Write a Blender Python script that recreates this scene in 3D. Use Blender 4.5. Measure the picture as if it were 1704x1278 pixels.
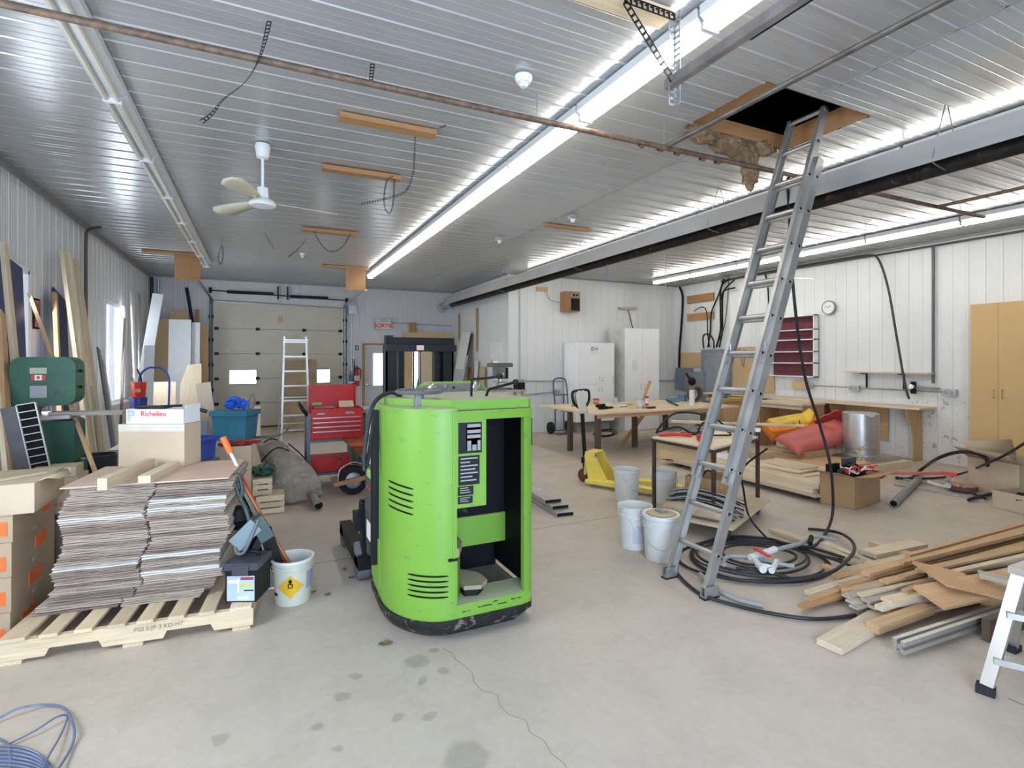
import bpy, bmesh, math, random
from mathutils import Vector, Matrix, Euler
random.seed(7)
for o in list(bpy.data.objects): bpy.data.objects.remove(o)
C = bpy.context.scene.collection
PI = math.pi; R = math.radians; V = Vector
# ---------------- camera, world, exposure ----------------
FPX = 880.; YAW = R(25.6); HZN = 598.; CAMH = 1.68; HC = 3.62
cd = bpy.data.cameras.new('camera'); cam = bpy.data.objects.new('camera', cd); C.objects.link(cam)
cd.sensor_fit = 'HORIZONTAL'; cd.sensor_width = 36; cd.lens = FPX / 1704 * 36
cd.shift_x = 0; cd.shift_y = -(639 - HZN) / 1704.0
cd.clip_start = .05; cd.clip_end = 200
cam.location = (0, 0, CAMH); cam.rotation_euler = (PI / 2, 0, -YAW)
bpy.context.scene.camera = cam
sc = bpy.context.scene
sc.view_settings.view_transform = 'Standard'; sc.view_settings.look = 'None'
sc.view_settings.gamma = 1; sc.view_settings.use_curve_mapping = False
sc.view_settings.exposure = 0.32
w = bpy.data.worlds.new('sky'); sc.world = w; w.use_nodes = True
w.node_tree.nodes['Background'].inputs[0].default_value = (.86, .93, 1, 1)
w.node_tree.nodes['Background'].inputs[1].default_value = 3.0
def area(name, loc, rot, sx, sy, power, col):
    l = bpy.data.lights.new(name, 'AREA'); l.shape = 'RECTANGLE'; l.size = sx; l.size_y = sy
    l.energy = power; l.color = col
    o = bpy.data.objects.new(name, l); C.objects.link(o); o.location = loc; o.rotation_euler = rot
    return o
# daylight entering by the bay door behind the viewer and the windows of the left wall
area('bay_daylight', (0.2, -1.92, 1.5), (R(68), 0, 0), 3.0, 2.4, 220, (.50, .69, 1))
area('window_daylight', (-2.12, 7.2, 1.9), (0, R(-90), 0), 1.5, 1.0, 24, (.82, .91, 1))
area('window_daylight', (-2.12, 11.2, 1.9), (0, R(-90), 0), 1.5, 1.3, 40, (.82, .91, 1))
area('window_daylight', (-2.12, 2.6, 1.9), (0, R(-90), 0), 1.5, 1.5, 60, (.82, .91, 1))

# ---------------- pixel -> place (surveying the photo) ----------------
def _ray(px, py):
    l = (px - 852.) / FPX; v = -(py - HZN) / FPX; c, s = math.cos(YAW), math.sin(YAW)
    return V((l * c + s, -l * s + c, v))
O0 = V((0, 0, CAMH))
def aZ(px, py, z=0.): r = _ray(px, py); return O0 + r * ((z - CAMH) / r.z)
def aX(px, py, x): r = _ray(px, py); return O0 + r * (x / r.x)
def aY(px, py, y): r = _ray(px, py); return O0 + r * (y / r.y)

# ---------------- materials ----------------
_M = {}
def nt(name):
    m = bpy.data.materials.new(name); m.use_nodes = True
    n = m.node_tree; return m, n, n.nodes['Principled BSDF']
def mixc(n, fac, a, b, bt='MIX'):
    x = n.nodes.new('ShaderNodeMix'); x.data_type = 'RGBA'; x.blend_type = bt
    for s, v in ((0, fac), (6, a), (7, b)):
        if hasattr(v, 'is_linked'): n.links.new(v, x.inputs[s])
        else: x.inputs[s].default_value = v if s == 0 else (*v[:3], 1)
    return x.outputs[2]
def noise(n, sc_, det=3, rough=.5, scale3=None, coord='Object', dist=0):
    tc = n.nodes.new('ShaderNodeTexCoord'); mp = n.nodes.new('ShaderNodeMapping')
    n.links.new(tc.outputs[coord], mp.inputs[0])
    if scale3: mp.inputs[3].default_value = scale3
    t = n.nodes.new('ShaderNodeTexNoise'); n.links.new(mp.outputs[0], t.inputs['Vector'])
    t.inputs['Scale'].default_value = sc_; t.inputs['Detail'].default_value = det
    t.inputs['Roughness'].default_value = rough; t.inputs['Distortion'].default_value = dist
    return t.outputs[0]
def ramp(n, fac, stops):
    r = n.nodes.new('ShaderNodeValToRGB'); n.links.new(fac, r.inputs[0]); e = r.color_ramp.elements
    while len(e) < len(stops): e.new(.5)
    for i, (p, c) in enumerate(stops):
        e[i].position = p; e[i].color = (*c[:3], 1) if hasattr(c, '__len__') else (c, c, c, 1)
    return r.outputs[0]
def bump(n, h, bs, strength=.2, dist=.01):
    b = n.nodes.new('ShaderNodeBump'); b.inputs['Strength'].default_value = strength; b.inputs['Distance'].default_value = dist
    n.links.new(h, b.inputs['Height']); n.links.new(b.outputs[0], bs.inputs['Normal'])
def M(name, col, rough=.5, metal=0., var=.12, vs=6., dirt=None, dirtp=.62, bmp=0, coat=0, alpha=None, trans=0):
    if name in _M: return _M[name]
    m, n, b = nt(name); _M[name] = m
    lo = tuple(max(0, c * (1 - var)) for c in col); hi = tuple(min(1, c * (1 + var)) for c in col)
    f = noise(n, vs, 4)
    c = mixc(n, ramp(n, f, [(.3, 0), (.7, 1)]), lo, hi)
    if dirt:
        f2 = noise(n, vs * 1.7, 6, .65, dist=.4)
        c = mixc(n, ramp(n, f2, [(dirtp, 0), (dirtp + .06, 1)]), c, dirt)
    n.links.new(c, b.inputs['Base Color'])
    b.inputs['Roughness'].default_value = rough; b.inputs['Metallic'].default_value = metal
    if max(col) < .07 and metal < .5: b.inputs['Specular IOR Level'].default_value = .18
    if coat: b.inputs['Coat Weight'].default_value = coat
    if trans: b.inputs['Transmission Weight'].default_value = trans
    if bmp: bump(n, noise(n, vs * 6, 4), b, bmp, .004)
    return m
def wood(name, c1, c2, axis='x', rough=.6, sc_=9., knot=None, var=.16):
    key = name + '_' + axis
    if key in _M: return _M[key]
    m, n, b = nt(key); _M[key] = m
    s = {'x': (.9, 14, 14), 'y': (14, .9, 14), 'z': (14, 14, .9)}[axis]
    f = noise(n, sc_ * .35, 5, .6, s, dist=1.2)
    c = mixc(n, ramp(n, f, [(.3, 0), (.5, .45), (.7, 1)]), c1, c2)
    big = noise(n, 1.6, 2); c = mixc(n, ramp(n, big, [(.35, .0), (.7, .35)]), c, tuple(x * .72 for x in c1))
    oi = n.nodes.new('ShaderNodeObjectInfo')
    hs = n.nodes.new('ShaderNodeHueSaturation'); n.links.new(c, hs.inputs['Color'])
    mr = n.nodes.new('ShaderNodeMapRange'); n.links.new(oi.outputs['Random'], mr.inputs[0])
    mr.inputs[3].default_value = 1 - var; mr.inputs[4].default_value = 1 + var; n.links.new(mr.outputs[0], hs.inputs['Value'])
    n.links.new(hs.outputs[0], b.inputs['Base Color']); b.inputs['Roughness'].default_value = rough
    bump(n, f, b, .15, .003)
    return m
PINE = ((.62, .47, .29), (.80, .67, .47)); PINEO = ((.47, .29, .14), (.62, .42, .23))
GOLD = ((.53, .31, .15), (.68, .44, .24)); PLY = ((.55, .41, .25), (.68, .55, .37)); DARKW = ((.08, .05, .032), (.15, .095, .06))
PALE = ((.62, .49, .33), (.76, .65, .48)); GREYW = ((.38, .33, .26), (.55, .49, .40)); ORG = ((.38, .19, .07), (.52, .28, .12))
MDF = ((.60, .42, .22), (.66, .48, .27)); KRAFTC = (.42, .31, .20)
def W(kind, axis='x'):
    t = dict(pine=PINE, pineo=PINEO, gold=GOLD, ply=PLY, dark=DARKW, pale=PALE, grey=GREYW, org=ORG, mdf=MDF)[kind]
    return wood('wood_' + kind, t[0], t[1], axis)
def emit(name, col, st):
    if name in _M: return _M[name]
    m, n, b = nt(name); _M[name] = m
    b.inputs['Base Color'].default_value = (*col, 1); b.inputs['Emission Color'].default_value = (*col, 1); b.inputs['Emission Strength'].default_value = st
    return m
black = M('black_plastic', (.010, .010, .011), .5); blackm = M('black_metal', (.018, .018, .019), .4, .1, dirt=(.06, .055, .05), dirtp=.66)
rubber = M('rubber', (.025, .025, .027), .7, bmp=.2); alu = M('aluminium', (.58, .56, .53), .38, .8, .1, 3, bmp=.05)
aluw = M('dull_aluminium', (.46, .445, .42), .42, .7, .15, 4, dirt=(.36, .36, .36), dirtp=.68)
steel = M('steel', (.42, .42, .42), .35, .9, .15); chrome = M('chrome', (.75, .75, .76), .15, 1, .03); galv = M('galvanised', (.48, .50, .52), .45, .7, .25, 20)
white = M('white_paint', (.78, .79, .78), .45, 0, .04, 3); whitep = M('white_plastic', (.72, .72, .68), .4, 0, .05, 3, dirt=(.50, .46, .40), dirtp=.7)
rust = M('rusty_steel', (.16, .11, .08), .6, .35, .4, 14, dirt=(.26, .15, .09), dirtp=.55); paper = M('paper', (.78, .79, .80), .7, var=.03)
kraft = M('kraft_card', KRAFTC, .8, 0, .10, 4); kraft2 = M('pale_kraft_card', (.53, .42, .29), .8, 0, .08, 4); redp = M('red_paint', (.52, .013, .013), .45, var=.15)
greyp = M('grey_paint', (.25, .28, .31), .4, .1); greyl = M('grey_box_paint', (.19, .23, .28), .45, .1, .06); beige = M('beige_enamel', (.52, .50, .42), .4)
blue = M('blue_plastic', (.02, .07, .45), .4, coat=.1); teal = M('teal_plastic', (.03, .17, .25), .45, var=.15); redpl = M('red_plastic', (.62, .03, .02), .4); orange = M('orange_tape', (.85, .16, .03), .5)
yellow = M('yellow_paint', (.80, .64, .12), .4, 0, .1, 5, dirt=(.35, .27, .10), dirtp=.70); green = M('green_enamel', (.022, .10, .055), .45, 0, .25, 3, dirt=(.03, .06, .04), dirtp=.62)
hose_m = M('black_hose', (.028, .028, .03), .38); pvcg = M('clear_hose', (.30, .31, .31), .35, var=.1)

# ---------------- mesh builder ----------------
def tag(o, label=None, cat=None, group=None, kind=None):
    if label: o['label'] = label
    if cat: o['category'] = cat
    if group: o['group'] = group
    if kind: o['kind'] = kind
    return o
def frame(p, q, up=(0, 0, 1)):
    x = (V(q) - V(p)); L = x.length; x.normalize(); u = V(up)
    if abs(x.dot(u.normalized())) > .98: u = V((0, 1, 0)) if abs(x.y) < .9 else V((1, 0, 0))
    y = u.cross(x).normalized(); z = x.cross(y).normalized()
    m = Matrix((x, y, z)).transposed().to_4x4(); m.translation = V(p); return m, L
def spline(pts, k=6, closed=False):
    pts = [V(p) for p in pts]; n = len(pts)
    if n < 3 or k < 2: return pts
    out = []
    g = (lambda i: pts[i % n]) if closed else (lambda i: pts[max(0, min(n - 1, i))])
    for i in range(n if closed else n - 1):
        a, b, c, d = g(i - 1), g(i), g(i + 1), g(i + 2)
        for j in range(k):
            t = j / k
            out.append(.5 * ((2 * b) + (c - a) * t + (2 * a - 5 * b + 4 * c - d) * t * t + (3 * b - a - 3 * c + d) * t ** 3))
    if not closed: out.append(pts[-1])
    return out
class MB:
    def __init__(s): s.bm = bmesh.new()
    def _hexa(s, m, lo, hi):
        vs = [s.bm.verts.new(m @ V((x, y, z))) for x in (lo[0], hi[0]) for y in (lo[1], hi[1]) for z in (lo[2], hi[2])]
        for f in ((0, 1, 3, 2), (4, 6, 7, 5), (0, 4, 5, 1), (2, 3, 7, 6), (0, 2, 6, 4), (1, 5, 7, 3)): s.bm.faces.new([vs[i] for i in f])
        return vs
    def box(s, c, d, rot=None):
        m = Matrix.Translation(V(c)) @ (Euler(rot).to_matrix().to_4x4() if rot else Matrix())
        h = V(d) / 2; s._hexa(m, -h, h); return s
    def b2(s, lo, hi): s._hexa(Matrix(), lo, hi); return s
    def beam(s, p, q, w_, h, up=(0, 0, 1)):
        m, L = frame(p, q, up); s._hexa(m, (0, -w_ / 2, -h / 2), (L, w_ / 2, h / 2)); return s
    def cyl(s, p, q, r, r2=None, n=16, cap=True):
        m, L = frame(p, q); r2 = r if r2 is None else r2
        A = []; B = []
        for i in range(n):
            a = 2 * PI * i / n
            A.append(s.bm.verts.new(m @ V((0, r * math.cos(a), r * math.sin(a))))); B.append(s.bm.verts.new(m @ V((L, r2 * math.cos(a), r2 * math.sin(a)))))
        for i in range(n): j = (i + 1) % n; s.bm.faces.new((A[i], A[j], B[j], B[i]))
        if cap: s.bm.faces.new(A[::-1]); s.bm.faces.new(B)
        return s
    def tube(s, pts, r, n=8, k=6, closed=False, flat=1.):
        P = spline(pts, k, closed); N = len(P); rings = []
        nr = None
        for i in range(N):
            if closed: t = P[(i + 1) % N] - P[i - 1]
            else: t = P[min(N - 1, i + 1)] - P[max(0, i - 1)]
            if t.length < 1e-9: t = V((1, 0, 0))
            t.normalize()
            if nr is None: nr = t.orthogonal() if abs(t.z) > .95 else V((0, 0, 1)).cross(t)
            nr = (nr - t * nr.dot(t))
            if nr.length < 1e-6: nr = t.orthogonal()
            nr.normalize(); bn = t.cross(nr)
            rings.append([s.bm.verts.new(P[i] + nr * (r * math.cos(2 * PI * j / n)) + bn * (r * flat * math.sin(2 * PI * j / n))) for j in range(n)])
        for i in range(N if closed else N - 1):
            a, b = rings[i], rings[(i + 1) % N]
            for j in range(n): l = (j + 1) % n; s.bm.faces.new((a[j], a[l], b[l], b[j]))
        if not closed: s.bm.faces.new(rings[0][::-1]); s.bm.faces.new(rings[-1])
        return s
    def lathe(s, prof, c=(0, 0, 0), n=28, axis='z', sq=1.):
        rings = []
        for (r, z) in prof:
            if r < 1e-6: rings.append([s.bm.verts.new(s._ax(0, 0, z, axis) + V(c))])
            else: rings.append([s.bm.verts.new(s._ax(r * math.cos(2 * PI * i / n), r * sq * math.sin(2 * PI * i / n), z, axis) + V(c)) for i in range(n)])
        for a, b in zip(rings, rings[1:]):
            for i in range(n):
                j = (i + 1) % n
                if len(a) == 1 and len(b) == 1: continue
                if len(a) == 1: s.bm.faces.new((a[0], b[i], b[j]))
                elif len(b) == 1: s.bm.faces.new((a[i], a[j], b[0]))
                else: s.bm.faces.new((a[i], a[j], b[j], b[i]))
        return s
    def _ax(s, x, y, z, axis): return V((x, y, z)) if axis == 'z' else (V((z, x, y)) if axis == 'x' else V((y, z, x)))
    def prism(s, poly, d0, d1, axis='z', m=None):
        m = m or Matrix()
        A = [s.bm.verts.new(m @ s._ax(x, y, d0, axis)) for x, y in poly]; B = [s.bm.verts.new(m @ s._ax(x, y, d1, axis)) for x, y in poly]
        n = len(poly)
        for i in range(n): j = (i + 1) % n; s.bm.faces.new((A[i], A[j], B[j], B[i]))
        s.bm.faces.new(A[::-1]); s.bm.faces.new(B); return s
    def sheet(s, grid):
        vs = [[s.bm.verts.new(V(p)) for p in row] for row in grid]
        for a, b in zip(vs, vs[1:]):
            for i in range(len(a) - 1): s.bm.faces.new((a[i], a[i + 1], b[i + 1], b[i]))
        return s
    def build(s, name, mat, parent=None, bev=0, smooth=True, seg=1, base=True, ang=38, m=None):
        bm = s.bm
        if bev:
            es = [e for e in bm.edges if len(e.link_faces) == 2 and e.calc_face_angle(0) > .6]
            bmesh.ops.bevel(bm, geom=es, offset=bev, segments=seg, affect='EDGES', profile=.5, clamp_overlap=True)
        bmesh.ops.recalc_face_normals(bm, faces=bm.faces)
        off = V((0, 0, 0))
        if parent is None and base and m is None:
            xs = [v.co for v in bm.verts]
            lo = V([min(v[i] for v in xs) for i in range(3)]); hi = V([max(v[i] for v in xs) for i in range(3)])
            off = V(((lo.x + hi.x) / 2, (lo.y + hi.y) / 2, lo.z)); bmesh.ops.translate(bm, verts=bm.verts, vec=-off)
        me = bpy.data.meshes.new(name); bm.to_mesh(me); bm.free()
        me.materials.append(mat)
        if smooth: me.polygons.foreach_set('use_smooth', [True] * len(me.polygons)); me.set_sharp_from_angle(angle=R(ang))
        o = bpy.data.objects.new(name, me); C.objects.link(o)
        if parent: o.parent = parent
        if m is not None: o.matrix_local = m
        else: o.location = off
        return o
def box(name, mat, lo, hi, parent=None, bev=0, **k): return MB().b2(lo, hi).build(name, mat, parent, bev, **k)
def thing(name, label, cat, loc=(0, 0, 0), rz=0, group=None, rot=None):
    o = bpy.data.objects.new(name, None); C.objects.link(o); o.empty_display_size = .1
    o.location = loc; o.rotation_euler = rot or (0, 0, rz); return tag(o, label, cat, group)
def board(name, p, q, w_, t, mat, label=None, cat=None, group=None, up=(0, 0, 1), parent=None, bev=.002):
    m, L = frame(p, q, up); b = MB(); b._hexa(Matrix(), (0, -w_ / 2, -t / 2), (L, w_ / 2, t / 2))
    return tag(b.build(name, mat, parent, bev, m=m), label, cat, group)
def struct(o): o['kind'] = 'structure'; return o
def dup(o, loc=None, rz=None, parent=None, label=None):
    c = o.copy(); C.objects.link(c); c.parent = parent
    for ch in list(o.children): dup(ch, parent=c)
    if loc is not None: c.location = loc
    if rz is not None: c.rotation_euler.z = rz
    if label: c['label'] = label
    return c
def text(name, s, size, mat, parent, m, ext=.0015, align='CENTER', bold=0):
    cu = bpy.data.curves.new(name, 'FONT'); cu.body = s; cu.size = size; cu.extrude = ext; cu.align_x = align; cu.align_y = 'CENTER'; cu.offset = bold
    t = bpy.data.objects.new(name, cu); C.objects.link(t)
    dg = bpy.context.evaluated_depsgraph_get(); me = bpy.data.meshes.new_from_object(t.evaluated_get(dg)); bpy.data.objects.remove(t)
    me.materials.clear(); me.materials.append(mat)
    o = bpy.data.objects.new(name, me); C.objects.link(o); o.parent = parent; o.matrix_local = m; return o
FRONT = Matrix.Rotation(PI / 2, 4, 'X')      # text/plane facing -Y
def TR(x, y, z, rz=0, rx=PI / 2, ry=0): return Matrix.Translation((x, y, z)) @ Matrix.Rotation(rz, 4, 'Z') @ Matrix.Rotation(rx, 4, 'X') @ Matrix.Rotation(ry, 4, 'Y')
# ================= ROOM SHELL =================
XL, XR, YF, YB, BX, BY = -2.25, 9.97, 14.5, -2.0, 5.07, 10.75
def ribbed(name, mat, O, U, Wd, Nn, u1, w1, pitch=.2286, holes=(), style='rib'):
    """ribbed sheet: profile runs along U (0..u1), extruded along Wd (0..w1), Nn points into the room"""
    O, U, Wd, Nn = V(O), V(U), V(Wd), V(Nn); prof = []; u = 0
    while u < u1:
        P = [(0, 0), (.006, .007), (.020, .007), (.026, 0)]
        if style == 'ceil': P += [(.085, .0), (.089, .0012), (.097, .0012), (.101, 0), (.150, .0), (.154, .0012), (.162, .0012), (.166, 0)]
        elif style == 'board': P = [(0, 0), (.004, -.009), (.008, 0), (.06, 0), (.062, -.0012), (.064, 0), (.115, 0), (.117, -.0012), (.119, 0), (.17, 0), (.172, -.0012), (.174, 0)]
        else: P += [(.080, 0.0), (.086, .0025), (.100, .0025), (.106, 0), (.135, .0), (.141, .0025), (.155, .0025), (.161, 0), (.19, 0), (.196, .0025), (.208, .0025), (.214, 0)]
        k = pitch / .2286
        for a, h in P:
            if u + a * k < u1: prof.append((u + a * k, h))
        u += pitch
    prof.append((u1, 0))
    ext = set()
    for h in holes: ext |= {h[0], h[1]}
    def hz(x):
        for (a, b), (c, d) in zip(prof, prof[1:]):
            if a <= x <= c: return b + (d - b) * (x - a) / max(1e-9, c - a)
        return 0
    for e in ext: prof.append((e, hz(e)))
    prof.sort(); ws = sorted({0, w1} | {h[2] for h in holes} | {h[3] for h in holes})
    b = MB(); cols = [[b.bm.verts.new(O + U * u + Nn * h + Wd * w_) for w_ in ws] for u, h in prof]
    for i in range(len(prof) - 1):
        um = (prof[i][0] + prof[i + 1][0]) / 2
        for j in range(len(ws) - 1):
            wm = (ws[j] + ws[j + 1]) / 2
            if any(h[0] < um < h[1] and h[2] < wm < h[3] for h in holes): continue
            b.bm.faces.new((cols[i][j], cols[i + 1][j], cols[i + 1][j + 1], cols[i][j + 1]))
    o = b.build(name, mat, base=False, smooth=False); return struct(o)
# --- materials of the shell
m, n, b = nt('concrete'); concrete = m
f1 = noise(n, .35, 4, .55); f2 = noise(n, 3.2, 6, .65); f3 = noise(n, 22, 4, .6)
c = mixc(n, ramp(n, f1, [(.35, 0), (.65, 1)]), (.48, .40, .315), (.52, .45, .375))
c = mixc(n, ramp(n, f2, [(.45, 0), (.75, .5)]), c, (.37, .31, .24))
c = mixc(n, ramp(n, f3, [(.35, .18), (.6, 0)]), c, (.62, .60, .56))
# oil / water stains on the slab
for (spx, spy, r_) in ((695, 1100, .06), (741, 1118, .035), (700, 1132, .03), (592, 1124, .035), (573, 1160, .045), (528, 1210, .03), (660, 1197, .03), (718, 1193, .035), (556, 1247, .025), (366, 1231, .04), (775, 1262, .10), (722, 1082, .03)):
    sx, sy = aZ(spx, spy).x, aZ(spx, spy).y
    tc = n.nodes.new('ShaderNodeTexCoord'); vm = n.nodes.new('ShaderNodeVectorMath'); vm.operation = 'DISTANCE'
    nz = n.nodes.new('ShaderNodeTexNoise'); nz.inputs['Scale'].default_value = 9; n.links.new(tc.outputs['Object'], nz.inputs['Vector'])
    ad = n.nodes.new('ShaderNodeVectorMath'); ad.operation = 'MULTIPLY_ADD'; n.links.new(nz.outputs['Color'], ad.inputs[0]); ad.inputs[1].default_value = (.09, .09, 0); n.links.new(tc.outputs['Object'], ad.inputs[2])
    n.links.new(ad.outputs[0], vm.inputs[0]); vm.inputs[1].default_value = (sx + .045, sy + .045, 0)
    c = mixc(n, ramp(n, vm.outputs['Value'], [(r_ * .75, .38), (r_ * 1.15, 0)]), c, (.17, .155, .14))
n.links.new(c, b.inputs['Base Color']); b.inputs['Roughness'].default_value = .5
n.links.new(ramp(n, f2, [(.3, .42), (.7, .62)]), b.inputs['Roughness']); bump(n, f3, b, .06, .004)
def panelmat(name, a, d, rough, metal=0., spec=.5):
    m, n, b = nt(name); f = noise(n, .5, 5, .6); c = mixc(n, ramp(n, f, [(.3, 0), (.75, 1)]), a, d)
    g = noise(n, 2.5, 6, .7, (1, 1, .6)); c = mixc(n, ramp(n, g, [(.62, 0), (.80, .22)]), c, tuple(x * .78 for x in a))
    n.links.new(c, b.inputs['Base Color']); b.inputs['Roughness'].default_value = rough; b.inputs['Metallic'].default_value = metal; b.inputs['Specular IOR Level'].default_value = spec
    return m
wallm = panelmat('wall_steel', (.60, .605, .61), (.68, .68, .675), .4); ceilm = panelmat('ceiling_steel', (.42, .43, .435), (.47, .475, .475), .24, .3, .8)
wallw = panelmat('wall_white_boards', (.70, .71, .70), (.78, .79, .78), .42)
m2 = wallw.copy(); m2.name = 'wall_right_boards'; n2 = m2.node_tree; b2_ = n2.nodes['Principled BSDF']; src = b2_.inputs['Base Color'].links[0].from_socket
tc = n2.nodes.new('ShaderNodeTexCoord'); vm = n2.nodes.new('ShaderNodeVectorMath'); vm.operation = 'DISTANCE'; n2.links.new(tc.outputs['Object'], vm.inputs[0]); vm.inputs[1].default_value = (9.97, 4.75, .55)
dm_ = ramp(n2, vm.outputs['Value'], [(.3, 1), (.85, 0)]); nz_ = noise(n2, 11, 6, .7, (1, 1, .8)); sp3 = ramp(n2, nz_, [(.58, 0), (.63, .75)])
mu = n2.nodes.new('ShaderNodeMath'); mu.operation = 'MULTIPLY'; n2.links.new(dm_, mu.inputs[0]); n2.links.new(sp3, mu.inputs[1])
n2.links.new(mixc(n2, mu.outputs[0], src, (.33, .24, .15)), b2_.inputs['Base Color'])
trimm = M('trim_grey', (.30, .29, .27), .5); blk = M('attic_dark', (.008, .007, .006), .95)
struct(box('floor', concrete, (XL - .2, YB - .2, -.12), (XR + .2, YF + .2, 0), base=False))
HX0, HX1, HY0, HY1 = 3.2, 4.4, 2.56, 3.34
ribbed('ceiling', ceilm, (XL, YB, HC), (0, 1, 0), (1, 0, 0), (0, 0, -1), YF - YB, XR - XL, .2286, [(HY0 - YB, HY1 - YB, HX0 - XL, HX1 - XL)], 'ceil')
W1 = (6.35, 7.35, 1.1, 2.62); W2 = (10.5, 11.85, .95, 2.62); W3 = (1.9, 3.3, 1.1, 2.62)
ribbed('wall_left', wallm, (XL, YB, 0), (0, 1, 0), (0, 0, 1), (1, 0, 0), YF - YB, HC, .2286, [(a - YB, b_ - YB, c_, d_) for a, b_, c_, d_ in (W1, W2, W3)])
D0, D1, DH = -.95, 1.98, 3.03; EX0, EX1 = 2.56, 3.48
ribbed('wall_far', wallm, (XL, YF, 0), (1, 0, 0), (0, 0, 1), (0, -1, 0), BX - XL, HC, .2286, [(D0 - XL, D1 - XL, 0, DH), (EX0 - XL, EX1 - XL, 0, 2.06)])
ribbed('wall_partition_side', wallw, (BX, BY, 0), (0, 1, 0), (0, 0, 1), (-1, 0, 0), YF - BY, HC, .2286, [(11.18 - BY, 11.72 - BY, 1.25, 1.98)], 'board')
ribbed('wall_partition_front', wallw, (BX, BY, 0), (1, 0, 0), (0, 0, 1), (0, -1, 0), XR - BX, HC, .2286, (), 'board')
ribbed('wall_right', m2, (XR, YB, 0), (0, 1, 0), (0, 0, 1), (-1, 0, 0), BY - YB, HC, .2115, (), 'board')
ribbed('wall_back', wallm, (XL, YB, 0), (1, 0, 0), (0, 0, 1), (0, 1, 0), XR - XL, HC, .2286, [(.95, 3.95, 0, 2.9)])
struct(MB().box((BX + .01, BY + .01, HC / 2), (.05, .05, HC)).build('trim_1', wallw))
struct(MB().beam((XL + .02, YB, HC - .035), (XL + .02, YF, HC - .035), .05, .07).build('trim_2', trimm))
struct(MB().beam((BX, BY - .02, HC - .015), (XR, BY - .02, HC - .015), .03, .03).build('trim_3', trimm))
struct(MB().beam((XR - .02, YB, HC - .02), (XR - .02, BY, HC - .02), .03, .04).build('trim_4', trimm))
struct(MB().beam((XL, YF - .02, HC - .02), (BX, YF - .02, HC - .02), .03, .04).build('trim_5', trimm))
struct(MB().beam((3.7, YB, HC - .004), (3.7, HY0 - .02, HC - .004), .012, .006).build('trim_6', trimm)); struct(MB().beam((3.7, HY1 + .03, HC - .004), (3.7, YF, HC - .004), .012, .006).build('trim_18', trimm))
struct(MB().beam((BX - .012, BY, HC - .015), (BX - .012, YF, HC - .015), .03, .03).build('trim_7', trimm))
struct(box('roof_void_blackout', blk, (XL - .3, YB - .3, HC + .9), (XR + .3, YF + .3, HC + .95)))
for nm_, lo_, hi_ in (('roof_void_blackout', (XL - .3, YB - .3, HC - .1), (XL - .25, YF + .3, HC + .95)), ('roof_void_blackout', (XR + .25, YB - .3, HC - .1), (XR + .3, YF + .3, HC + .95)), ('roof_void_blackout', (XL - .3, YB - .3, HC - .1), (XR + .3, YB - .25, HC + .95)), ('roof_void_blackout', (XL - .3, YF + .25, HC - .1), (XR + .3, YF + .3, HC + .95)), ('roof_insulation', (XL - .3, YB - .3, HC + .02), (HX0 - .02, YF + .3, HC + .04)), ('roof_insulation', (HX1 + .02, YB - .3, HC + .02), (XR + .3, YF + .3, HC + .04)), ('roof_insulation', (HX0 - .02, YB - .3, HC + .02), (HX1 + .02, HY0 - .02, HC + .04)), ('roof_insulation', (HX0 - .02, HY1 + .02, HC + .02), (HX1 + .02, YF + .3, HC + .04))): struct(box(nm_, blk, lo_, hi_))  # void sides added to keep daylight out; black colour stands for attic darkness
struct(box('wall_office', M('office_grey', (.45, .46, .42), .6), (BX + 1.2, BY + .1, .2), (BX + 1.22, YF, 3)))
struct(box('door_3', M('door_backing', (.35, .34, .30), .6), (D0 - .1, YF + .065, 0), (D1 + .1, YF + .08, DH + .1)))  # unseen plate added behind the overhead door to block light through its seams
# floor joints and crack
def fl(name, pts, w_, mat, z=.0008):
    b = MB(); P = [V(p) for p in pts]; L = []; Rr = []
    for i, p in enumerate(P):
        t = P[min(i + 1, len(P) - 1)] - P[max(0, i - 1)]; nn = V((-t.y, t.x, 0)).normalized() * w_ / 2
        L.append(b.bm.verts.new((p.x + nn.x, p.y + nn.y, z))); Rr.append(b.bm.verts.new((p.x - nn.x, p.y - nn.y, z)))
    for i in range(len(P) - 1): b.bm.faces.new((L[i], L[i + 1], Rr[i + 1], Rr[i]))
    return b.build(name, mat)
joint = M('joint_dark', (.13, .115, .10), .8)
struct(fl('trim_8', [(XL, 4.62, 0), (XR, 4.62, 0)], .008, joint)); struct(fl('trim_9', [(3.35, YB, 0), (3.35, 1.3, 0), ], .008, joint))
random.seed(3); cr = []
for i in range(26): cr.append((.98 + .28 * (i / 25) + .03 * random.uniform(-1, 1), 2.95 - 1.9 * i / 25, 0))
struct(fl('trim_10', cr, .005, M('crack_sand', (.36, .27, .17), .9)))
yl = M('chalk_yellow', (.70, .66, .24), .8, dirt=(.5, .46, .4), dirtp=.5)
a, b_ = aZ(1575, 855), aZ(1690, 884); struct(fl('trim_11', [a, b_], .025, yl, .001))
struct(fl('trim_12', [aZ(1545, 842), aZ(1600, 832)], .02, yl, .001))
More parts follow.
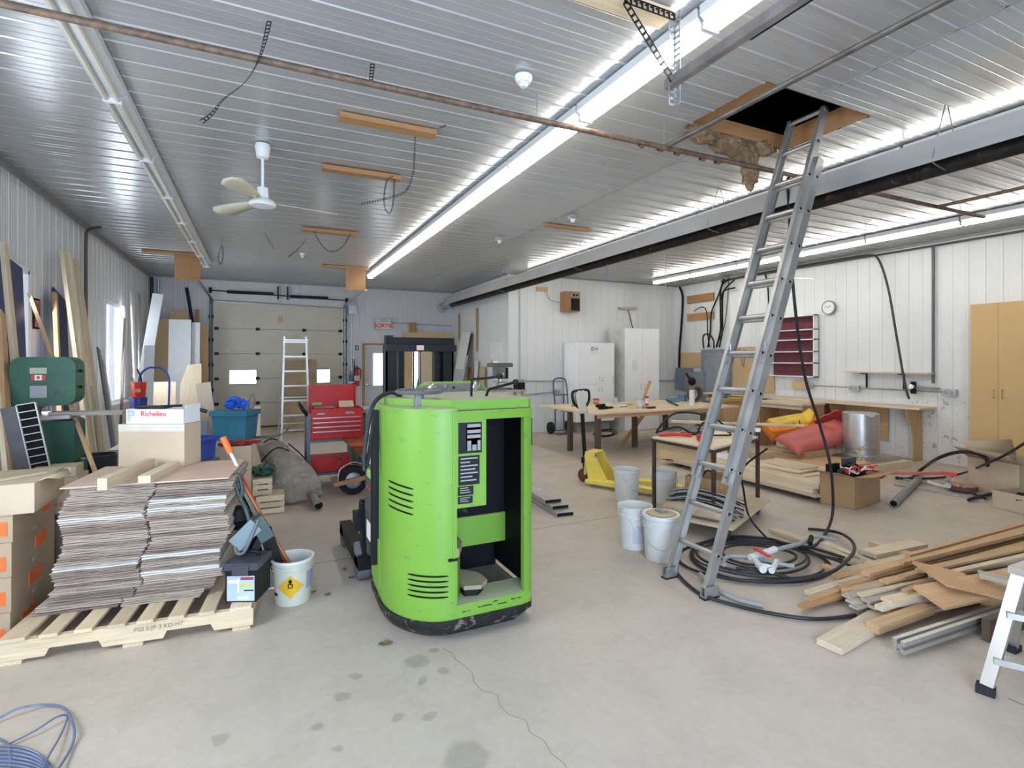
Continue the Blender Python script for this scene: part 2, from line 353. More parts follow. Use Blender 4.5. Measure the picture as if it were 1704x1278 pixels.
# --- windows
glass = M('window_glass', (.9, .95, 1), .05, trans=1); sky = emit('sky_glow_pane', (.90, .96, 1), 2.2)  # door panes glow by themselves, standing in for daylight behind them
vinyl = M('window_vinyl', (.80, .82, .84), .4, var=.03)
def window(nm, a, b_, lo, hi):
    t = bpy.data.objects.new(nm, None); C.objects.link(t); t.location = (XL, (a + b_) / 2, lo); struct(t)
    h = (b_ - a) / 2; H = hi - lo; g = MB()
    for (p, q) in (((0, -h, 0), (0, h, 0)), ((0, -h, H), (0, h, H)), ((0, -h, 0), (0, -h, H)), ((0, h, 0), (0, h, H)), ((-.03, 0, 0), (-.03, 0, H))): g.beam(p, q, .07, .07, (1, 0, 0))
    g.build('window_frame', vinyl, t, .004)
    MB().box((-.06, 0, H / 2), (.006, 2 * h, H)).build('window_pane', glass, t)
    MB().box((.02, 0, -.03), (.14, 2 * h + .1, .03)).build('window_sill', vinyl, t, .003)
window('window_1', *W1); window('window_2', *W2); window('window_3', *W3)
t = bpy.data.objects.new('window_4', None); C.objects.link(t); t.location = (BX, 11.45, 1.25); struct(t); g = MB()
for (p, q) in (((0, -.28, 0), (0, .28, 0)), ((0, -.28, .73), (0, .28, .73)), ((0, -.28, 0), (0, -.28, .73)), ((0, .28, 0), (0, .28, .73)), ((0, -.28, .42), (0, .28, .42))): g.beam(p, q, .06, .06, (1, 0, 0))
g.build('window_frame', vinyl, t, .004); MB().b2((-.01, -.25, .42), (.0, .25, .70)).build('window_blind', vinyl, t); MB().b2((.0, -.27, 0), (.006, .27, .73)).build('window_pane', glass, t); MB().b2((-.04, -.33, .76), (.0, .33, .83)).build('window_head', vinyl, t, .003)
# bright overcast yard outside: snow-white ground
struct(box('ground', M('pale_ground', (.75, .78, .8), .9), (-30, -30, -.3), (-2.6, 45, -.2)))
struct(box('ground', M('pale_ground', (.75, .78, .8), .9), (-2.6, 14.9, -.3), (12, 45, -.2)))
# hatch opening in the ceiling, framed by joists, insulation hanging out
h = MB(); jw = W('org')
board('hatch_joist', (HX0 + .085, HY0, HC + .05), (HX0 + .085, HY1, HC + .05), .17, .04, wood('wood_org', *ORG), None, None)
for o_ in [bpy.data.objects['hatch_joist']]: struct(o_); o_.name = 'trim_13'
struct(board('trim_14', (HX1 + .015, HY0, HC + .09), (HX1 + .015, HY1, HC + .09), .03, .17, jw))
struct(board('trim_15', (HX0, HY1, HC + .07), (HX1, HY1, HC + .07), .04, .12, jw))
struct(board('trim_16', (HX0, HY0, HC + .14), (HX1, HY0, HC + .14), .04, .26, W('dark')))
insm = M('fibre_insulation', (.21, .135, .07), .95, 0, .35, 14, dirt=(.36, .26, .15), dirtp=.56, bmp=.8)
random.seed(12)
def fluff(name, pts, sc_, label, cat, mat, group=None):
    b = MB()
    for p, r in pts:
        g = bmesh.ops.create_icosphere(b.bm, subdivisions=3, radius=1)
        for v in g['verts']:
            k = 1 + .22 * math.sin(7 * v.co.x + p[0] * 9) * math.cos(8 * v.co.z + p[1] * 5) + random.uniform(-.12, .12)
            v.co = V((v.co.x * r[0] * k, v.co.y * r[1] * k, v.co.z * r[2] * k)) * sc_ + V(p)
    return tag(b.build(name, mat), label, cat, group)
fluff('insulation', [((3.42, 3.36, 3.60), (.20, .07, .08)), ((3.70, 3.38, 3.57), (.2, .07, .09)), ((3.92, 3.38, 3.52), (.18, .06, .12)), ((4.0, 3.38, 3.38), (.09, .05, .16)), ((4.15, 3.36, 3.60), (.14, .06, .07))], 1, 'torn brown fibre insulation hanging from the far edge of the ceiling hatch', 'insulation', insm)
# ================= CEILING THINGS =================
lit = emit('lit_tube', (1, .97, .91), 17); unlit = M('unlit_tube', (.66, .63, .54), .25, var=.04); housing = M('fixture_enamel', (.72, .74, .74), .35, var=.04)
def fixture(tubemat, label, group):
    t = thing('light_fixture', label, 'light', group=group)
    hb = MB(); A = []
    for yy in (-.605, .605): A.append([hb.bm.verts.new((x, yy, z)) for x, z in [(-.085, 0), (-.085, -.055), (-.035, -.085), (.035, -.085), (.085, -.055), (.085, 0)]])
    for i in range(6): j = (i + 1) % 6; hb.bm.faces.new((A[0][i], A[0][j], A[1][j], A[1][i]))
    hb.bm.faces.new(A[0]); hb.bm.faces.new(A[1][::-1])
    hb.build('housing', housing, t)
    for s in (-1, 1):
        MB().cyl((s * .036, -.607, -.098), (s * .036, .607, -.098), .0165, n=12).build('tube', tubemat, t)
    for y in (-.609, .609): MB().box((0, y, -.098), (.11, .012, .042)).build('socket_bar', housing, t)
    return t
def strip(x, y0, n, mat, labels, group):
    for i in range(n):
        lab = labels(i, n)
        if i == 0: f = fixture(mat, lab, group); strip.p = f
        else: f = dup(strip.p, label=lab)
        f.location = (x, y0 - .62 - i * 1.235, HC - .012)
def lb(base, far, near):
    def g(i, n):
        return base + (', ' + far if i == 0 else (', ' + near if i == n - 1 else ', one of the middle lengths'))
    return g
strip(2.25, 12.05, 9, lit, lambda i, n: ['lit fluorescent tube fixture at the far end of the middle row', 'second lit fluorescent fixture from the far end of the middle row', 'third lit fluorescent fixture from the far end of the middle row', 'fourth lit fluorescent fixture from the far end of the middle row', 'fifth lit fluorescent fixture from the far end of the middle row', 'middle row fluorescent fixture just beyond the brown ceiling pipe', 'middle row fluorescent fixture crossed by the brown ceiling pipe', 'middle row fluorescent fixture behind the perforated angle bracket', 'nearest lit fluorescent fixture of the middle row, leaving the top edge'][i], 'lit fixtures of the middle row')
strip(-.93, 12.0, 9, unlit, lambda i, n: ['far end unlit cream tube fixture beside the hanging plywood plate', 'unlit left row fixture, second from the far end', 'unlit left row fixture, third from the far end', 'unlit left row fixture, fourth from the far end', 'unlit left row fixture, fifth from the far end', 'unlit left row fixture just beyond the tube joint', 'unlit left row fixture just beyond the brown pipe', 'unlit left row fixture crossed by the brown ceiling pipe', 'nearest unlit cream tube fixture at the top left edge'][i], 'unlit fixtures of the left row')
strip(5.32, 10.2, 8, lit, lambda i, n: 'lit fixture above the radiant heater, ' + ['at the far end by the partition', 'second from the far end', 'third from the far end', 'fourth from the far end', 'fifth from the far end, left of the ladder', 'behind the top of the extension ladder', 'just right of the ladder top', 'nearest at the right edge'][i], 'fixtures above the radiant heater')
strip(8.6, 10.0, 6, lit, lambda i, n: 'lit fluorescent fixture along the right wall, ' + ['farthest, left of the ladder', 'second, just left of the ladder', 'third, behind the ladder', 'fourth, right of the ladder', 'fifth, above the wall cable bend', 'nearest, at the right edge'][i], 'fixtures along the right wall')
# radiant tube heater with reflector
t = thing('radiant_heater', 'long radiant tube heater with aluminium reflector hung under the ceiling', 'heater', (4.72, 0, 3.15))
hs = M('heater_reflector', (.60, .58, .56), .42, .3, .08, 2); ht = M('heater_tube', (.025, .022, .02), .5, .3, .3, 8, dirt=(.14, .07, .04), dirtp=.6)
MB().sheet([[(x, y, z) for x, z in ((-.20, .0), (-.13, .20), (.0, .23), (.13, .20), (.20, 0))] for y in (.2, 13.7)]).build('reflector', hs, t, smooth=False)
MB().cyl((.03, .3, .01), (.03, 13.7, .01), .06, n=20).build('burner_tube', ht, t)
for y in (2.2, 4.4, 7.2, 10.2, 13.2):
    MB().tube([(-.19, y, .03), (-.02, y, .46)], .004, 5).tube([(.19, y, .03), (.02, y, .46)], .004, 5).tube([(-.2, y, 0), (0, y, -.03), (.2, y, 0)], .006, 5).build('hanger', steel, t)
MB().tube([(0, 13.7, .06), (0, 14.1, .06), (0, 14.25, .02), (0, 14.47, 0)], .07, 16).lathe([(.0, 14.44), (.15, 14.44), (.15, 14.47)], axis='y', n=24).build('exhaust_elbow', galv, t)
# pipes
PZ = 3.40
ps = bpy.data.objects
tag(MB().cyl((XL + .03, 3.38, PZ), (7.9, 3.30, PZ), .021, n=14).build('ceiling_pipe', rust), 'long brown rusty pipe crossing under the ceiling from left to right', 'pipe')
t = tag(MB().cyl((2.99, 3.36, PZ + .01), (2.99, -1.5, PZ + .01), .019, n=14).build('ceiling_pipe', M('grey_pipe', (.11, .105, .10), .45, .4, .3, 9)), 'grey steel branch pipe running past the ceiling hatch towards the viewer', 'pipe')
a = aZ(1556, 345, PZ); tag(MB().cyl((a.x, 3.3, PZ), (a.x, -1.2, PZ), .018, n=14).build('ceiling_pipe', rust), 'brown branch pipe near the upper right corner beyond the heater', 'pipe')
for px_ in (1068, 1100, 1128, 1170, 1195):
    p = aY(px_, 250, 3.36); tag(MB().lathe([(.022, -.02), (.03, -.018), (.03, .018), (.022, .02)], (p.x, 3.365, PZ), 14, 'x').build('pipe_coupling', rust), 'rusty coupling on the brown pipe below the ceiling hatch', 'coupling', 'couplings on the brown pipe')
for px_, nm in ((1105, 'thin wire hanger dropping to the brown pipe by the branch joint'), (893, 'thin wire hanger holding the brown pipe beside the middle light row')):
    p = aY(px_, 210, 3.36); tag(MB().tube([(p.x, 3.36, HC - .01), (p.x + .004, 3.36, 3.5), (p.x, 3.36, PZ + .02)], .0025, 5).build('wire_hanger', steel), nm, 'hanger')
# battens screwed to the ceiling
def batten(x0, x1, y, w_=.10, t_=.035, k='org', lab='', name='batten'): return board(name, (x0, y, HC - t_ / 2 - .012), (x1, y, HC - t_ / 2 - .012), w_, t_, W(k), lab, 'batten')
batten(.57, 1.35, 4.33, .11, .04, 'org', 'orange wooden batten on the ceiling nearest the viewer, with a strap over it')
batten(.57, 1.35, 5.55, .10, .045, 'org', 'wooden batten on the ceiling with a black strap looped at its right end')
batten(.58, 1.36, 8.3, .10, .05, 'org', 'wooden batten on the ceiling with two sagging straps, right of the fan')
batten(3.68, 4.46, 6.6, .09, .03, 'org', 'thin wooden batten on the ceiling right of the middle light row')
batten(-1.85, -1.0, 11.2, .10, .04, 'org', 'wooden batten on the ceiling above the left hanging plate')
batten(1.17, 2.1, 11.4, .10, .04, 'org', 'wooden batten on the ceiling above the right hanging plate')
for x, y, lab in ((-1.16, 11.2, 'square plywood plate hanging left, holding the garage door track'), (1.83, 11.4, 'plywood plate hanging right beside the middle light row')):
    board('hanger_plate', (x, y - .02, HC - .05), (x, y - .02, 3.12), .40, .02, W('org', 'x'), lab, 'plate', up=(0, 1, 0))
# batten + perforated bracket + channel near the top edge
board('batten', (.95, 2.30, HC - .035), (2.06, 2.30, HC - .035), .12, .045, W('pine'), 'pale wooden block on the ceiling at the top edge above the metal channel', 'batten')
def perf(b, p, q, w_, up, n_):
    p, q = V(p), V(q); x = (q - p).normalized(); s = V(up).cross(x).normalized()
    for k in (-1, 1): b.beam(p + s * k * w_ * .42, q + s * k * w_ * .42, w_ * .17, .003, up)
    for i in range(n_ + 1): c = p + (q - p) * i / n_; b.beam(c - s * w_ * .4, c + s * w_ * .4, (q - p).length / n_ * .38, .003, up)
bl = aZ(1128, 20, HC - .06); X0, Y0 = bl.x, 2.24
t = thing('angle_bracket', 'black perforated angle bracket hanging from the ceiling over the light row', 'bracket', (X0, Y0, 3.6))
b = MB(); perf(b, (-.33, 0, -.03), (0, 0, -.03), .045, (0, 0, 1), 9); perf(b, (-.33, -.02, -.05), (0, -.02, -.05), .045, (0, -1, 0), 9); b.build('top_bar', blackm, t)
b = MB(); perf(b, (-.33, -.02, -.07), (-.01, -.02, -.40), .042, (0, -1, 0), 13); b.build('brace', blackm, t)
b = MB(); perf(b, (0, 0, -.02), (0, 0, -.52), .042, (0, -1, 0), 15); perf(b, (.022, -.02, -.02), (.022, -.02, -.52), .042, (1, 0, 0), 15); b.build('hanging_bar', galv, t)
t = thing('metal_channel', 'grey steel channel rail hanging across the top edge beside the lights', 'rail', (X0 - .02, 0, 3.20))
MB().box((0, .35, 0), (.006, 3.85, .05)).box((.02, .35, -.025), (.04, 3.85, .005)).box((.02, .35, .025), (.04, 3.85, .005)).build('channel', M('channel_steel', (.30, .27, .26), .45, .6, .3, 6), t)
b = MB(); perf(b, (.055, 1.75, .0), (.055, -1.2, .0), .05, (1, 0, 0), 60); b.build('perforated_angle', blackm, t)
# perforated plumbing straps
def strap(pts, label, w_=.018, mat=blackm, plane='Y'):
    P = spline(pts, 5); b = MB()
    L = [0]
    for i in range(1, len(P)): L.append(L[-1] + (P[i] - P[i - 1]).length)
    n_ = max(6, int(L[-1] / .022)); Q = []
    for i in range(n_ + 1):
        s = L[-1] * i / n_; j = max(k for k in range(len(L)) if L[k] <= s + 1e-9); j = min(j, len(P) - 2)
        Q.append(P[j].lerp(P[j + 1], (s - L[j]) / max(1e-9, L[j + 1] - L[j])))
    for i in range(n_):
        a, c = Q[i], Q[i + 1]; t = (c - a).normalized(); tw = .5 + .8 * math.sin(i * .09)
        sdir = t.cross(V((math.sin(tw), math.cos(tw), .1))).normalized()
        for k in (-1, 1): b.beam(a + sdir * k * w_ * .42, c + sdir * k * w_ * .42, w_ * .18, .0015, sdir.cross(t))
        b.beam(a - sdir * w_ * .4, a + sdir * w_ * .4, .008, .0015, t.cross(sdir))
    return tag(b.build('perforated_strap', mat), label, 'strap', 'perforated straps on the ceiling')
def sp(pl, *px): return [aY(x, y, pl) for x, y in px]
strap(sp(3.3, (448, 36), (436, 85), (420, 120), (402, 142), (372, 165), (352, 190), (335, 203)), 'long black perforated strap hanging top left below the brown pipe', .03)
strap(sp(3.45, (620, 107), (617, 138)), 'short perforated strap hugging the brown pipe left of the smoke detector', .03)
strap([aZ(742, 209, HC - .02)] + sp(4.4, (715, 216), (694, 220), (690, 250), (688, 285), (675, 318), (640, 331), (598, 340)), 'long thin strap hung over the nearest batten and curling down', .016)
strap(sp(5.5, (655, 292), (644, 300), (639, 330), (642, 350), (650, 354), (655, 330), (656, 296)), 'black perforated strap looped down from the second batten', .02)
strap(sp(8.25, (523, 385), (532, 403), (545, 417), (558, 418), (572, 408), (583, 388)), 'sagging strap under the third batten right of the fan', .02)
strap([aZ(510, 397, HC - .02)] + sp(8.6, (502, 408), (492, 418), (479, 428)), 'short curled strap on the ceiling left of the third batten', .02)
strap([aZ(441, 388, HC - .02)] + sp(8.9, (447, 400), (457, 415)), 'tiny thin strap on the ceiling below the left fan', .014)
strap([aZ(369, 395, HC - .02)] + sp(10., (367, 410), (363, 428), (367, 440), (371, 428), (370, 408)), 'looped strap at the end of the unlit light row', .02)
# fans
def fan(loc, drop, blade, angs, lab, bm_):
    t = thing('ceiling_fan', lab, 'fan', loc)
    MB().lathe([(0, 0), (.06, 0), (.065, -.03), (.05, -.12), (.02, -.13), (0, -.13)], n=24).build('canopy', white, t)
    MB().cyl((0, 0, -.12), (0, 0, -drop + .1), .012, n=12).build('downrod', white, t)
    MB().lathe([(0, -drop + .13), (.045, -drop + .12), (.05, -drop + .03), (.10, -drop), (.115, -drop - .025), (.10, -drop - .045), (0, -drop - .055)], n=32).build('motor', white, t)
    for a in angs:
        b = MB(); g = []
        for i in range(9):
            s = i / 8; x = .14 + (blade - .14) * s; w_ = .045 + .035 * math.sin(PI * min(1, s * 1.15) * .6) if s < .97 else .03
            z = -drop - .01 - .01 * s; g.append([(x, y, z + y * .28) for y in (-w_, 0, w_)])
        b.sheet(g); b.beam((.08, 0, -drop - .01), (.2, 0, -drop - .012), .03, .004)
        o = b.build('blade', bm_, t, m=Matrix.Rotation(a, 4, 'Z')); md = o.modifiers.new('s', 'SOLIDIFY'); md.thickness = .005
    return t
fz = 3.1; c = aZ(437, 335, fz)
ba = [math.atan2(*(lambda d: (d.y, d.x))(aZ(x, y, fz) - c)) for x, y in ((545, 351), (388, 298), (345, 336))]
bl_ = [(aZ(x, y, fz) - c).length for x, y in ((545, 351), (388, 298), (345, 336))]
fan((c.x, c.y, HC - .01), HC - .01 - fz, .66, [ba[0], ba[0] + 2.09, ba[0] - 2.09], 'white three blade ceiling fan with cream blades in the left half', M('fan_cream', (.60, .56, .42), .5, var=.06))
c = aZ(1303, 462, 3.15); fan((c.x, c.y, HC - .01), HC - .01 - 3.15, .62, [-.45, 1.65, 3.74], 'white ceiling fan partly hidden behind the extension ladder', white)
# detectors
t = thing('smoke_detector', 'round white smoke detector on the ceiling left of the middle light row', 'detector', tuple(aZ(871, 127, HC - .012)))
MB().lathe([(0, 0), (.06, 0), (.06, -.02), (.045, -.045), (0, -.045)]).build('base', white, t); MB().lathe([(.03, -.045), (.032, -.06), (.02, -.075), (0, -.075)]).build('sensor', whitep, t)
for px_, py_, lab in ((831, 394, 'small square grey junction box on the ceiling right of the middle row'), (953, 357, 'small grey sensor box on the ceiling near the seam line')):
    p = aZ(px_, py_, HC); t = thing('junction_box', lab, 'box', (p.x, p.y, HC - .012))
    MB().b2((-.05, -.05, -.05), (.05, .05, 0)).build('box_body', galv, t, .004); MB().lathe([(.0, -.05), (.03, -.05), (.025, -.09), (0, -.09)]).build('socket', white, t)
p = aZ(503, 420, HC); t = thing('bulb_socket', 'tiny white bulb holder on the ceiling below the straps', 'socket', (p.x, p.y, HC - .012)); MB().lathe([(0, 0), (.05, 0), (.03, -.04), (.02, -.08), (0, -.09)]).build('holder', white, t)
# pull cords
p = aZ(1107, 418, HC); tag(MB().tube([(p.x, p.y, HC - .01), (p.x + .01, p.y, 3.3), (p.x, p.y, 2.88)], .006, 6).build('pull_cord', M('cord_salmon', (.60, .38, .26), .6)), 'salmon pull cord hanging from the ceiling left of the ladder', 'cord')
p = aX(1010, 440, 4.72); q = aX(1010, 470, 4.72); tag(MB().tube([p, (p + q) / 2 + V((.005, 0, 0)), q], .007, 6).build('pull_cord', M('cord_blue', (.10, .18, .55), .6)), 'short blue cord dangling below the radiant heater', 'cord')
# ================= FAR WALL =================
doorm = M('garage_panel', (.58, .545, .43), .5, 0, .06, 2, dirt=(.36, .33, .26), dirtp=.72)
t = bpy.data.objects.new('door_1', None); C.objects.link(t); t.location = ((D0 + D1) / 2, YF + .03, 0); struct(t); hw = (D1 - D0) / 2
for i in range(5):
    z0 = i * .606; b = MB().b2((-hw, -.02, z0 + .004), (hw, .03, z0 + .602))
    o = b.build('door_panel', doorm, t, .006)
wz0, wz1 = 1.07, 1.43
for x0, x1 in ((D0 + .30, D0 + .91), (D1 - .93, D1 - .29)):
    cx = (x0 + x1) / 2 - (D0 + D1) / 2; f = MB()
    w_ = (x1 - x0) / 2
    for p, q in (((cx - w_, -.025, wz0), (cx + w_, -.025, wz0)), ((cx - w_, -.025, wz1), (cx + w_, -.025, wz1)), ((cx - w_, -.025, wz0), (cx - w_, -.025, wz1)), ((cx + w_, -.025, wz0), (cx + w_, -.025, wz1))): f.beam(p, q, .03, .03, (0, 1, 0))
    f.build('window_frame', beige, t); MB().b2((cx - w_, -.028, wz0), (cx + w_, -.021, wz1)).build('window_pane', sky, t)
b = MB()
for z in (.606, 1.212, 1.818, 2.424):
    for x in (-hw + .93, hw - .93, -hw + .04, hw - .04):
        b2 = MB().b2((x - .045, -.05, z - .035), (x + .045, -.02, z + .035)); b2.build('hinge', blackm, t, .006)
MB().b2((-.08, -.024, 2.60), (.04, -.021, 2.76)).build('cover_patch', M('patch_tan', (.50, .36, .22), .7), t)
MB().b2((-hw, -.03, 0), (hw, .03, .03)).build('bottom_seal', rubber, t)
# header trim strips (dirty edge above the door), jambs
struct(MB().tube([(D0 - .05, YF - .04, 3.10), (-.3, YF - .04, 3.085), (.6, YF - .04, 3.06), (D1 + .02, YF - .04, 3.02)], .012, 6).build('trim_17', trimm))
# door tracks
for s, x in ((-1, D0 - .07), (1, D1 + .07)):
    lab = 'dark steel garage door track on the ' + ('left' if s < 0 else 'right') + ' side of the overhead door'
    t = thing('door_track', lab, 'track', (x, YF - .08, 0))
    MB().tube([(0, 0, 0), (0, 0, 1.5), (0, 0, 2.85), (0, -.1, 3.06), (0, -.35, 3.14), (0, -2.95, 3.15)], .028, 6, 8, flat=.6).build('rail', M('track_steel', (.20, .20, .19), .5, .5) if s < 0 else galv, t)
    for z in (.35, .95, 1.55, 2.15, 2.7): MB().b2((-.05, -.01, z - .04), (.05, .05, z + .04)).build('bracket', blackm, t)
    MB().beam((0, .02, 0), (0, .02, 3.1), .07, .03, (0, 1, 0)).build('post', M('jamb_dark', (.10, .10, .10), .6), t)
t = thing('spring_shaft', 'black torsion spring shaft above the overhead door', 'shaft', ((D0 + D1) / 2, YF - .12, 3.28))
MB().cyl((-hw - .1, 0, .04), (hw + .12, 0, -.06), .014, n=10).build('shaft', blackm, t)
MB().lathe([(.035 + .006 * (i % 2), -1.2 + i * .02) for i in range(52)], (0, 0, .02), 12, 'x').lathe([(.035 + .006 * (i % 2), .2 + i * .02) for i in range(46)], (0, 0, -.02), 12, 'x').build('spring', blackm, t)
for x, z in ((-hw - .08, .04), (hw + .1, -.06)): MB().lathe([(0, -.03), (.07, -.03), (.06, 0), (.07, .03), (0, .03)], (x, 0, z), 20, 'x').build('cable_drum', blackm, t)
for x in (-.08, .14): MB().b2((x - .015, .0, -.1), (x + .015, .1, .22)).build('bearing_plate', blackm, t)
# opener box with cords
t = thing('door_opener', 'grey garage door opener box with hanging chain right of the track', 'opener', (2.22, YF - .1, 2.86))
MB().b2((-.10, -.08, 0), (.10, .07, .24)).build('motor_box', galv, t, .01)
MB().tube([(-.02, -.05, 0), (-.03, -.05, -.8), (-.02, -.05, -1.5), (0, -.05, -1.62), (.03, -.05, -1.5), (.03, -.05, -.6), (.01, -.05, 0)], .006, 5).build('chain', steel, t)
# left corner pipes
tag(MB().cyl((XL + .06, YF - .12, .0), (XL + .06, YF - .12, 3.55), .035).build('conduit', M('dark_pipe', (.06, .06, .06), .4)), 'thick dark pipe standing in the far left corner', 'pipe')
tag(MB().cyl((XL + .18, YF - .1, .9), (XL + .18, YF - .1, 3.55), .03).build('conduit', galv), 'silver flexible pipe beside the dark one in the far left corner', 'pipe')
tag(MB().tube([(-1.52, 14.42, 3.35), (-1.40, 14.35, 2.6), (-1.28, 14.3, 1.7)], .035, 10).build('hanging_hose', M('navy_hose', (.02, .025, .05), .4)), 'dark blue hose hanging on the far wall behind the white panels', 'hose')
tag(MB().tube([(XL + .06, 9.3, 2.2), (XL + .06, 9.3, 3.3), (XL + .08, 9.32, 3.5), (XL + .2, 9.42, 3.58)], .022, 10).build('conduit', M('dark_conduit', (.08, .075, .07), .4)), 'dark bent conduit at the top of the left wall', 'conduit')
# exit door
t = bpy.data.objects.new('door_2', None); C.objects.link(t); t.location = ((EX0 + EX1) / 2, YF + .04, 0); struct(t); e = .455
MB().b2((-e, 0, .01), (e, .04, 2.05)).build('door_panel', M('door_grey', (.56, .58, .62), .4, var=.04), t, .003)
MB().b2((-.22, -.012, .98), (.26, -.002, 1.84)).build('window_pane', sky, t)
f = MB()
for p, q in (((-.24, -.01, .96), (.28, -.01, .96)), ((-.24, -.01, 1.86), (.28, -.01, 1.86)), ((-.24, -.01, .94), (-.24, -.01, 1.88)), ((.28, -.01, .94), (.28, -.01, 1.88))): f.beam(p, q, .035, .03, (0, 1, 0))
f.build('window_frame', vinyl, t); MB().lathe([(0, 0), (.03, -.01), (.03, -.05), (0, -.06)], (-.38, 0, 1.0), 14, 'y').lathe([(0, 0), (.025, -.01), (.02, -.03), (0, -.03)], (-.38, 0, 1.14), 14, 'y').build('door_handle', chrome, t)
f = MB(); f.beam((-e - .03, -.05, 0), (-e - .03, -.05, 2.1), .06, .07, (0, 1, 0)).beam((e + .03, -.05, 0), (e + .03, -.05, 2.1), .06, .07, (0, 1, 0)).beam((-e - .06, -.05, 2.08), (e + .06, -.05, 2.08), .06, .06, (0, 1, 0)).build('door_frame', W('org', 'z'), t)
# exit sign
t = thing('exit_sign', 'lit exit sign with red letters above the grey door', 'sign', (3.04, YF - .08, 2.49))
MB().b2((-.22, -.04, 0), (.22, .04, .30)).build('sign_box', M('sign_grey', (.55, .56, .55), .4), t, .01)
text('lettering', 'SORTIE', .15, M('sign_red', (.80, .05, .03), .5), t, TR(0, -.045, .095), bold=.004)
MB().b2((-.205, -.043, .02), (.205, -.041, .175)).build('sign_face', M('sign_white', (.75, .72, .70), .4), t)
for x in (-.14, .14): MB().lathe([(.02, -.05), (.035, -.06), (.03, -.085), (0, -.09)], (x, 0, .245), 16, 'y').build('lamp_head', whitep, t)
tag(MB().tube([(3.26, YF - .04, 2.68), (4.2, YF - .04, 2.66), (5.0, YF - .04, 2.64)], .010, 8).build('conduit', M('grey_conduit', (.33, .34, .35), .4, .4)), 'thin horizontal conduit running right from the exit sign', 'conduit')
# emergency pictogram, extinguisher, phone, cord
t = thing('wall_sticker', 'small dark green pictogram sticker beside the exit door frame', 'sticker', (2.36, YF - .03, 1.90)); MB().b2((-.08, -.004, 0), (.08, 0, .18)).build('backing', white, t); MB().b2((-.05, -.007, .02), (.05, -.004, .16)).build('symbol', M('picto_green', (.03, .10, .08), .5), t); MB().b2((-.015, -.009, .045), (.02, -.007, .135)).build('figure', white, t)
t = thing('fire_extinguisher', 'red fire extinguisher on the far wall left of the exit door', 'extinguisher', (2.34, YF - .12, .98))
MB().lathe([(0, 0), (.07, .0), (.075, .02), (.075, .36), (.055, .42), (.02, .45), (0, .45)]).build('cylinder_body', redp, t); MB().lathe([(.077, .14), (.077, .27)]).build('label_band', M('label_cream', (.62, .60, .48), .6), t)
MB().b2((-.02, -.1, .45), (.02, .04, .50)).beam((0, .02, .50), (0, -.12, .54), .02, .01).build('valve', blackm, t); MB().tube([(.03, 0, .47), (.10, 0, .42), (.11, 0, .3), (.09, 0, .15)], .011, 7).build('hose', rubber, t)
t = thing('handset', 'blue spray bottle holder on the far wall beside the overhead door', 'holder', (1.98 + .22, YF - .08, 1.05)); MB().lathe([(0, 0), (.05, 0), (.05, .16), (.02, .22), (.02, .28), (0, .28)], (0, 0, .05)).build('bottle', M('spray_blue', (.08, .22, .50), .4), t); MB().b2((-.09, -.06, 0), (.09, .06, .04)).build('shelf', white, t)
tag(MB().tube([(2.16, YF - .07, 1.7), (2.19, YF - .07, 1.3), (2.15, YF - .07, 1.0), (2.19, YF - .07, .8)], .035, 8, flat=.5).build('hanging_strap', black), 'black strap hanging on the far wall left of the extinguisher', 'strap').location.x += .10
# panels leaning at the far end, behind the mast
for (x0, x1, z1, yy, k, lab) in ((3.55, 4.95, 2.42, 14.25, 'mdf', 'large tan sheet leaning against the far wall behind the lift mast'), (4.0, 4.75, 2.2, 14.12, 'pine', 'pale plywood sheet seen between the uprights of the lift mast'), (3.75, 3.95, 2.7, 14.3, 'org', 'narrow orange board standing above the tan sheets at the far wall'), (3.95, 4.9, 1.05, 13.9, 'gold', 'low brown sheet leaning in front of the pale plywood')):
    board('plywood_sheet', ((x0 + x1) / 2, yy - .22, .0), ((x0 + x1) / 2, yy + .1, z1), x1 - x0, .018, W(k), lab, 'sheet', up=(0, -1, .1))
# ================= GREEN LIFT TRUCK =================
def wp(t): return Matrix.Translation(-t.location)
m, n, b = nt('lime_paint'); lime = m
f1 = noise(n, 1.2, 3); c = mixc(n, ramp(n, f1, [(.3, 0), (.7, 1)]), (.155, .33, .035), (.185, .38, .045))
sc1 = noise(n, 9, 6, .7, (1.2, 1.2, 3.2)); c = mixc(n, ramp(n, sc1, [(.625, 0), (.65, .75)]), c, (.13, .22, .10))
sc2 = noise(n, 30, 3, .7, (.5, .5, 4)); c = mixc(n, ramp(n, sc2, [(.685, 0), (.70, .5)]), c, (.40, .42, .32))
geo = n.nodes.new('ShaderNodeNewGeometry'); sx = n.nodes.new('ShaderNodeSeparateXYZ'); n.links.new(geo.outputs['Normal'], sx.inputs[0])
c = mixc(n, ramp(n, sx.outputs['Z'], [(.8, 0), (.95, .85)]), c, (.52, .50, .36))   # settled dust on the flat tops
n.links.new(c, b.inputs['Base Color']); b.inputs['Roughness'].default_value = .42
skm = M('scuffed_skirt', (.025, .024, .023), .5, .2, .4, 9, dirt=(.20, .18, .14), dirtp=.56, bmp=.5)
dusty = M('dusty_vinyl', (.35, .29, .20), .85, bmp=.3); mastm = M('mast_steel', (.010, .011, .010), .5, 0, .3, 6, dirt=(.05, .05, .04), dirtp=.64)
voidm = M('black_interior', (.006, .006, .006), .7); deckm = M('dash_grey', (.17, .16, .15), .5)
fk = thing('lift_truck', 'old lime green stand-up lift truck with black mast in the middle of the floor', 'forklift', (1.15, 3.45, 0)); F = wp(fk)
CX_, CY_, RX_, RY_ = 1.04, 3.42, .33, .44
def arc(th, off=0): return (CX_ - (RX_ + off) * math.cos(th), CY_ - (RY_ + off) * math.sin(th))
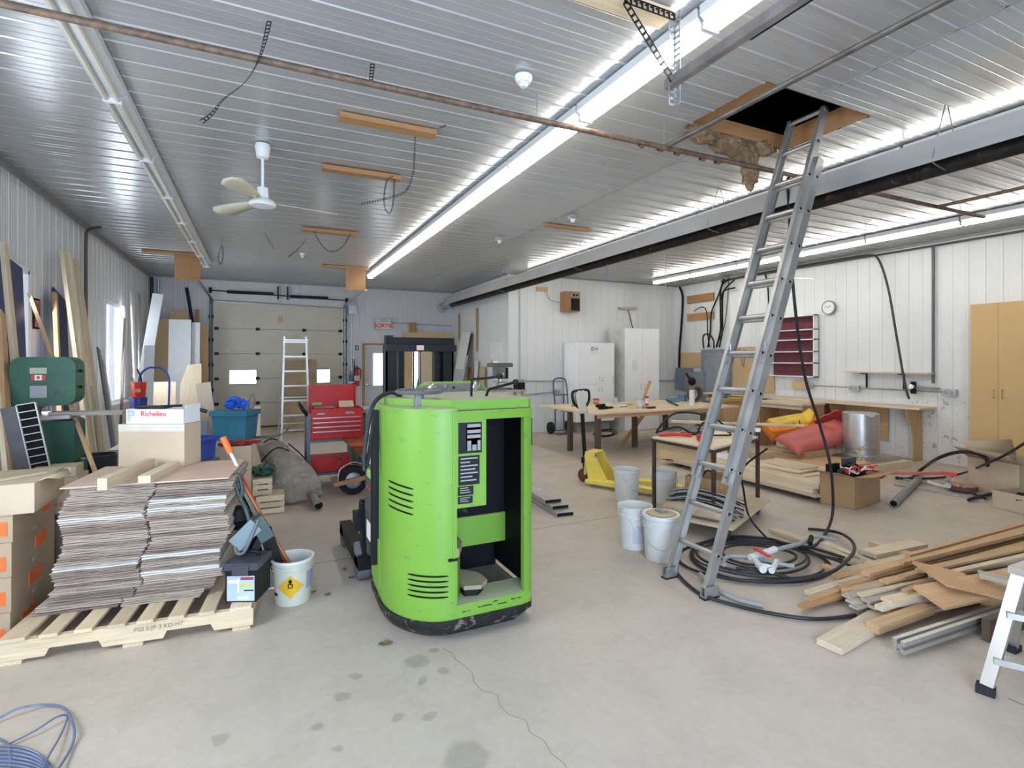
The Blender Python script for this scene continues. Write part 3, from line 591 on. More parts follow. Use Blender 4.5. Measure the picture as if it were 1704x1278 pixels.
def outline(off=0, x1=1.06, k=14): return [(.72 - off, 3.76)] + [arc(PI / 2 * i / k, off) for i in range(k + 1)] + [(x1, 2.98 - off)]
# housing shell (solid prism)
MB().prism(outline() + [(1.06, 3.76)], .13, 1.37).build('housing', lime, fk, m=F, ang=30)
MB().prism(outline(.008, 1.065) + [(1.065, 3.3), (.95, 3.62), (.73, 3.7)], 1.37, 1.385).build('housing_lid', lime, fk, m=F, ang=30)
# skirt
sk = MB(); P1 = outline(.012, 1.5) + [(1.585, 3.02), (1.625, 3.10), (1.625, 3.98)]; P0 = [(x + (.03 if x < 1.1 else -.045) * 1., y + .05) for x, y in P1]
A = [sk.bm.verts.new((x, y, .135)) for x, y in P1]; B = [sk.bm.verts.new((x, y, .09)) for x, y in P1]; D = [sk.bm.verts.new((x, y, .03)) for x, y in P0]
for a, b_ in ((A, B), (B, D)):
    for i in range(len(A)): j = (i + 1) % len(A); sk.bm.faces.new((a[i], a[j], b_[j], b_[i]))
sk.bm.faces.new(A); sk.bm.faces.new(D[::-1]); sk.build('skirt', skm, fk, m=F, ang=50)
# operator compartment
MB().prism([(1.06, 2.98), (1.5, 2.98), (1.57, 3.0), (1.605, 3.07), (1.605, 3.2), (1.06, 3.2)], .135, .212).build('sill', lime, fk, .004, m=F)
MB().b2((1.06, 2.985, .79), (1.255, 3.02, 1.3148)).build('label_panel', lime, fk, .006, m=F)
MB().prism([(1.06, 2.985), (1.52, 2.985), (1.59, 3.02), (1.60, 3.06), (1.60, 3.3), (1.06, 3.3)], 1.315, 1.368).build('header', lime, fk, .006, m=F)
pp = MB(); pp.prism([(1.515, 2.985), (1.575, 3.0), (1.605, 3.06), (1.605, 3.16), (1.58, 3.16), (1.58, 3.08), (1.515, 3.03)], .2, 1.32); pp.build('corner_post', lime, fk, .004, m=F, ang=50)
MB().b2((1.585, 3.16, .2), (1.605, 3.98, 1.14)).build('side_panel', lime, fk, .004, m=F)
MB().b2((1.588, 3.12, 1.14), (1.603, 3.9, 1.33)).build('side_window', voidm, fk, m=F)
MB().b2((1.06, 3.42, .60), (1.59, 3.46, 1.33)).build('backrest_pad', M('pad_black', (.007, .007, .008), .7, dirt=(.05, .042, .034), dirtp=.60, vs=2.2), fk, .02, m=F)
MB().b2((1.06, 3.40, .40), (1.59, 3.43, .60)).build('inner_panel', lime, fk, m=F)
MB().b2((1.06, 3.60, .14), (1.59, 3.62, .62)).build('inner_wall', voidm, fk, m=F)
MB().b2((1.06, 3.03, .14), (1.59, 3.6, .16)).build('compartment_floor', M('dusty_floor', (.20, .17, .12), .9, dirt=(.08, .07, .06)), fk, m=F)
MB().prism([(1.06, 3.0), (1.075, 3.0), (1.135, 3.12), (1.145, 3.25), (1.12, 3.38), (1.06, 3.4)], .16, .50).build('knee_guard', lime, fk, .008, m=F, ang=50)
MB().prism([(1.055, 2.985), (1.08, 2.985), (1.14, 3.10), (1.15, 3.25), (1.12, 3.39), (1.05, 3.4)], .50, .55).build('arm_pad', dusty, fk, .012, m=F, ang=50)
MB().prism([(1.14, 3.06), (1.24, 3.03), (1.31, 3.10), (1.30, 3.22), (1.2, 3.34), (1.13, 3.3)], .26, .285).build('foot_pedal', dusty, fk, .008, m=F)
MB().prism([(1.15, 3.08), (1.23, 3.06), (1.29, 3.12), (1.2, 3.3), (1.14, 3.26)], .16, .26).build('pedal_base', black, fk, .01, m=F)
MB().b2((1.575, 3.08, .215), (1.584, 3.6, 1.31)).build('side_liner', voidm, fk, m=F)
MB().beam((1.5925, 3.029, 1.13), (1.5925, 3.029, 1.30), .036, .006, (.894, -.447, 0)).build('corner_slot', voidm, fk, .002, m=F)
for x0_, z0_, w_ in ((1.10, .165, .05), (1.20, .175, .09), (1.33, .168, .06), (1.42, .18, .07), (1.30, .19, .03)): MB().b2((x0_, 2.9788, z0_), (x0_ + w_, 2.9802, z0_ + .006)).build('scuff_mark', skm, fk, m=F)
# flange strip beside the labels
MB().b2((1.035, 2.972, .50), (1.062, 2.99, 1.372)).build('flange', lime, fk, .003, m=F); MB().b2((1.01, 2.968, .485), (1.065, 2.985, .50)).build('flange_tip', black, fk, m=F)
# top cover with rear console
MB().prism([(.80, 3.36), (1.05, 3.10), (1.07, 3.03), (1.57, 3.03), (1.60, 3.06), (1.60, 3.95), (.84, 3.95), (.76, 3.74), (.74, 3.5)], 1.372, 1.43).build('top_cover', lime, fk, .012, m=F, seg=2)
co = MB(); A = []
prof = [(1.06, 1.41), (1.10, 1.475), (1.16, 1.505), (1.55, 1.505), (1.62, 1.48), (1.66, 1.41)]
for yy in (3.91, 3.985): A.append([co.bm.verts.new((x, yy + (1.505 - z) * -.2, z)) for x, z in prof])
for i in range(6): j = (i + 1) % 6; co.bm.faces.new((A[0][i], A[0][j], A[1][j], A[1][i]))
co.bm.faces.new(A[0]); co.bm.faces.new(A[1][::-1]); co.build('console', lime, fk, .006, m=F)
co = MB(); A = [co.bm.verts.new((x, 3.895, z)) for x, z in [(1.08, 1.43), (1.12, 1.475), (1.17, 1.492), (1.54, 1.492), (1.60, 1.47), (1.64, 1.43)]]
g = co.bm.faces.new(A); ex = bmesh.ops.extrude_face_region(co.bm, geom=[g]); [setattr(v, 'co', v.co + V((0, .02, 0))) for v in ex['geom'] if isinstance(v, bmesh.types.BMVert)]
co.build('dash_panel', deckm, fk, m=F)
for x in (1.19, 1.545): 
    o = MB().lathe([(0, 0), (.02, -.004), (.032, 0), (.036, .006), (.036, .02)], (x, 3.88, 1.462), 24, 'y').build('gauge', chrome, fk, m=F)
MB().lathe([(0, -.01), (.008, -.01), (.008, .02)], (1.36, 3.88, 1.462), 12, 'y').build('knob', black, fk, m=F)
# steering wheel
sw = MB(); c0 = V((.915, 3.27, 1.478))
sw.tube([c0 + V((.135 * math.cos(a), .135 * math.sin(a), .0)) for a in [2 * PI * i / 16 for i in range(16)]], .014, 8, 4, closed=True)
for a in (.5, 2.6, 4.71): sw.tube([c0, c0 + V((.07 * math.cos(a), .07 * math.sin(a), -.004)), c0 + V((.13 * math.cos(a), .13 * math.sin(a), 0))], .011, 8, 3)
sw.lathe([(0, .012), (.03, .012), (.036, -.004), (.03, -.02)], c0, 20); sw.build('steering_wheel', M('wheel_grey', (.10, .105, .105), .45), fk, m=F)
MB().lathe([(.034, 1.385), (.034, 1.42), (.028, 1.47), (.0, 1.475)], (c0.x, c0.y, 0), 20).build('steering_column', M('column_grey', (.15, .16, .15), .45), fk, m=F)
MB().tube([c0 + V((.1, -.04, .0)), c0 + V((.155, -.03, .012)), c0 + V((.165, -.03, .04))], .012, 8).lathe([(0, .04), (.018, .035), (.018, .01), (0, .0)], c0 + V((.165, -.03, .01)), 16).build('spinner_knob', M('wheel_grey', (.10, .105, .105), .45), fk, m=F)
for p0, p1, p2, k in (((1.30, 3.35, 1.43), (1.30, 3.34, 1.54), (1.47, 3.26, 1.565), 0), ((1.40, 3.33, 1.43), (1.41, 3.31, 1.475), (1.535, 3.15, 1.53), 1)):
    l = MB().tube([p0, V(p0).lerp(V(p1), .8), V(p1) + V((.012, 0, .004)), V(p1).lerp(V(p2), .5), p2], .009, 8).build('control_lever', black, fk, m=F)
    MB().lathe([(0, -.02), (.016, -.014), (.02, 0), (.016, .014), (0, .02)], p2, 16).build('lever_knob', black, l)
# vents: dark slots following the housing
def slot(th0, th1, z, dz=0.):
    b = MB(); n_ = 8; g0 = []; g1 = []
    for i in range(n_ + 1):
        th = th0 + (th1 - th0) * i / n_; x, y = arc(th, .0025); zz = z + dz * (1 - i / n_); e = 1 if 0 < i < n_ else .5
        g0.append((x, y, zz + .0055 * e)); g1.append((x, y, zz - .0055 * e))
    return b.sheet([g0, g1]).build('vent_slot', voidm, fk, m=F)
for i in range(5): slot(R(18), R(50), .91 - i * .038, .022)
for i in range(5): slot(R(44), R(85), .40 - i * .031, .002)
# data plates
def plate(x0, z0, x1, z1, mat, lines=0):
    o = MB().b2((x0, 2.981, z0), (x1, 2.986, z1)).build('data_plate', mat, fk, m=F); random.seed(int(z0 * 1000))
    if lines:
        b = MB(); h = (z1 - z0) / (lines + 1)
        for i in range(lines): zz = z1 - h * (i + .9); b.b2((x0 + .012, 2.9795, zz), (x0 + .012 + (x1 - x0 - .024) * random.uniform(.5, 1), 2.981, zz + h * .35))
        b.build('print', M('print_grey', (.35, .35, .34), .5), o)
    return o
dk = M('plate_black', (.02, .02, .022), .4); sv = M('plate_silver', (.35, .35, .35), .35, .5)
plate(1.075, 1.115, 1.225, 1.30, dk, 0); o = plate(1.125, 1.135, 1.215, 1.285, dk, 0)
b = MB(); [b.b2((1.128 + .002, 2.9785, z), (1.215, 2.981, z + .02)) for z in (1.27, 1.235, 1.205)]; b.b2((1.13, 2.9785, 1.13), (1.155, 2.981, 1.19)).b2((1.162, 2.9785, 1.13), (1.19, 2.981, 1.165)).b2((1.196, 2.9785, 1.13), (1.215, 2.981, 1.19)); b.build('print', sv, o)
plate(1.075, .925, 1.21, 1.10, dk, 7); plate(1.072, .865 + .0, 1.17, .918, dk, 3); plate(1.072, .815, 1.165, .858, dk, 3)
# side battery pad and left panel
MB().prism([(3.56, 1.34), (3.78, 1.33), (3.80, .52), (3.74, .34), (3.62, .36), (3.58, .6)], .675, .715, 'x').build('side_pad', M('pad_side', (.06, .06, .062), .55, 0, .3, 5, dirt=(.16, .15, .13), dirtp=.6), fk, .012, m=F, seg=2)
MB().prism([(3.50, 1.345), (3.56, 1.345), (3.585, .33), (3.52, .33)], .672, .715, 'x').build('pad_edge', black, fk, .008, m=F)
for z0, z1, mt in ((1.18, 1.27, white), (.98, 1.12, M('sticker_pale', (.55, .57, .6), .5)), (.88, .94, M('sticker_green', (.3, .5, .15), .5)), (.80, .815, redpl), (.46, .58, white)):
    MB().b2((.671, 3.60, z0), (.675, 3.72, z1)).build('sticker', mt, fk, m=F)
MB().b2((.704, 3.46, .20), (.712, 3.72, .50)).build('access_door', lime, fk, .004, m=F)
for i in range(3): MB().beam((.697, 3.55, .42 - i * .03), (.697, 3.70, .38 - i * .03), .003, .006, (1, 0, 0)).build('vent_slot', voidm, fk, m=F)
# hose loop over the left side
for k, pts in enumerate((((.86, 3.5, 1.43), (.78, 3.5, 1.46), (.66, 3.45, 1.38), (.605, 3.42, 1.1), (.60, 3.4, .98)), ((.60, 3.4, .98), (.63, 3.43, 1.06), (.67, 3.5, 1.22), (.69, 3.55, 1.3)))):
    MB().tube(pts, .014, 10).build('power_cable', hose_m, fk, m=F)
# mast
MY = 4.32
for x in (.965, 1.445):
    u = MB().b2((x - .045, MY - .06, .06), (x + .045, MY - .045, 1.80)).b2((x - .045 if x < 1.2 else x + .03, MY - .06, .06), (x - .03 if x < 1.2 else x + .045, MY + .06, 1.80)).b2((x - .045, MY + .045, .06), (x + .045, MY + .06, 1.80)).build('mast_upright', mastm, fk, .004, m=F)
for x in (1.06, 1.36): MB().b2((x - .02, MY - .02, .1), (x + .02, MY + .06, 1.78)).build('inner_upright', mastm, fk, .003, m=F)
MB().b2((.94, MY - .05, 1.80), (1.50, MY + .06, 1.86)).build('mast_top', mastm, fk, .01, m=F)
cb = MB(); cb.prism([(.905, MY - .04), (.93, MY - .10), (1.50, MY - .10), (1.53, MY - .04), (1.50, MY), (.93, MY)], 1.745, 1.80); cb.build('cross_head', M('cross_black', (.012, .012, .013), .4), fk, .008, m=F)
MB().b2((1.16, MY - .104, 1.755), (1.22, MY - .10, 1.795)).build('sticker', M('sticker_tan', (.6, .45, .33), .5), fk, m=F)
MB().b2((.925, MY - .03, 1.80), (.985, MY + .04, 1.875)).build('chain_anchor', mastm, fk, .006, m=F)
MB().cyl((1.19, MY, .3), (1.19, MY, 1.76), .036, n=24).build('lift_cylinder', chrome, fk, m=F)
MB().cyl((1.19, MY, .1), (1.19, MY, 1.2), .05, n=24).build('cylinder_sleeve', mastm, fk, m=F)
for z in (.5, .95, 1.3): MB().b2((.93, MY + .06, z), (1.48, MY + .09, z + .07)).build('cross_member', mastm, fk, m=F)
for x in (.72, 1.60):
    s = -1 if x < 1 else 1
    MB().b2((x - .05, 4.05, .10), (x + .05, 5.05, .20)).build('outrigger_leg', mastm, fk, .006, m=F)
    for y in (4.15, 4.95): MB().lathe([(0, -.05), (.09, -.05), (.10, -.04), (.10, .04), (.09, .05), (0, .05)], (x, y, .10), 28, 'x').build('load_wheel', M('wheel_tyre', (.12, .13, .15), .6), fk, .0, m=F)
MB().prism([(-.03, .20), (.08, .20), (.11, .26), (.02, .30), (-.09, .24)], .66, .80, 'x', Matrix.Translation((0, 4.1, 0))).build('wheel_fender', M('fender_grey', (.16, .17, .19), .45), fk, .01, m=F)
MB().b2((.69, 4.0, .22), (.80, 4.12, .62)).build('fork_carriage', black, fk, .006, m=F); MB().b2((.63, 3.98, .42), (.80, 4.06, .56)).build('carriage_block', black, fk, .006, m=F); MB().b2((.675, 3.98, .56), (.80, 4.06, .62)).build('carriage_block', black, fk, .006, m=F)
MB().b2((.8, 3.95, .12), (1.5, 4.4, .5)).build('axle_frame', mastm, fk, m=F)

# ================= EXTENSION LADDER =================
ra, rb = V((2.84, 0, 0)), V((4.24, 0, 3.72)); ld = (rb - ra).normalized(); LL = (rb - ra).length; nrm = V((-ld.z, 0, ld.x))
lt = thing('extension_ladder', 'tall aluminium extension ladder leaning up through the ceiling hatch', 'ladder', (2.84, 2.95, 0)); LM = wp(lt)
Y0, Y1 = 2.76, 3.15
def rail(sec, y, s0, s1, off, w_=.075):
    a = ra + ld * s0 + nrm * off; c = ra + ld * s1 + nrm * off; sgn = 1 if y > 2.95 else -1
    a, c = V((a.x, y, a.z)), V((c.x, y, c.z)); b = MB(); yv = V((0, 1, 0))
    b.beam(a, c, .004, w_, nrm); o1 = nrm * (w_ / 2)
    for k in (-1, 1): b.beam(a + o1 * k - yv * sgn * .014, c + o1 * k - yv * sgn * .014, .030, .004, nrm)
    return b.build('side_rail', aluw, lt, m=LM)
for y in (Y0, Y1): rail('b', y, .06, LL - .45, 0, .072)
for y in (Y0 + .03, Y1 - .03): rail('f', y, .80, LL, .055, .062)
k = 0
for sec, off, s0, s1, y0, y1 in (('b', 0, .30, LL - .6, Y0, Y1), ('f', .055, .915, LL, Y0 + .03, Y1 - .03)):
    s = s0
    while s < s1 + .01:
        a = ra + ld * s + nrm * off
        r_ = MB().cyl((a.x, y0 - .006, a.z), (a.x, y1 + .006, a.z), .0185, n=10).build('rung', alu, lt, m=LM)
        for yy, dy in ((y0, -1),): MB().cyl((a.x, yy + dy * .004, a.z), (a.x, yy + dy * .009, a.z), .016, n=3).build('rung_end', voidm, r_)
        s += .305
for y in (Y0, Y1):
    b = MB()
    for sd in (-.02, .02): b.b2((2.80, y + sd - .003, .012), (2.93, y + sd + .003, .085))
    b.b2((2.80, y - .02, .012), (2.93, y + .02, .02)); f_ = b.build('ladder_foot', aluw, lt, m=LM)
    MB().b2((2.795, y - .028, 0), (2.935, y + .028, .012)).build('rubber_pad', rubber, f_)
for y in (Y0 + .03, Y1 - .03):
    a = ra + ld * .86 + nrm * .04; MB().box((a.x, y, a.z), (.10, .02, .06), (0, -.4, 0)).build('guide_bracket', steel, lt, .004, m=LM)
    a = ra + ld * 1.75 + nrm * .04; MB().tube([(a.x, y, a.z), (a.x + .05, y, a.z + .03), (a.x + .045, y, a.z + .16)], .010, 6).build('rung_lock', steel, lt, m=LM)
# ================= LEFT SIDE =================
def carton(name, mat, lo, hi, label=None, cat='box', rz=0, group=None, tape=True, open_=False, flaps=(), base=None):
    lo, hi = V(lo), V(hi); c = (lo + hi) / 2; d = hi - lo
    t = thing(name, label, cat, (c.x, c.y, lo.z), rz, group)
    if open_:
        b = MB(); th = .006
        b.b2((-d.x / 2, -d.y / 2, 0), (d.x / 2, d.y / 2, th)); b.b2((-d.x / 2, -d.y / 2, 0), (d.x / 2, -d.y / 2 + th, d.z)); b.b2((-d.x / 2, d.y / 2 - th, 0), (d.x / 2, d.y / 2, d.z))
        b.b2((-d.x / 2, -d.y / 2, 0), (-d.x / 2 + th, d.y / 2, d.z)); b.b2((d.x / 2 - th, -d.y / 2, 0), (d.x / 2, d.y / 2, d.z)); b.build('carton_body', mat, t)
        for (side, ang, ln) in flaps:
            a = R(ang); s_, c_ = math.sin(a), math.cos(a)
            if side in 'fb': y = -d.y / 2 if side == 'f' else d.y / 2; k = -1 if side == 'f' else 1; MB().sheet([[(-d.x / 2, y, d.z), (d.x / 2, y, d.z)], [(-d.x / 2 + .01, y + k * ln * c_, d.z + ln * s_), (d.x / 2 - .01, y + k * ln * c_, d.z + ln * s_)]]).build('flap', mat, t).modifiers.new('s', 'SOLIDIFY').thickness = .004
            else: x = -d.x / 2 if side == 'l' else d.x / 2; k = -1 if side == 'l' else 1; MB().sheet([[(x, -d.y / 2, d.z), (x, d.y / 2, d.z)], [(x + k * ln * c_, -d.y / 2 + .01, d.z + ln * s_), (x + k * ln * c_, d.y / 2 - .01, d.z + ln * s_)]]).build('flap', mat, t).modifiers.new('s', 'SOLIDIFY').thickness = .004
    else:
        MB().b2((-d.x / 2, -d.y / 2, 0), (d.x / 2, d.y / 2, d.z)).build('carton_body', mat, t, .004)
        if tape: MB().b2((-d.x / 2 - .001, -.025, d.z - .06), (d.x / 2 + .001, .025, d.z + .001)).build('packing_tape', M('tape_clear', (.52, .40, .25), .3, var=.03), t)
    t['d'] = 0; del t['d']; return t
# --- pallet with notched stringers
PR = R(-6.2); pal = thing('shipping_pallet', 'worn wooden pallet on the floor under the stack of flattened cartons', 'pallet', (-.60, 4.33, 0), PR)
pm = Matrix.Rotation(PR, 4, 'Z')
for y in (-.56, 0, .56):
    poly = [(-.635, .02), (-.635, .125), (.635, .125), (.635, .02), (.42, .02), (.40, .062), (.17, .062), (.15, .02), (-.15, .02), (-.17, .062), (-.40, .062), (-.42, .02)]
    b = MB(); A = [b.bm.verts.new((x, y - .02, z)) for x, z in poly]; B = [b.bm.verts.new((x, y + .02, z)) for x, z in poly]
    for i in range(12): j = (i + 1) % 12; b.bm.faces.new((A[i], A[j], B[j], B[i]))
    b.bm.faces.new(A[::-1]); b.bm.faces.new(B); b.build('stringer', W('pine'), pal)
xs_ = [-.565, -.40, -.24, -.08, .06, .22, .38, .565]
for i, x in enumerate(xs_): board('deck_board', (x, -.59, .135), (x, .59, .135), .085 if 0 < i < 7 else .12, .018, W('pine'), parent=pal)
for x in (-.57, 0, .57): board('bottom_board', (x, -.59, .010), (x, .59, .010), .10, .018, W('pine'), parent=pal)
text('stencil', 'PGI S-JP-3 KD-HT', .034, M('stencil_ink', (.25, .2, .15), .8), pal, TR(.13, -.5815, .092), ext=.0003)
# --- stack of flattened cartons in two columns
SR = R(-7.); variants = []
def flat_box(v):
    random.seed(40 + v); b = MB(); z = 0
    for i in range(3 if v < 4 else 2):
        f = random.uniform(-.012, .006); h = .0062 if v < 4 else .0102; r = h / 2
        prof = [(.30, z), (f - .30 + r, z), (f - .30 + r * .3, z + r * .4), (f - .30, z + r), (f - .30 + r * .3, z + r * 1.6), (f - .30 + r, z + h), (.30, z + h)]
        x0 = -.218 + random.uniform(-.006, .004); x1 = .218 + random.uniform(-.004, .006); K = 6; G = []
        for k in range(K + 1):
            x = x0 + (x1 - x0) * k / K; wv = .002 * math.sin(k * 1.7 + i * 2 + v); G.append([(x, y, zz + wv * (1 if y < 0 else .3)) for y, zz in prof])
        vs = [[b.bm.verts.new(V(p)) for p in row] for row in G]
        for a, c in zip(vs, vs[1:]):
            for q in range(len(prof)): q2 = (q + 1) % len(prof); b.bm.faces.new((a[q], a[q2], c[q2], c[q]))
        b.bm.faces.new(vs[0][::-1]); b.bm.faces.new(vs[-1]); z += h + .0028
    return b
mats = [M('carton_taupe', (.44, .36, .29), .8, 0, .12, 5), M('carton_print_white', (.62, .60, .57), .75, 0, .08, 3, dirt=(.42, .33, .25), dirtp=.6), M('carton_brown', (.30, .235, .19), .85, 0, .14, 5)]
protos = {}
nl = 29; z = .1455
for i in range(nl):
    random.seed(100 + i)
    sh = .02 * math.sin(i * .5) + (-.10 if i < 2 else -.05 if i < 5 else 0)
    for col in (0, 1):
        key = random.choice([(0, 0), (4, 1), (2, 2), (3, 0), (0, 2), (1, 0), (5, 1), (3, 2), (4, 0)])
        hz = .0262
        x = -.835 + sh + col * .447 + random.uniform(-.006, .006) + .0045 * (i - 10) * .6; y = 4.26 - .122 * (x + .6) + random.uniform(-.01, .01) + (.03 if i < 5 else 0)
        lab = 'flattened cardboard carton in the ' + ('left' if col == 0 else 'right') + ' column of the pallet stack'
        if key not in protos:
            o = flat_box(key[0]).build('flattened_carton', mats[key[1]], base=False); protos[key] = o
        else: o = protos[key].copy(); C.objects.link(o)
        tag(o, lab, 'carton', 'flattened cartons in the ' + ('left' if col == 0 else 'right') + ' column')
        o.location = (x, y, z); o.rotation_euler = (0, R(-.0), SR + R(random.uniform(-1, 1)))
    z += hz
zt = z + .002
print('stack top', zt)
tm = Matrix.Translation((-.60, 4.27, zt)) @ Matrix.Rotation(SR, 4, 'Z')
ts = MB(); ts.b2((-.43, -.33, 0), (.47, .33, .008)); tag(ts.build('top_sheet', M('pinkish_sheet', (.58, .42, .32), .6, 0, .08, 2), m=tm), 'pinkish brown sheet covering the top of the carton stack', 'sheet'); zs = zt + .0085
def on_stack(px0, py0, px1, py1, w_, h, k, label):
    p, q = aZ(px0, py0, zs + h / 2), aZ(px1, py1, zs + h / 2); return board('wood_block', p, q, w_, h, W(k), label, 'block')
o = on_stack(170, 806, 251, 771, .05, .068, 'pale', 'long grooved pale wood block lying on the carton stack, left one'); on_stack(240, 798, 290, 773, .068, .045, 'pale', 'shorter pale wood block with white painted end on the carton stack')
# box and white carton at the back of the stack
VR = -YAW
c = aZ(252, 776, zs); nrm2 = V((math.sin(YAW), math.cos(YAW), 0)); c = c + nrm2 * .10
kb = carton('cardboard_box', kraft2, c - V((.235, .10, 0)), c + V((.235, .10, .30)), 'plain kraft box standing at the back of the carton stack under the white one', rz=VR, tape=False)
MB().b2((-.236, -.102, .25), (.236, -.1005, .30)).build('packing_tape', M('tape_pale', (.62, .58, .48), .5), kb)
wc = V((c.x + .02, c.y, zs + .302)); wb = carton('cardboard_box', M('carton_white', (.74, .75, .77), .5, var=.03), wc - V((.205, .10, 0)), wc + V((.205, .10, .105)), 'white printed carton with red lettering on top of the kraft box', rz=VR, tape=False)
text('lettering', 'Richelieu', .05, M('ink_red', (.7, .04, .05), .5), wb, TR(-.01, -.1012, .072), ext=.0004, bold=.001); text('logo', 'R', .11, M('ink_grey', (.42, .45, .5), .5), wb, TR(-.165, -.1012, .055), ext=.0004, bold=.004)
MB().b2((.215 - .004, -.09, .105), (.215, .09, .135)).build('flap', M('carton_white', (.74, .75, .77)), wb)
tag(MB().box((wc.x - .06, wc.y + .0, wc.z + .115), (.2, .12, .014), (0, 0, VR + .1)).build('black_tray', black, bev=.003), 'thin black tray lying on the white lettered carton', 'tray')
# --- far left pile of kraft boxes with orange tape
zz = 0; random.seed(5)
names = ['bottom', 'second', 'third', 'fourth']
for i, h in enumerate((.21, .20, .20, .16)):
    j = random.uniform(-.02, .01); t = carton('cardboard_box', kraft, (-1.95 + j, 4.03 + j * .5, zz), (-1.30 + j, 4.75, zz + h), names[i] + ' kraft box of the pile at the left edge, with orange tape', tape=False)
    MB().b2((.326, -.20 + .1 * i, .05), (.3285, .02 + .08 * i, .13)).build('orange_tape', orange, t); MB().b2((.20, -.3625, .04), (.30, -.3605, .12)).build('orange_tape', orange, t); MB().b2((-.327, -.03, h - .02), (.327, .03, h + .001)).build('packing_tape', M('tape_clear', (.52, .40, .25)), t); zz += h + .002
t = carton('cardboard_box', kraft2, (-1.95, 4.02, zz), (-1.19, 4.55, zz + .175), 'wide pale kraft box with torn flap on top of the left edge pile', tape=False)
MB().sheet([[(.38, -.2, .175), (.38, .15, .175)], [(.42, -.2, .19), (.43, .15, .18)], [(.46, -.12, .165), (.46, .10, .15)]]).build('torn_flap', kraft2, t).modifiers.new('s', 'SOLIDIFY').thickness = .004
board('wood_strip', (-1.42, 4.12, zz + .183), (-1.22, 4.32, zz + .183), .02, .012, W('pale'), 'short pale wood strip lying on the top box at the left edge', 'strip')
t = carton('cardboard_box', M('carton_brown', (.38, .29, .22)), (-1.78, 4.98, 0), (-1.22, 5.33, .5), 'dark brown box standing on the floor behind the pallet stack', tape=False)
tag(box('paper_pile', M('magazine_grey', (.16, .17, .19), .5), (-1.72, 5.0, .505), (-1.26, 5.3, .53)), 'dark flat magazines between the two boxes behind the stack', 'magazines')
t = carton('cardboard_box', kraft2, (-1.75, 4.97, .535), (-1.22, 5.25, .80), 'kraft box with red lettering behind the left edge pile', tape=False); text('lettering', 'MINI C', .045, M('ink_red', (.7, .04, .05), .5), t, TR(.12, -.1412, .07), ext=.0004)
t = carton('cardboard_box', kraft2, (-1.50, 5.0, .802), (-1.24, 5.2, .875), 'small kraft box with a white address label, topmost behind the left pile', tape=False); MB().b2((-.12, -.102, .01), (.10, -.1005, .065)).build('address_label', paper, t)
# --- green bandsaw
bs = thing('band_saw', 'green cast band saw with small flag label standing by the left wall', 'saw', (-1.62, 5.85, 0)); BW = wp(bs); yb0, yb1 = 5.68, 5.95
def rrect(x0, z0, x1, z1, r, k=5):
    P = []
    for cx, cz, a0 in ((x1 - r, z1 - r, 0), (x0 + r, z1 - r, 90), (x0 + r, z0 + r, 180), (x1 - r, z0 + r, 270)):
        for i in range(k + 1): a = R(a0 + 90 * i / k); P.append((cx + r * math.cos(a), cz + r * math.sin(a)))
    return P
def xz(b, poly, y0, y1):
    A = [b.bm.verts.new((x, y0, z)) for x, z in poly]; B = [b.bm.verts.new((x, y1, z)) for x, z in poly]; n = len(poly)
    for i in range(n): j = (i + 1) % n; b.bm.faces.new((A[i], A[j], B[j], B[i]))
    b.bm.faces.new(A[::-1]); b.bm.faces.new(B); return b
xz(MB(), rrect(-1.84, 1.29, -1.41, 1.70, .08), yb0, yb1).build('wheel_cover', green, bs, .008, m=BW)
xz(MB(), [(-1.84, 1.4), (-1.84, .9), (-1.70, .9), (-1.72, 1.1), (-1.70, 1.25), (-1.62, 1.32), (-1.5, 1.34), (-1.5, 1.45)], yb0 + .03, yb1 - .03).build('frame_arm', green, bs, .008, m=BW)
xz(MB(), rrect(-1.80, .80, -1.41, 1.16, .03), yb0 - .02, yb1 + .02).build('lower_cover', green, bs, .008, m=BW)
xz(MB(), rrect(-1.80, .0, -1.40, .79, .02), yb0 - .05, yb1 + .05).build('cabinet_base', green, bs, .006, m=BW)
MB().b2((-1.82, yb0 - .12, 1.185), (-1.42, yb1 + .1, 1.215)).build('saw_table', aluw, bs, .004, m=BW)
MB().b2((-1.60, yb0 + .1, 1.216), (-1.592, yb0 + .12, 1.32)).build('blade', steel, bs, m=BW)
MB().b2((-1.71, yb0 - .003, 1.36), (-1.60, yb0 + .001, 1.46)).build('data_plate', M('plate_grey', (.32, .34, .34), .4), bs, m=BW); MB().b2((-1.71, yb0 - .003, 1.56), (-1.60, yb0 + .001, 1.61)).build('data_plate', M('plate_cream', (.42, .42, .30), .4), bs, m=BW)
fl_ = MB().b2((-1.70, yb0 - .0035, 1.505), (-1.61, yb0 + .001, 1.55)).build('flag_label', white, bs, m=BW)
for x in (-1.70, -1.632): MB().b2((x, yb0 - .005, 1.505), (x + .022, yb0 - .0036, 1.55)).build('red_band', redpl, fl_, m=Matrix())
pts = [(0, .018), (.005, .010), (.012, .012), (.010, .003), (.014, -.004), (.004, -.008), (0, -.016), (-.004, -.008), (-.014, -.004), (-.010, .003), (-.012, .012), (-.005, .010)]
xz(MB(), [(-1.655 + x, 1.527 + z) for x, z in pts], yb0 - .005, yb0 - .0036).build('maple_leaf', redpl, fl_, m=Matrix())
for z in (1.44, 1.58): MB().cyl((-1.41, yb0 + .1, z), (-1.385, yb0 + .1, z), .012, n=10).build('latch', black, bs, m=BW)
MB().b2((-1.56, yb0 - .055, .62), (-1.50, yb0 - .049, .72)).build('switch_plate', M('switch_grey', (.2, .2, .2), .4), bs, m=BW); MB().b2((-1.49, yb0 - .055, .52), (-1.44, yb0 - .049, .60)).build('warning_label', redpl, bs, m=BW)
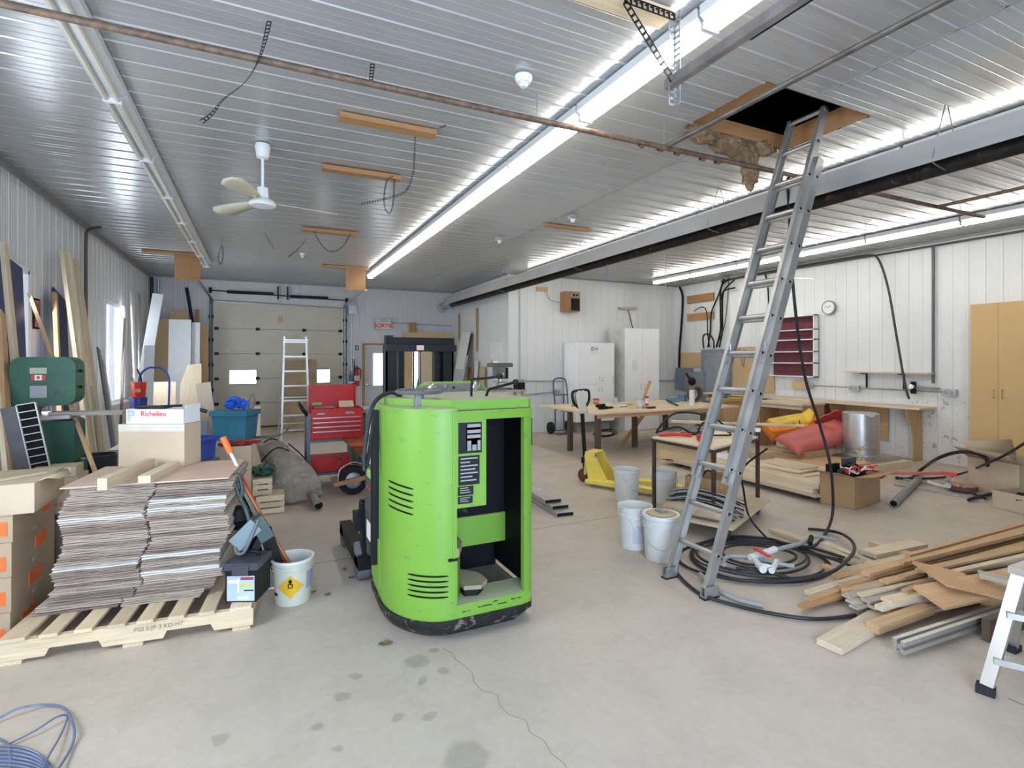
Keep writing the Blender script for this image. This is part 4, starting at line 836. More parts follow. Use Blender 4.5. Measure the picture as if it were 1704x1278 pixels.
board('wood_plank', aY(85, 688, 5.72), aY(207, 686, 5.72), .16, .028, W('grey'), 'weathered plank lying across the band saw table', 'plank')
# black steel grating rack leaning in front of the saw
a = aY(25, 672, 5.3); t = thing('steel_grating', 'black steel grating with square holes leaning beside the green band saw', 'grating', (0, 0, 0)); tl = V((-1.80, 5.15, 1.33)); bl2 = V((-1.52, 5.15, .38))
t.location = bl2; GM = wp(t)
def gr(b, p, q, w_, n_):
    d = (q - p); s_ = V((0, 1, 0)).cross(d.normalized())
    for k in (-1, 1): b.beam(p + s_ * k * w_, q + s_ * k * w_, .02, .008, s_)
    for i in range(n_ + 1): c_ = p + d * i / n_; b.beam(c_ - s_ * w_, c_ + s_ * w_, .02, .006, d.normalized())
gt, gb_ = aY(43, 672, 5.1), aY(74, 806, 5.1); gb_ = gt + (gb_ - gt) * ((gt.z - .02) / (gt.z - gb_.z)); b = MB(); gr(b, gt, gb_, .055, 24); b.build('grid', aluw, t, m=GM); MB().beam(gt + V((0, .02, 0)), gb_ + V((0, .02, 0)), .11, .01, (0, -1, 0)).build('dark_backing', voidm, t, m=GM)
pt, pb_ = aY(24, 676, 5.14), aY(56, 815, 5.14); pb_ = pt + (pb_ - pt) * ((pt.z - .02) / (pt.z - pb_.z)); MB().beam(pt, pb_, .16, .02, (0, -1, 0)).build('side_plate', M('dark_plate', (.09, .09, .095), .45, .4, .2, 6), t, m=GM)
# plastic bin
def pailm(r0, r1, h, th=.004, ribs=()):
    p = [(0, 0), (r0, 0), (r0 + .003, .006)]
    for z_ in ribs: rr = r0 + (r1 - r0) * z_ / h; p += [(rr, z_ - .005), (rr + .008, z_ - .003), (rr + .008, z_ + .003), (rr, z_ + .005)]
    p += [(r1, h - .008), (r1 + .006, h - .006), (r1 + .006, h), (r1 - th, h), (r0 - th, .012), (0, .012)]; return p
t = tag(MB().lathe(pailm(.12, .15, .76), (-1.40, 6.35, 0), 28).build('waste_bin', M('bin_dark', (.04, .045, .05), .5)), 'dark round waste bin behind the band saw base', 'bin')
# --- lumber leaning against the left wall
def lean(name, tp, bp, w_, t_, k, label, cat='board', up=(1, 0, .2), mat=None, group=None):
    p, q = aX(*tp), aX(*bp); d = (q - p); s_ = (p.z - .012) / max(.05, (p.z - q.z)); q = p + d * s_
    return board(name, q, p, w_, t_, mat or W(k), label, cat, group, up=up)
navy = M('navy_sheet', (.03, .045, .13), .5, 0, .15, 2)
lean('navy_sheet', (16, 432, -2.15), (26, 690, -2.02), .50, .02, None, 'dark navy sheet leaning over the near left window', 'sheet', mat=navy)
lean('wood_board', (6, 405, -2.08), (34, 700, -1.86), .085, .035, 'pale', 'long pale board leaning at the left edge in front of the navy sheet')
lean('wood_board', (2, 520, -2.02), (16, 800, -1.66), .09, .03, 'gold', 'golden board leaning lowest at the left edge')
lean('wood_board', (12, 545, -2.05), (24, 760, -1.80), .06, .03, 'dark', 'dark bark-edged board between the pale boards at the left edge')
lean('wood_board', (-6, 600, -1.95), (22, 900, -1.5), .06, .03, 'pine', 'slim pine strip leaning low by the boxes at the left edge')
lean('wood_pole', (49, 490, -2.15), (88, 595, -1.75), .04, .03, 'gold', 'slim tan stick leaning above the green band saw', 'stick')
lean('navy_sheet', (98, 490, -2.16), (103, 600, -2.05), .36, .025, None, 'navy panel with wooden edge leaning behind the band saw', 'sheet', mat=navy)
lean('wood_board', (91, 488, -2.14), (96, 600, -2.0), .05, .04, 'gold', 'golden edge strip on the left of the navy panel behind the saw')
lean('wood_board', (104, 420, -2.12), (150, 760, -1.72), .10, .04, 'pale', 'tallest pale board leaning left of the dark conduit')
lean('wood_board', (115, 422, -2.12), (158, 760, -1.70), .075, .04, 'pale', 'pale stud with faint lettering, second of the tall leaning bundle')
lean('wood_board', (127, 433, -2.12), (166, 750, -1.72), .10, .04, 'pine', 'knotty pine board leaning third in the tall bundle')
lean('wood_board', (133, 470, -2.10), (170, 740, -1.74), .06, .04, 'pale', 'narrow pale stud leaning rightmost in the tall bundle')
lean('wood_board', (140, 520, -2.05), (163, 745, -1.7), .09, .03, 'grey', 'grey weathered board behind the tall leaning bundle')
lean('grey_board', (164, 580, -2.1), (180, 690, -1.9), .12, .02, None, 'dark grey board leaning just left of the far left window', mat=M('slate_grey', (.12, .13, .15), .5))
lean('grey_board', (172, 600, -2.12), (185, 690, -2.0), .10, .02, None, 'light grey board leaning under the far left window', mat=M('grey_panel', (.36, .37, .40), .5))
lean('wood_pole', (208, 530, -2.18), (203, 660, -2.05), .04, .03, 'dark', 'thin dark strip leaning at the right edge of the far left window', 'stick')
lean('white_board', (219, 488, -2.12), (226, 660, -1.85), .14, .02, None, 'tall white board leaning right of the far left window', mat=vinyl)
lean('grey_board', (232, 490, -2.14), (232, 660, -1.95), .10, .02, None, 'pale grey board leaning behind the tall white one', mat=M('grey_panel', (.36, .37, .40)))
board('white_gutter', aY(233, 660, 10.4), aY(263, 490, 11.2), .16, .05, vinyl, 'white plastic trim piece tilted in front of the white panels', 'trim', up=(0, -1, 0))
board('white_board', V((aY(243, 700, 10.2).x, 10.2, .012)), aY(249, 575, 10.35), .14, .02, vinyl, 'shorter white board standing beside the tilted trim', 'board', up=(0, -1, 0))
# sheets by the far left corner
def sheet_far(x0px, x1px, toppx, y, k, label, mat=None, tilt=.25, thick=.018, bot=0.0):
    x0, x1 = aY(x0px, 600, y).x, aY(x1px, 600, y).x; zt_ = aY((x0px + x1px) / 2, toppx, y + tilt * .5).z
    return board('panel_sheet', ((x0 + x1) / 2, y, .012 + bot), ((x0 + x1) / 2, y + tilt, zt_), x1 - x0, thick, mat or W(k), label, 'sheet', up=(0, -1, .1))
sheet_far(240, 262, 530, 13.7, 'pale', 'pale narrow sheet at the left of the leaning panels in the far left corner')
sheet_far(252, 282, 530, 13.5, 'mdf', 'orange tan sheet behind the white panel in the far left corner')
sheet_far(278, 316, 531, 13.1, None, 'large white panel leaning in the far left corner', mat=vinyl)
sheet_far(317, 331, 536, 13.25, None, 'narrow white panel with tan edge right of the large white one', mat=vinyl)
sheet_far(331, 345, 540, 13.6, 'gold', 'narrow tan sheet leaning rightmost in the far left corner')
sheet_far(281, 311, 516, 13.9, 'mdf', 'small tan board peeking over the large white panel')
sheet_far(322, 329, 514, 14.0, 'org', 'thin brown stick rising above the narrow white panel')
b = MB(); p = [aY(x, y, 11.8) for x, y in ((296, 735), (300, 640), (312, 607), (335, 605), (336, 735))]
A = [b.bm.verts.new(v) for v in p]; f = b.bm.faces.new(A); ex = bmesh.ops.extrude_face_region(b.bm, geom=[f]); [setattr(v, 'co', v.co + V((0, .02, 0))) for v in ex['geom'] if isinstance(v, bmesh.types.BMVert)]
tag(b.build('plywood_offcut', W('pale', 'z')), 'pale plywood offcut with cut corner in front of the white panels', 'offcut')
sheet_far(252, 290, 636, 11.6, 'pale', 'pale cream sheet standing behind the blue hand truck handle', bot=0)
# blue hand truck near the panels
hx = [aY(px_, 680, 9.0) for px_ in (232, 281)]; xl, xr = hx[0].x, hx[1].x; zt_ = aY(256, 614, 9.0).z
t = thing('hand_truck', 'blue hand truck with looped handle standing by the white panels', 'hand truck', ((xl + xr) / 2, 9.0, 0)); HM = wp(t)
MB().tube([(xl, 9.0, .12), (xl, 9, 1.0), (xl, 9.0, zt_ - .14), (xl + .08, 9, zt_), ((xl + xr) / 2, 9, zt_ + .02), (xr - .08, 9, zt_), (xr, 9, zt_ - .14), (xr, 9, 1.0), (xr, 9.0, .12)], .014, 8).build('handle_frame', M('truck_blue', (.07, .09, .45), .4), t, m=HM)
MB().b2((xl, 8.8, .02), (xr, 9.0, .03)).build('toe_plate', M('truck_blue', (.07, .09, .45)), t, m=HM)
for x in (xl - .05, xr + .05): MB().lathe([(0, -.03), (.12, -.03), (.125, 0), (.12, .03), (0, .03)], (x, 9.08, .125), 24, 'x').build('wheel', rubber, t, m=HM)
# shelf/bench behind with red pail and blue things
t = thing('work_stand', 'low cluttered stand behind the carton stack carrying pails and bins', 'stand', (-.95, 7.2, 0)); SM_ = wp(t)
MB().b2((-1.45, 6.95, .68), (-.55, 7.5, .71)).build('stand_top', W('grey'), t, m=SM_)
for x in (-1.41, -.59):
    for y in (6.99, 7.46): MB().b2((x - .02, y - .02, 0), (x + .02, y + .02, .68)).build('leg', W('grey', 'z'), t, m=SM_)
def atY(px_, py_, y): return aY(px_, py_, y)
p = atY(231, 661, 7.2)
t = thing('red_pail', 'small red pail with tools sticking out on top of a blue one', 'pail', (p.x, 7.2, p.z)); MB().lathe(pailm(.06, .075, .17)).build('pail_body', redpl, t); MB().b2((-.03, -.078, .06), (.03, -.072, .10)).build('label_band', M('label_olive', (.35, .3, .05), .5), t)
MB().tube([(-.02, 0, .02), (-.05, 0, .2), (-.08, 0, .26)], .01, 6).build('tool_handle', steel, t); MB().tube([(.02, 0, .02), (.02, .02, .2), (-.02, .02, .32)], .008, 6).build('tool_handle', black, t)
tag(MB().lathe(pailm(.065, .08, p.z - .715), (p.x, 7.2, .712), 24).build('blue_pail', M('blue_dark', (.02, .04, .22), .4)), 'dark blue pail on the stand under the small red pail', 'pail')
for (x0, y0, x1, y1, yy, mt, lab) in ((305, 690, 320, 722, 7.1, blue, 'upright blue tool case behind the white lettered carton'), (322, 702, 345, 726, 7.15, M('grey_case', (.30, .33, .36), .5), 'grey case beside the blue tool case on the stand'), (262, 675, 300, 690, 7.3, black, 'black tool case lying on the stand behind the white carton')):
    p, q = atY(x0, y1, yy), atY(x1, y0, yy); tag(box('tool_case', mt, (p.x, yy, .712), (q.x, yy + .2, q.z), bev=.015), lab, 'case')
p = atY(318, 686, 7.1); tag(MB().tube([p + V((-.03, 0, .0)), p + V((.06, 0, .03)), p + V((.16, 0, .0))], .022, 10).lathe([(0, 0), (.03, 0), (.03, .06), (0, .07)], p + V((-.04, 0, -.03))).build('power_drill', M('drill_navy', (.03, .04, .10), .4)), 'dark cordless drill resting on the blue tool case', 'drill').location.z += 0
# blue bin on grey crate
def tote(name, mat, c, sx, sy, h, label, cat='bin', lid=None, rz=0, lidmat=None):
    t = thing(name, label, cat, c, rz); b = MB(); k = .88; th = .006
    A = [b.bm.verts.new((x * sx * k / 2, y * sy * k / 2, 0)) for x, y in ((-1, -1), (1, -1), (1, 1), (-1, 1))]; B = [b.bm.verts.new((x * sx / 2, y * sy / 2, h)) for x, y in ((-1, -1), (1, -1), (1, 1), (-1, 1))]
    Ci = [b.bm.verts.new((x * (sx - .02) / 2, y * (sy - .02) / 2, h)) for x, y in ((-1, -1), (1, -1), (1, 1), (-1, 1))]; Di = [b.bm.verts.new((x * (sx * k - .02) / 2, y * (sy * k - .02) / 2, .01)) for x, y in ((-1, -1), (1, -1), (1, 1), (-1, 1))]
    for P, Q in ((A, B), (B, Ci), (Ci, Di)):
        for i in range(4): j = (i + 1) % 4; b.bm.faces.new((P[i], P[j], Q[j], Q[i]))
    b.bm.faces.new(A[::-1]); b.bm.faces.new(Di); b.build('tub', mat, t, .006)
    r_ = MB(); hx_, hy_ = sx / 2 + .012, sy / 2 + .012
    for p, q in (((-hx_, -hy_), (hx_, -hy_)), ((-hx_, hy_), (hx_, hy_)), ((-hx_, -hy_), (-hx_, hy_)), ((hx_, -hy_), (hx_, hy_))): r_.beam((*p, h - .012), (*q, h - .012), .02, .03)
    r_.build('rim', mat, t, .003)
    if lid: MB().b2((-hx_ - .005, -hy_ - .005, h + .004), (hx_ + .005, hy_ + .005, h + .03)).build('lid', lidmat or mat, t, .01)
    return t
tote('plastic_crate', M('crate_grey', (.13, .15, .19), .5), (-.57, 6.12, 0), .27, .3, .645, 'tall dark grey crate under the open blue bin', 'crate', rz=VR, lid=True)
tote('plastic_bin', blue, (-.57, 6.12, .68), .27, .3, .22, 'open blue plastic bin beside the carton stack', rz=VR)
# kraft carton with tote
t = carton('cardboard_box', kraft2, (-.44, 6.42, 0), (-.07, 7.25, .74), 'tall plain kraft carton behind the leaning poles', tape=False); MB().b2((-.28, -.4, .70), (-.20, .2, .74)).build('flap', kraft2, t)
p = aZ(391, 737, .745); p = V((-.24, 7.0, .745)); q = aY(391, 737, 6.9)
tt = tote('storage_tote', teal, (-.245, 7.02, .745), .40, .30, .31, 'teal plastic tote with lid on the tall kraft carton', 'tote', lid=True, rz=VR)
fluff('rolled_tarp', [((-.29, 7.0, 1.15), (.07, .10, .05)), ((-.22, 7.02, 1.17), (.08, .08, .06)), ((-.26, 6.98, 1.20), (.07, .08, .05)), ((-.15, 7.0, 1.15), (.06, .09, .05))], 1, 'crumpled bright blue tarp bundle on the teal tote lid', 'tarp', M('tarp_blue', (.02, .12, .62), .45, 0, .35, 12, bmp=.5))
tag(MB().tube([(-.06, 7.1, 1.09), (-.04, 7.1, 1.2), (-.07, 7.1, 1.26), (-.10, 7.1, 1.2), (-.11, 7.1, 1.09)], .008, 6).build('looped_strap', M('strap_olive', (.2, .18, .1), .6)), 'olive strap loop standing on the right of the tote lid', 'strap')
board('wood_board', V((aY(362, 760, 7.5).x, 7.5, .02)), aY(338, 637, 7.6), .16, .02, W('pale'), 'pale plywood offcut leaning left of the teal tote', 'board', up=(0, -1, .1))
board('wood_post', V((aY(427, 740, 8.4).x, 8.4, .01)), aY(427, 676, 8.4), .10, .07, W('pale', 'x'), 'short pale post standing right of the teal tote', 'post', up=(0, -1, .1))
# red cloth / tool on carton front
fluff('red_jacket', [((-.30, 6.52, .765), (.10, .07, .022)), ((-.16, 6.5, .77), (.10, .06, .03)), ((-.05, 6.55, .765), (.07, .05, .022))], 1, 'dark red folded cloth on the front of the tall kraft carton', 'cloth', M('cloth_red', (.28, .02, .02), .7, 0, .3, 8))
tag(MB().sheet([[(x, y, z_) for y in (-.07, .07)] for x, z_ in [(-.2, 0), (-.1, .0), (0, .0), (.1, .02), (.17, .07), (.2, .12)]]).build('plastic_chute', M('chute_dark', (.09, .10, .10), .4), base=False, m=TR(.14, 6.85, .76, -.2, 0)), 'dark curved plastic piece sticking out right of the kraft carton', 'chute').modifiers.new('s', 'SOLIDIFY').thickness = .012
# wooden crates + green bag
def slatcrate(lo, hi, label, nslat=3):
    lo, hi = V(lo), V(hi); t = thing('wooden_crate', label, 'crate', ((lo.x + hi.x) / 2, (lo.y + hi.y) / 2, lo.z)); m_ = wp(t); h = (hi.z - lo.z)
    for x in (lo.x + .02, hi.x - .02):
        for y in (lo.y + .02, hi.y - .02): board('corner_post', (x, y, lo.z), (x, y, hi.z), .035, .035, W('pine'), parent=t).matrix_local = m_ @ frame((x, y, lo.z), (x, y, hi.z))[0]
    for i in range(nslat):
        z0 = lo.z + h * i / nslat + .006; z1 = lo.z + h * (i + 1) / nslat - .006
        for a, b_ in (((lo.x, lo.y - .006, z0), (hi.x, lo.y + .006, z1)), ((lo.x, hi.y - .006, z0), (hi.x, hi.y + .006, z1)), ((hi.x - .006, lo.y, z0), (hi.x + .006, hi.y, z1)), ((lo.x - .006, lo.y, z0), (lo.x + .006, hi.y, z1))): MB().b2(a, b_).build('slat', W('pine', 'y'), t, m=m_)
    MB().b2((lo.x, lo.y, hi.z - .012), (hi.x, hi.y, hi.z)).build('top', W('pine', 'y'), t, m=m_); return t
slatcrate((-.02, 6.32, 0), (.25, 6.85, .20), 'low slatted wooden crate on the floor beside the grey canvas'); slatcrate((-.05, 6.36, .202), (.13, 6.85, .38), 'small slatted wooden box under the green wrapped bag')
fluff('wrapped_bag', [((.02, 6.6, .43), (.10, .2, .045)), ((.08, 6.55, .45), (.09, .16, .06)), ((.11, 6.6, .42), (.06, .14, .04))], 1, 'dark green plastic wrapped bag on the small slatted box', 'bag', M('bag_green', (.03, .09, .06), .2, 0, .6, 14, dirt=(.35, .42, .40), dirtp=.60))
# canvas bundle + tube
def lump(name, rings, label, cat, mat, nn=22, fold=.08):
    b = MB(); G = []
    for i, (cx, cy, cz, rx, rz_, ang) in enumerate(rings):
        row = []
        for k in range(nn):
            a = 2 * PI * k / nn; f = 1 + fold * math.sin(5 * a + i * .7) + fold * .7 * math.sin(9 * a - i * 1.1)
            u = rx * math.cos(a) * f; w_ = rz_ * math.sin(a) * f; z_ = max(.008, cz + w_)
            row.append(b.bm.verts.new((cx + u * math.cos(ang), cy + u * math.sin(ang), z_)))
        G.append(row)
    for r0, r1 in zip(G, G[1:]):
        for k in range(nn): j = (k + 1) % nn; b.bm.faces.new((r0[k], r0[j], r1[j], r1[k]))
    b.bm.faces.new(G[0]); b.bm.faces.new(G[-1][::-1])
    o = b.build(name, mat, base=True, ang=60); md = o.modifiers.new('s', 'SUBSURF'); md.levels = md.render_levels = 1; return tag(o, label, cat)
canvas = M('canvas_grey', (.27, .235, .19), .85, 0, .2, 7, dirt=(.34, .30, .25), dirtp=.55, bmp=.4)
lump('canvas_cover', [(.08, 7.75, .60, .06, .04, .1), (.10, 7.6, .6, .14, .07, .1), (.15, 7.35, .56, .17, .10, 0), (.22, 7.1, .48, .19, .14, -.1), (.30, 6.9, .36, .23, .18, -.15), (.36, 6.72, .25, .28, .20, -.2), (.39, 6.60, .18, .31, .17, -.2), (.40, 6.54, .15, .29, .13, -.2)], 'rumpled grey brown canvas cover bundled on the floor beside the crates', 'cover', canvas, 30, fold=.12)
for pts in (((.02, 7.4, .60), (.16, 7.32, .68), (.34, 7.34, .56)), ((.03, 7.0, .46), (.22, 6.95, .62), (.50, 6.98, .44)), ((.34, 7.2, .62), (.5, 6.9, .48), (.62, 6.66, .25))): tag(MB().tube(pts, .008, 6).build('tie_cord', black), 'dark cord tied round the grey brown canvas cover', 'cord', 'cords round the canvas cover')
p, q = aZ(497, 818, .16), aZ(528, 851, .06)
t = MB(); t.cyl((.50, 6.8, .17), (.60, 6.22, .060), .052, n=24); tag(t.build('cardboard_tube', M('tube_taupe', (.20, .17, .13), .7, dirt=(.28, .26, .22), dirtp=.5)), 'taupe tube sticking out from under the canvas cover onto the floor', 'tube').name = 'duct_tube'
o = bpy.data.objects['duct_tube']; MB().cyl((.60, 6.2205, .0602), (.6005, 6.217, .0600), .043, n=24).build('tube_mouth', voidm, o, m=Matrix.Translation(-o.location))
t = thing('wall_picture', 'small red and black picture fixed on the left wall between the boards', 'picture', (XL + .012, 7.62, 2.02)); MB().b2((0, -.09, 0), (.006, .09, .34)).build('backing', blk, t); [MB().b2((.006, -.07, z_), (.009, .07, z_ + .13)).build('print', M('picture_red', (.35, .10, .07), .6, 0, .8, 30), t) for z_ in (.02, .19)]
# ================= CENTRE-LEFT THINGS =================
# oxidiser pail with poles and chainsaw
t = thing('plastic_pail', 'dirty cream pail with yellow hazard diamond beside the pallet corner', 'pail', (.215, 4.0, 0), R(-12))
pc = M('pail_cream', (.60, .60, .50), .4, 0, .06, 3, dirt=(.42, .40, .30), dirtp=.66)
MB().lathe(pailm(.115, .135, .30, .005, (.235, .262)), n=36).build('pail_body', pc, t)
MB().lathe([(.133, .288), (.143, .290), (.143, .305), (.130, .305), (.130, .29)], n=36).build('rim', whitep, t)
MB().tube([(-.135, -.03, .25), (-.155, -.07, .19), (-.15, -.10, .14), (-.10, -.14, .15)], .006, 6).build('handle', whitep, t)
def onpail(r, a0, a1, z0, z1, name, mat, par, diamond=False, lift=.0015, n_=8):
    b = MB(); G = []
    for i in range(n_ + 1):
        s = i / n_; a = a0 + (a1 - a0) * s; k = 1 - abs(2 * s - 1) if diamond else 1; zc, h = (z0 + z1) / 2, (z1 - z0) / 2 * max(k, .01)
        row = []
        for zz in (zc - h, zc + h): rr = r(zz) + lift; row.append((rr * math.sin(a), -rr * math.cos(a), zz))
        G.append(row)
    return b.sheet(G).build(name, mat, par)
rr_ = lambda z_: .1165 + .02 * z_ / .3
d_ = onpail(rr_, R(-38), R(42), .055, .215, 'hazard_label', M('hazard_yellow', (.72, .42, .02), .5), t, True)
onpail(rr_, R(-5), R(9), .13, .16, 'flame_ring', black, d_, False, .003); onpail(rr_, R(-2), R(6), .137, .153, 'ring_hole', M('hazard_yellow', (.72, .42, .02)), d_, False, .0038); onpail(rr_, R(-4), R(8), .155, .195, 'flame', black, d_, True, .003); onpail(rr_, R(-60), R(-42), .07, .09, 'small_print', black, t)
onpail(rr_, R(52), R(80), .10, .22, 'side_label', M('label_bluegrey', (.30, .33, .42), .6), t)
def pole(name, tp, bt, r_, mat, label, cat='pole', sub=()):
    p, q = V(tp), V(bt); t = thing(name, label, cat, q); m_ = wp(t); MB().cyl(q, p, r_, n=10).build('shaft', mat, t, m=m_)
    for nm, s0, s1, rr2, mt in sub: a, c_ = q.lerp(p, s0), q.lerp(p, s1); MB().cyl(a, c_, rr2, n=12).build(nm, mt, t, m=m_)
    return t
bx, by = .215, 4.0
pole('driveway_marker', aY(371, 728, 4.35), (bx + .05, by + .02, .02), .008, redp, 'thin red stake with orange tip and white band leaning out of the cream pail', 'stake', [('reflective_sleeve', .80, .90, .011, white), ('orange_tip', .90, 1.0, .022, orange)])
pole('tool_pole', aY(392, 785, 4.25), (bx + .09, by + .03, .02), .014, wood('wood_handle', (.40, .13, .03), (.55, .20, .05), 'x', .3), 'varnished orange wooden tool handle leaning out of the cream pail', 'handle')
board('aluminium_strip', (bx + .02, by + .09, .02), aY(398, 800, 4.45), .03, .012, beige, 'beige flat strip leaning behind the chainsaw in the pail', 'strip', up=(0, -1, .2))
tag(MB().beam((.02, 4.62, .0), aY(388, 795, 4.6), .10, .05, (0, -1, .2)).build('black_rail', black), 'black sheathed rail leaning behind the orange tool handle', 'rail')
# chainsaw, bar down in the pail
cs = thing('chainsaw', 'grey and black electric chainsaw standing bar down in the cream pail', 'chainsaw', (.0, 4.0, .45)); CM = wp(cs)
b0, b1 = aY(440, 880, 3.98), V((bx - .03, by, .03)); gs = M('saw_grey', (.17, .23, .25), .4, var=.1)
MB().beam(b1, b0, .075, .012, (0, -1, .3)).build('guide_bar', black, cs, .005, m=CM)
MB().beam(b1.lerp(b0, .25), b0, .085, .022, (0, -1, .3)).build('bar_sheath', M('sheath_black', (.015, .015, .015), .3), cs, .008, m=CM)
bd = aY(418, 885, 3.98)
MB().beam(aY(392, 905, 3.98), aY(428, 870, 3.98), .10, .13, (0, -1, .2)).build('motor_body', gs, cs, .03, seg=3, m=CM)
MB().beam(aY(424, 862, 3.98), aY(445, 895, 3.98), .09, .10, (0, -1, .2)).build('sprocket_cover', M('saw_dark', (.05, .08, .08), .4), cs, .02, seg=2, m=CM)
MB().tube([aY(415, 868, 3.98), aY(408, 845, 4.0), aY(400, 830, 4.0), aY(393, 810, 4.02), aY(389, 796, 4.02), aY(396, 790, 4.02), aY(403, 812, 4.0), aY(400, 832, 4.0)], .014, 10).build('rear_handle', M('saw_dark', (.05, .08, .08), .4), cs, m=CM)
MB().tube([aY(430, 865, 3.90), aY(418, 895, 3.86), aY(405, 920, 3.86), aY(393, 918, 3.9), aY(392, 895, 3.96)], .011, 10).build('front_handle', M('handle_slate', (.12, .13, .15), .4), cs, m=CM)
MB().sheet([[aY(446, 885, 3.93), aY(438, 880, 4.02)], [aY(436, 905, 3.92), aY(424, 902, 4.0)], [aY(424, 926, 3.9), aY(414, 925, 3.98)]]).build('hand_guard', chrome, cs, m=CM)
tag(MB().lathe([(0, -.09), (.05, -.07), (.09, 0), (.06, .07), (0, .09)], tuple(aY(398, 862, 4.15)), 20).build('black_bag', black), 'black glossy bag tucked behind the chainsaw against the cartons', 'bag')
# black tool case on the pallet corner
c = aZ(413, 1003, .145); kc = thing('tool_case', 'black tool case with printed blue label on the pallet corner', 'case', (c.x + .0, c.y + .13, .146), VR + R(3))
MB().b2((-.095, -.11, 0), (.095, .11, .20)).build('case_body', black, kc, .008); MB().b2((-.102, -.115, .20), (.102, .115, .245)).build('lid', M('case_slate', (.055, .06, .075), .35), kc, .012, seg=2)
MB().b2((-.05, -.122, .17), (.05, -.112, .235)).build('latch', M('case_slate', (.055, .06, .075)), kc, .006); MB().tube([(-.05, .02, .245), (-.05, .02, .27), (.05, .02, .27), (.05, .02, .245)], .011, 8).build('handle', black, kc)
lb_ = MB().b2((-.085, -.1125, .008), (.085, -.1105, .165)).build('printed_label', M('label_iceblue', (.42, .50, .66), .45), kc)
for x0, x1, z0, z1, mt in ((0, .08, .14, .158, M('label_maroon', (.35, .04, .05), .5)), (-.01, .075, .09, .115, M('label_lime', (.45, .55, .15), .5)), (-.02, -.008, .06, .145, white), (-.02, .05, .02, .035, white), (-.075, -.02, .12, .14, white), (.02, .08, .07, .078, black)): MB().b2((x0, -.1135, z0), (x1, -.1124, z1)).build('print', mt, lb_)
# bottom left cable coil
cw = M('cable_bluegrey', (.12, .15, .24), .35, var=.1)
cb_ = thing('cable_coil', 'loose coil of blue grey cable at the bottom left corner', 'cable', (-.75, 1.9, 0)); CBM = wp(cb_)
P = lambda *q: [aZ(x, y, .012 + .01 * (i % 3)) for i, (x, y) in enumerate(q)]
MB().tube(P((-40, 1215), (0, 1194), (35, 1178), (80, 1173), (108, 1180), (123, 1210), (120, 1240), (100, 1275), (80, 1300)), .0055, 8).build('strand', cw, cb_, m=CBM)
MB().tube(P((15, 1238), (60, 1215), (95, 1193), (112, 1193), (100, 1225), (80, 1260), (55, 1310)), .004, 8).build('strand', cw, cb_, m=CBM)
for k in range(7):
    o_ = k * 4; MB().tube(P((-60, 1262 + o_), (-10, 1243 + o_ * 1.5), (40, 1245 + o_ * 1.6), (75, 1265 + o_ * 1.3), (95, 1310 + o_), (60, 1370 + o_)), .0055, 8).build('strand', cw, cb_, m=CBM)
MB().tube(P((-5, 1228), (12, 1238), (17, 1262), (15, 1300)), .005, 8).build('strand', cw, cb_, m=CBM)
# dry leaves
lf = M('dry_leaf', (.20, .13, .07), .8, 0, .3, 20); random.seed(2)
for i, (x, y) in enumerate(((641, 1072), (507, 990), (521, 986), (545, 990), (573, 948), (585, 962), (1400, 1080))):
    c = aZ(x, y); b = MB(); g = []
    ring = [b.bm.verts.new((.03 * math.cos(a) * random.uniform(.6, 1.25), .02 * math.sin(a) * random.uniform(.6, 1.3), random.uniform(.003, .016))) for a in [2 * PI * k / 9 for k in range(9)]]; ct = b.bm.verts.new((0, 0, .004))
    for k in range(9): b.bm.faces.new((ring[k], ring[(k + 1) % 9], ct))
    lab = ['curled dry leaf on the floor in front of the lift truck', 'dry leaf on the floor right of the cream pail'][0 if i == 0 else 1] if i < 6 else 'dry leaf beside the nearest pale stud end'
    tag(b.build('dry_leaf', lf, base=False, m=Matrix.Translation((c.x, c.y, .0)) @ Matrix.Scale(1.25 if i == 0 else .9, 4)), lab, 'leaf', 'leaves by the cream pail' if 0 < i < 6 else None)
# tool cart with red chest
ct = thing('tool_cart', 'grey steel rolling cart carrying the red tool chest', 'cart', (.95, 7.45, 0)); KM = wp(ct); cg = M('cart_slate', (.12, .14, .16), .45, .3)
for y in (7.3, 7.68):
    MB().b2((.56, y - .02, .14), (.60, y + .02, .98)).build('upright', cg, ct, .004, m=KM); MB().b2((1.24, y - .015, .14), (1.27, y + .015, .62)).build('upright', cg, ct, m=KM)
MB().tube([(.57, 7.3, .95), (.50, 7.3, 1.06), (.48, 7.49, 1.1), (.50, 7.68, 1.06), (.57, 7.68, .95)], .022, 10).build('push_handle', black, ct, m=KM)
for z_ in (.60, .17): MB().b2((.57, 7.27, z_), (1.30, 7.71, z_ + .03)).build('cart_shelf', cg, ct, .004, m=KM)
for x in (.66, 1.2):
    for y in (7.32, 7.66): MB().lathe([(0, -.02), (.05, -.02), (.055, 0), (.05, .02), (0, .02)], (x, y, .055), 20, 'y').b2((x - .02, y - .03, .08), (x + .02, y + .03, .17)).build('caster', M('caster_grey', (.25, .25, .25), .5), ct, m=KM)
tc = thing('tool_chest', 'red metal tool chest with open lid and four silver drawer rails', 'tool chest', (.935, 7.47, .632)); TM = wp(tc)
MB().b2((.60, 7.31, .632), (1.27, 7.67, .98)).build('chest_body', redp, tc, .006, m=TM)
MB().b2((.605, 7.64, 1.0), (1.22, 7.67, 1.33)).b2((.605, 7.56, 1.0), (.62, 7.66, 1.30)).b2((1.205, 7.56, 1.0), (1.22, 7.66, 1.30)).build('lid', redp, tc, .006, m=TM)
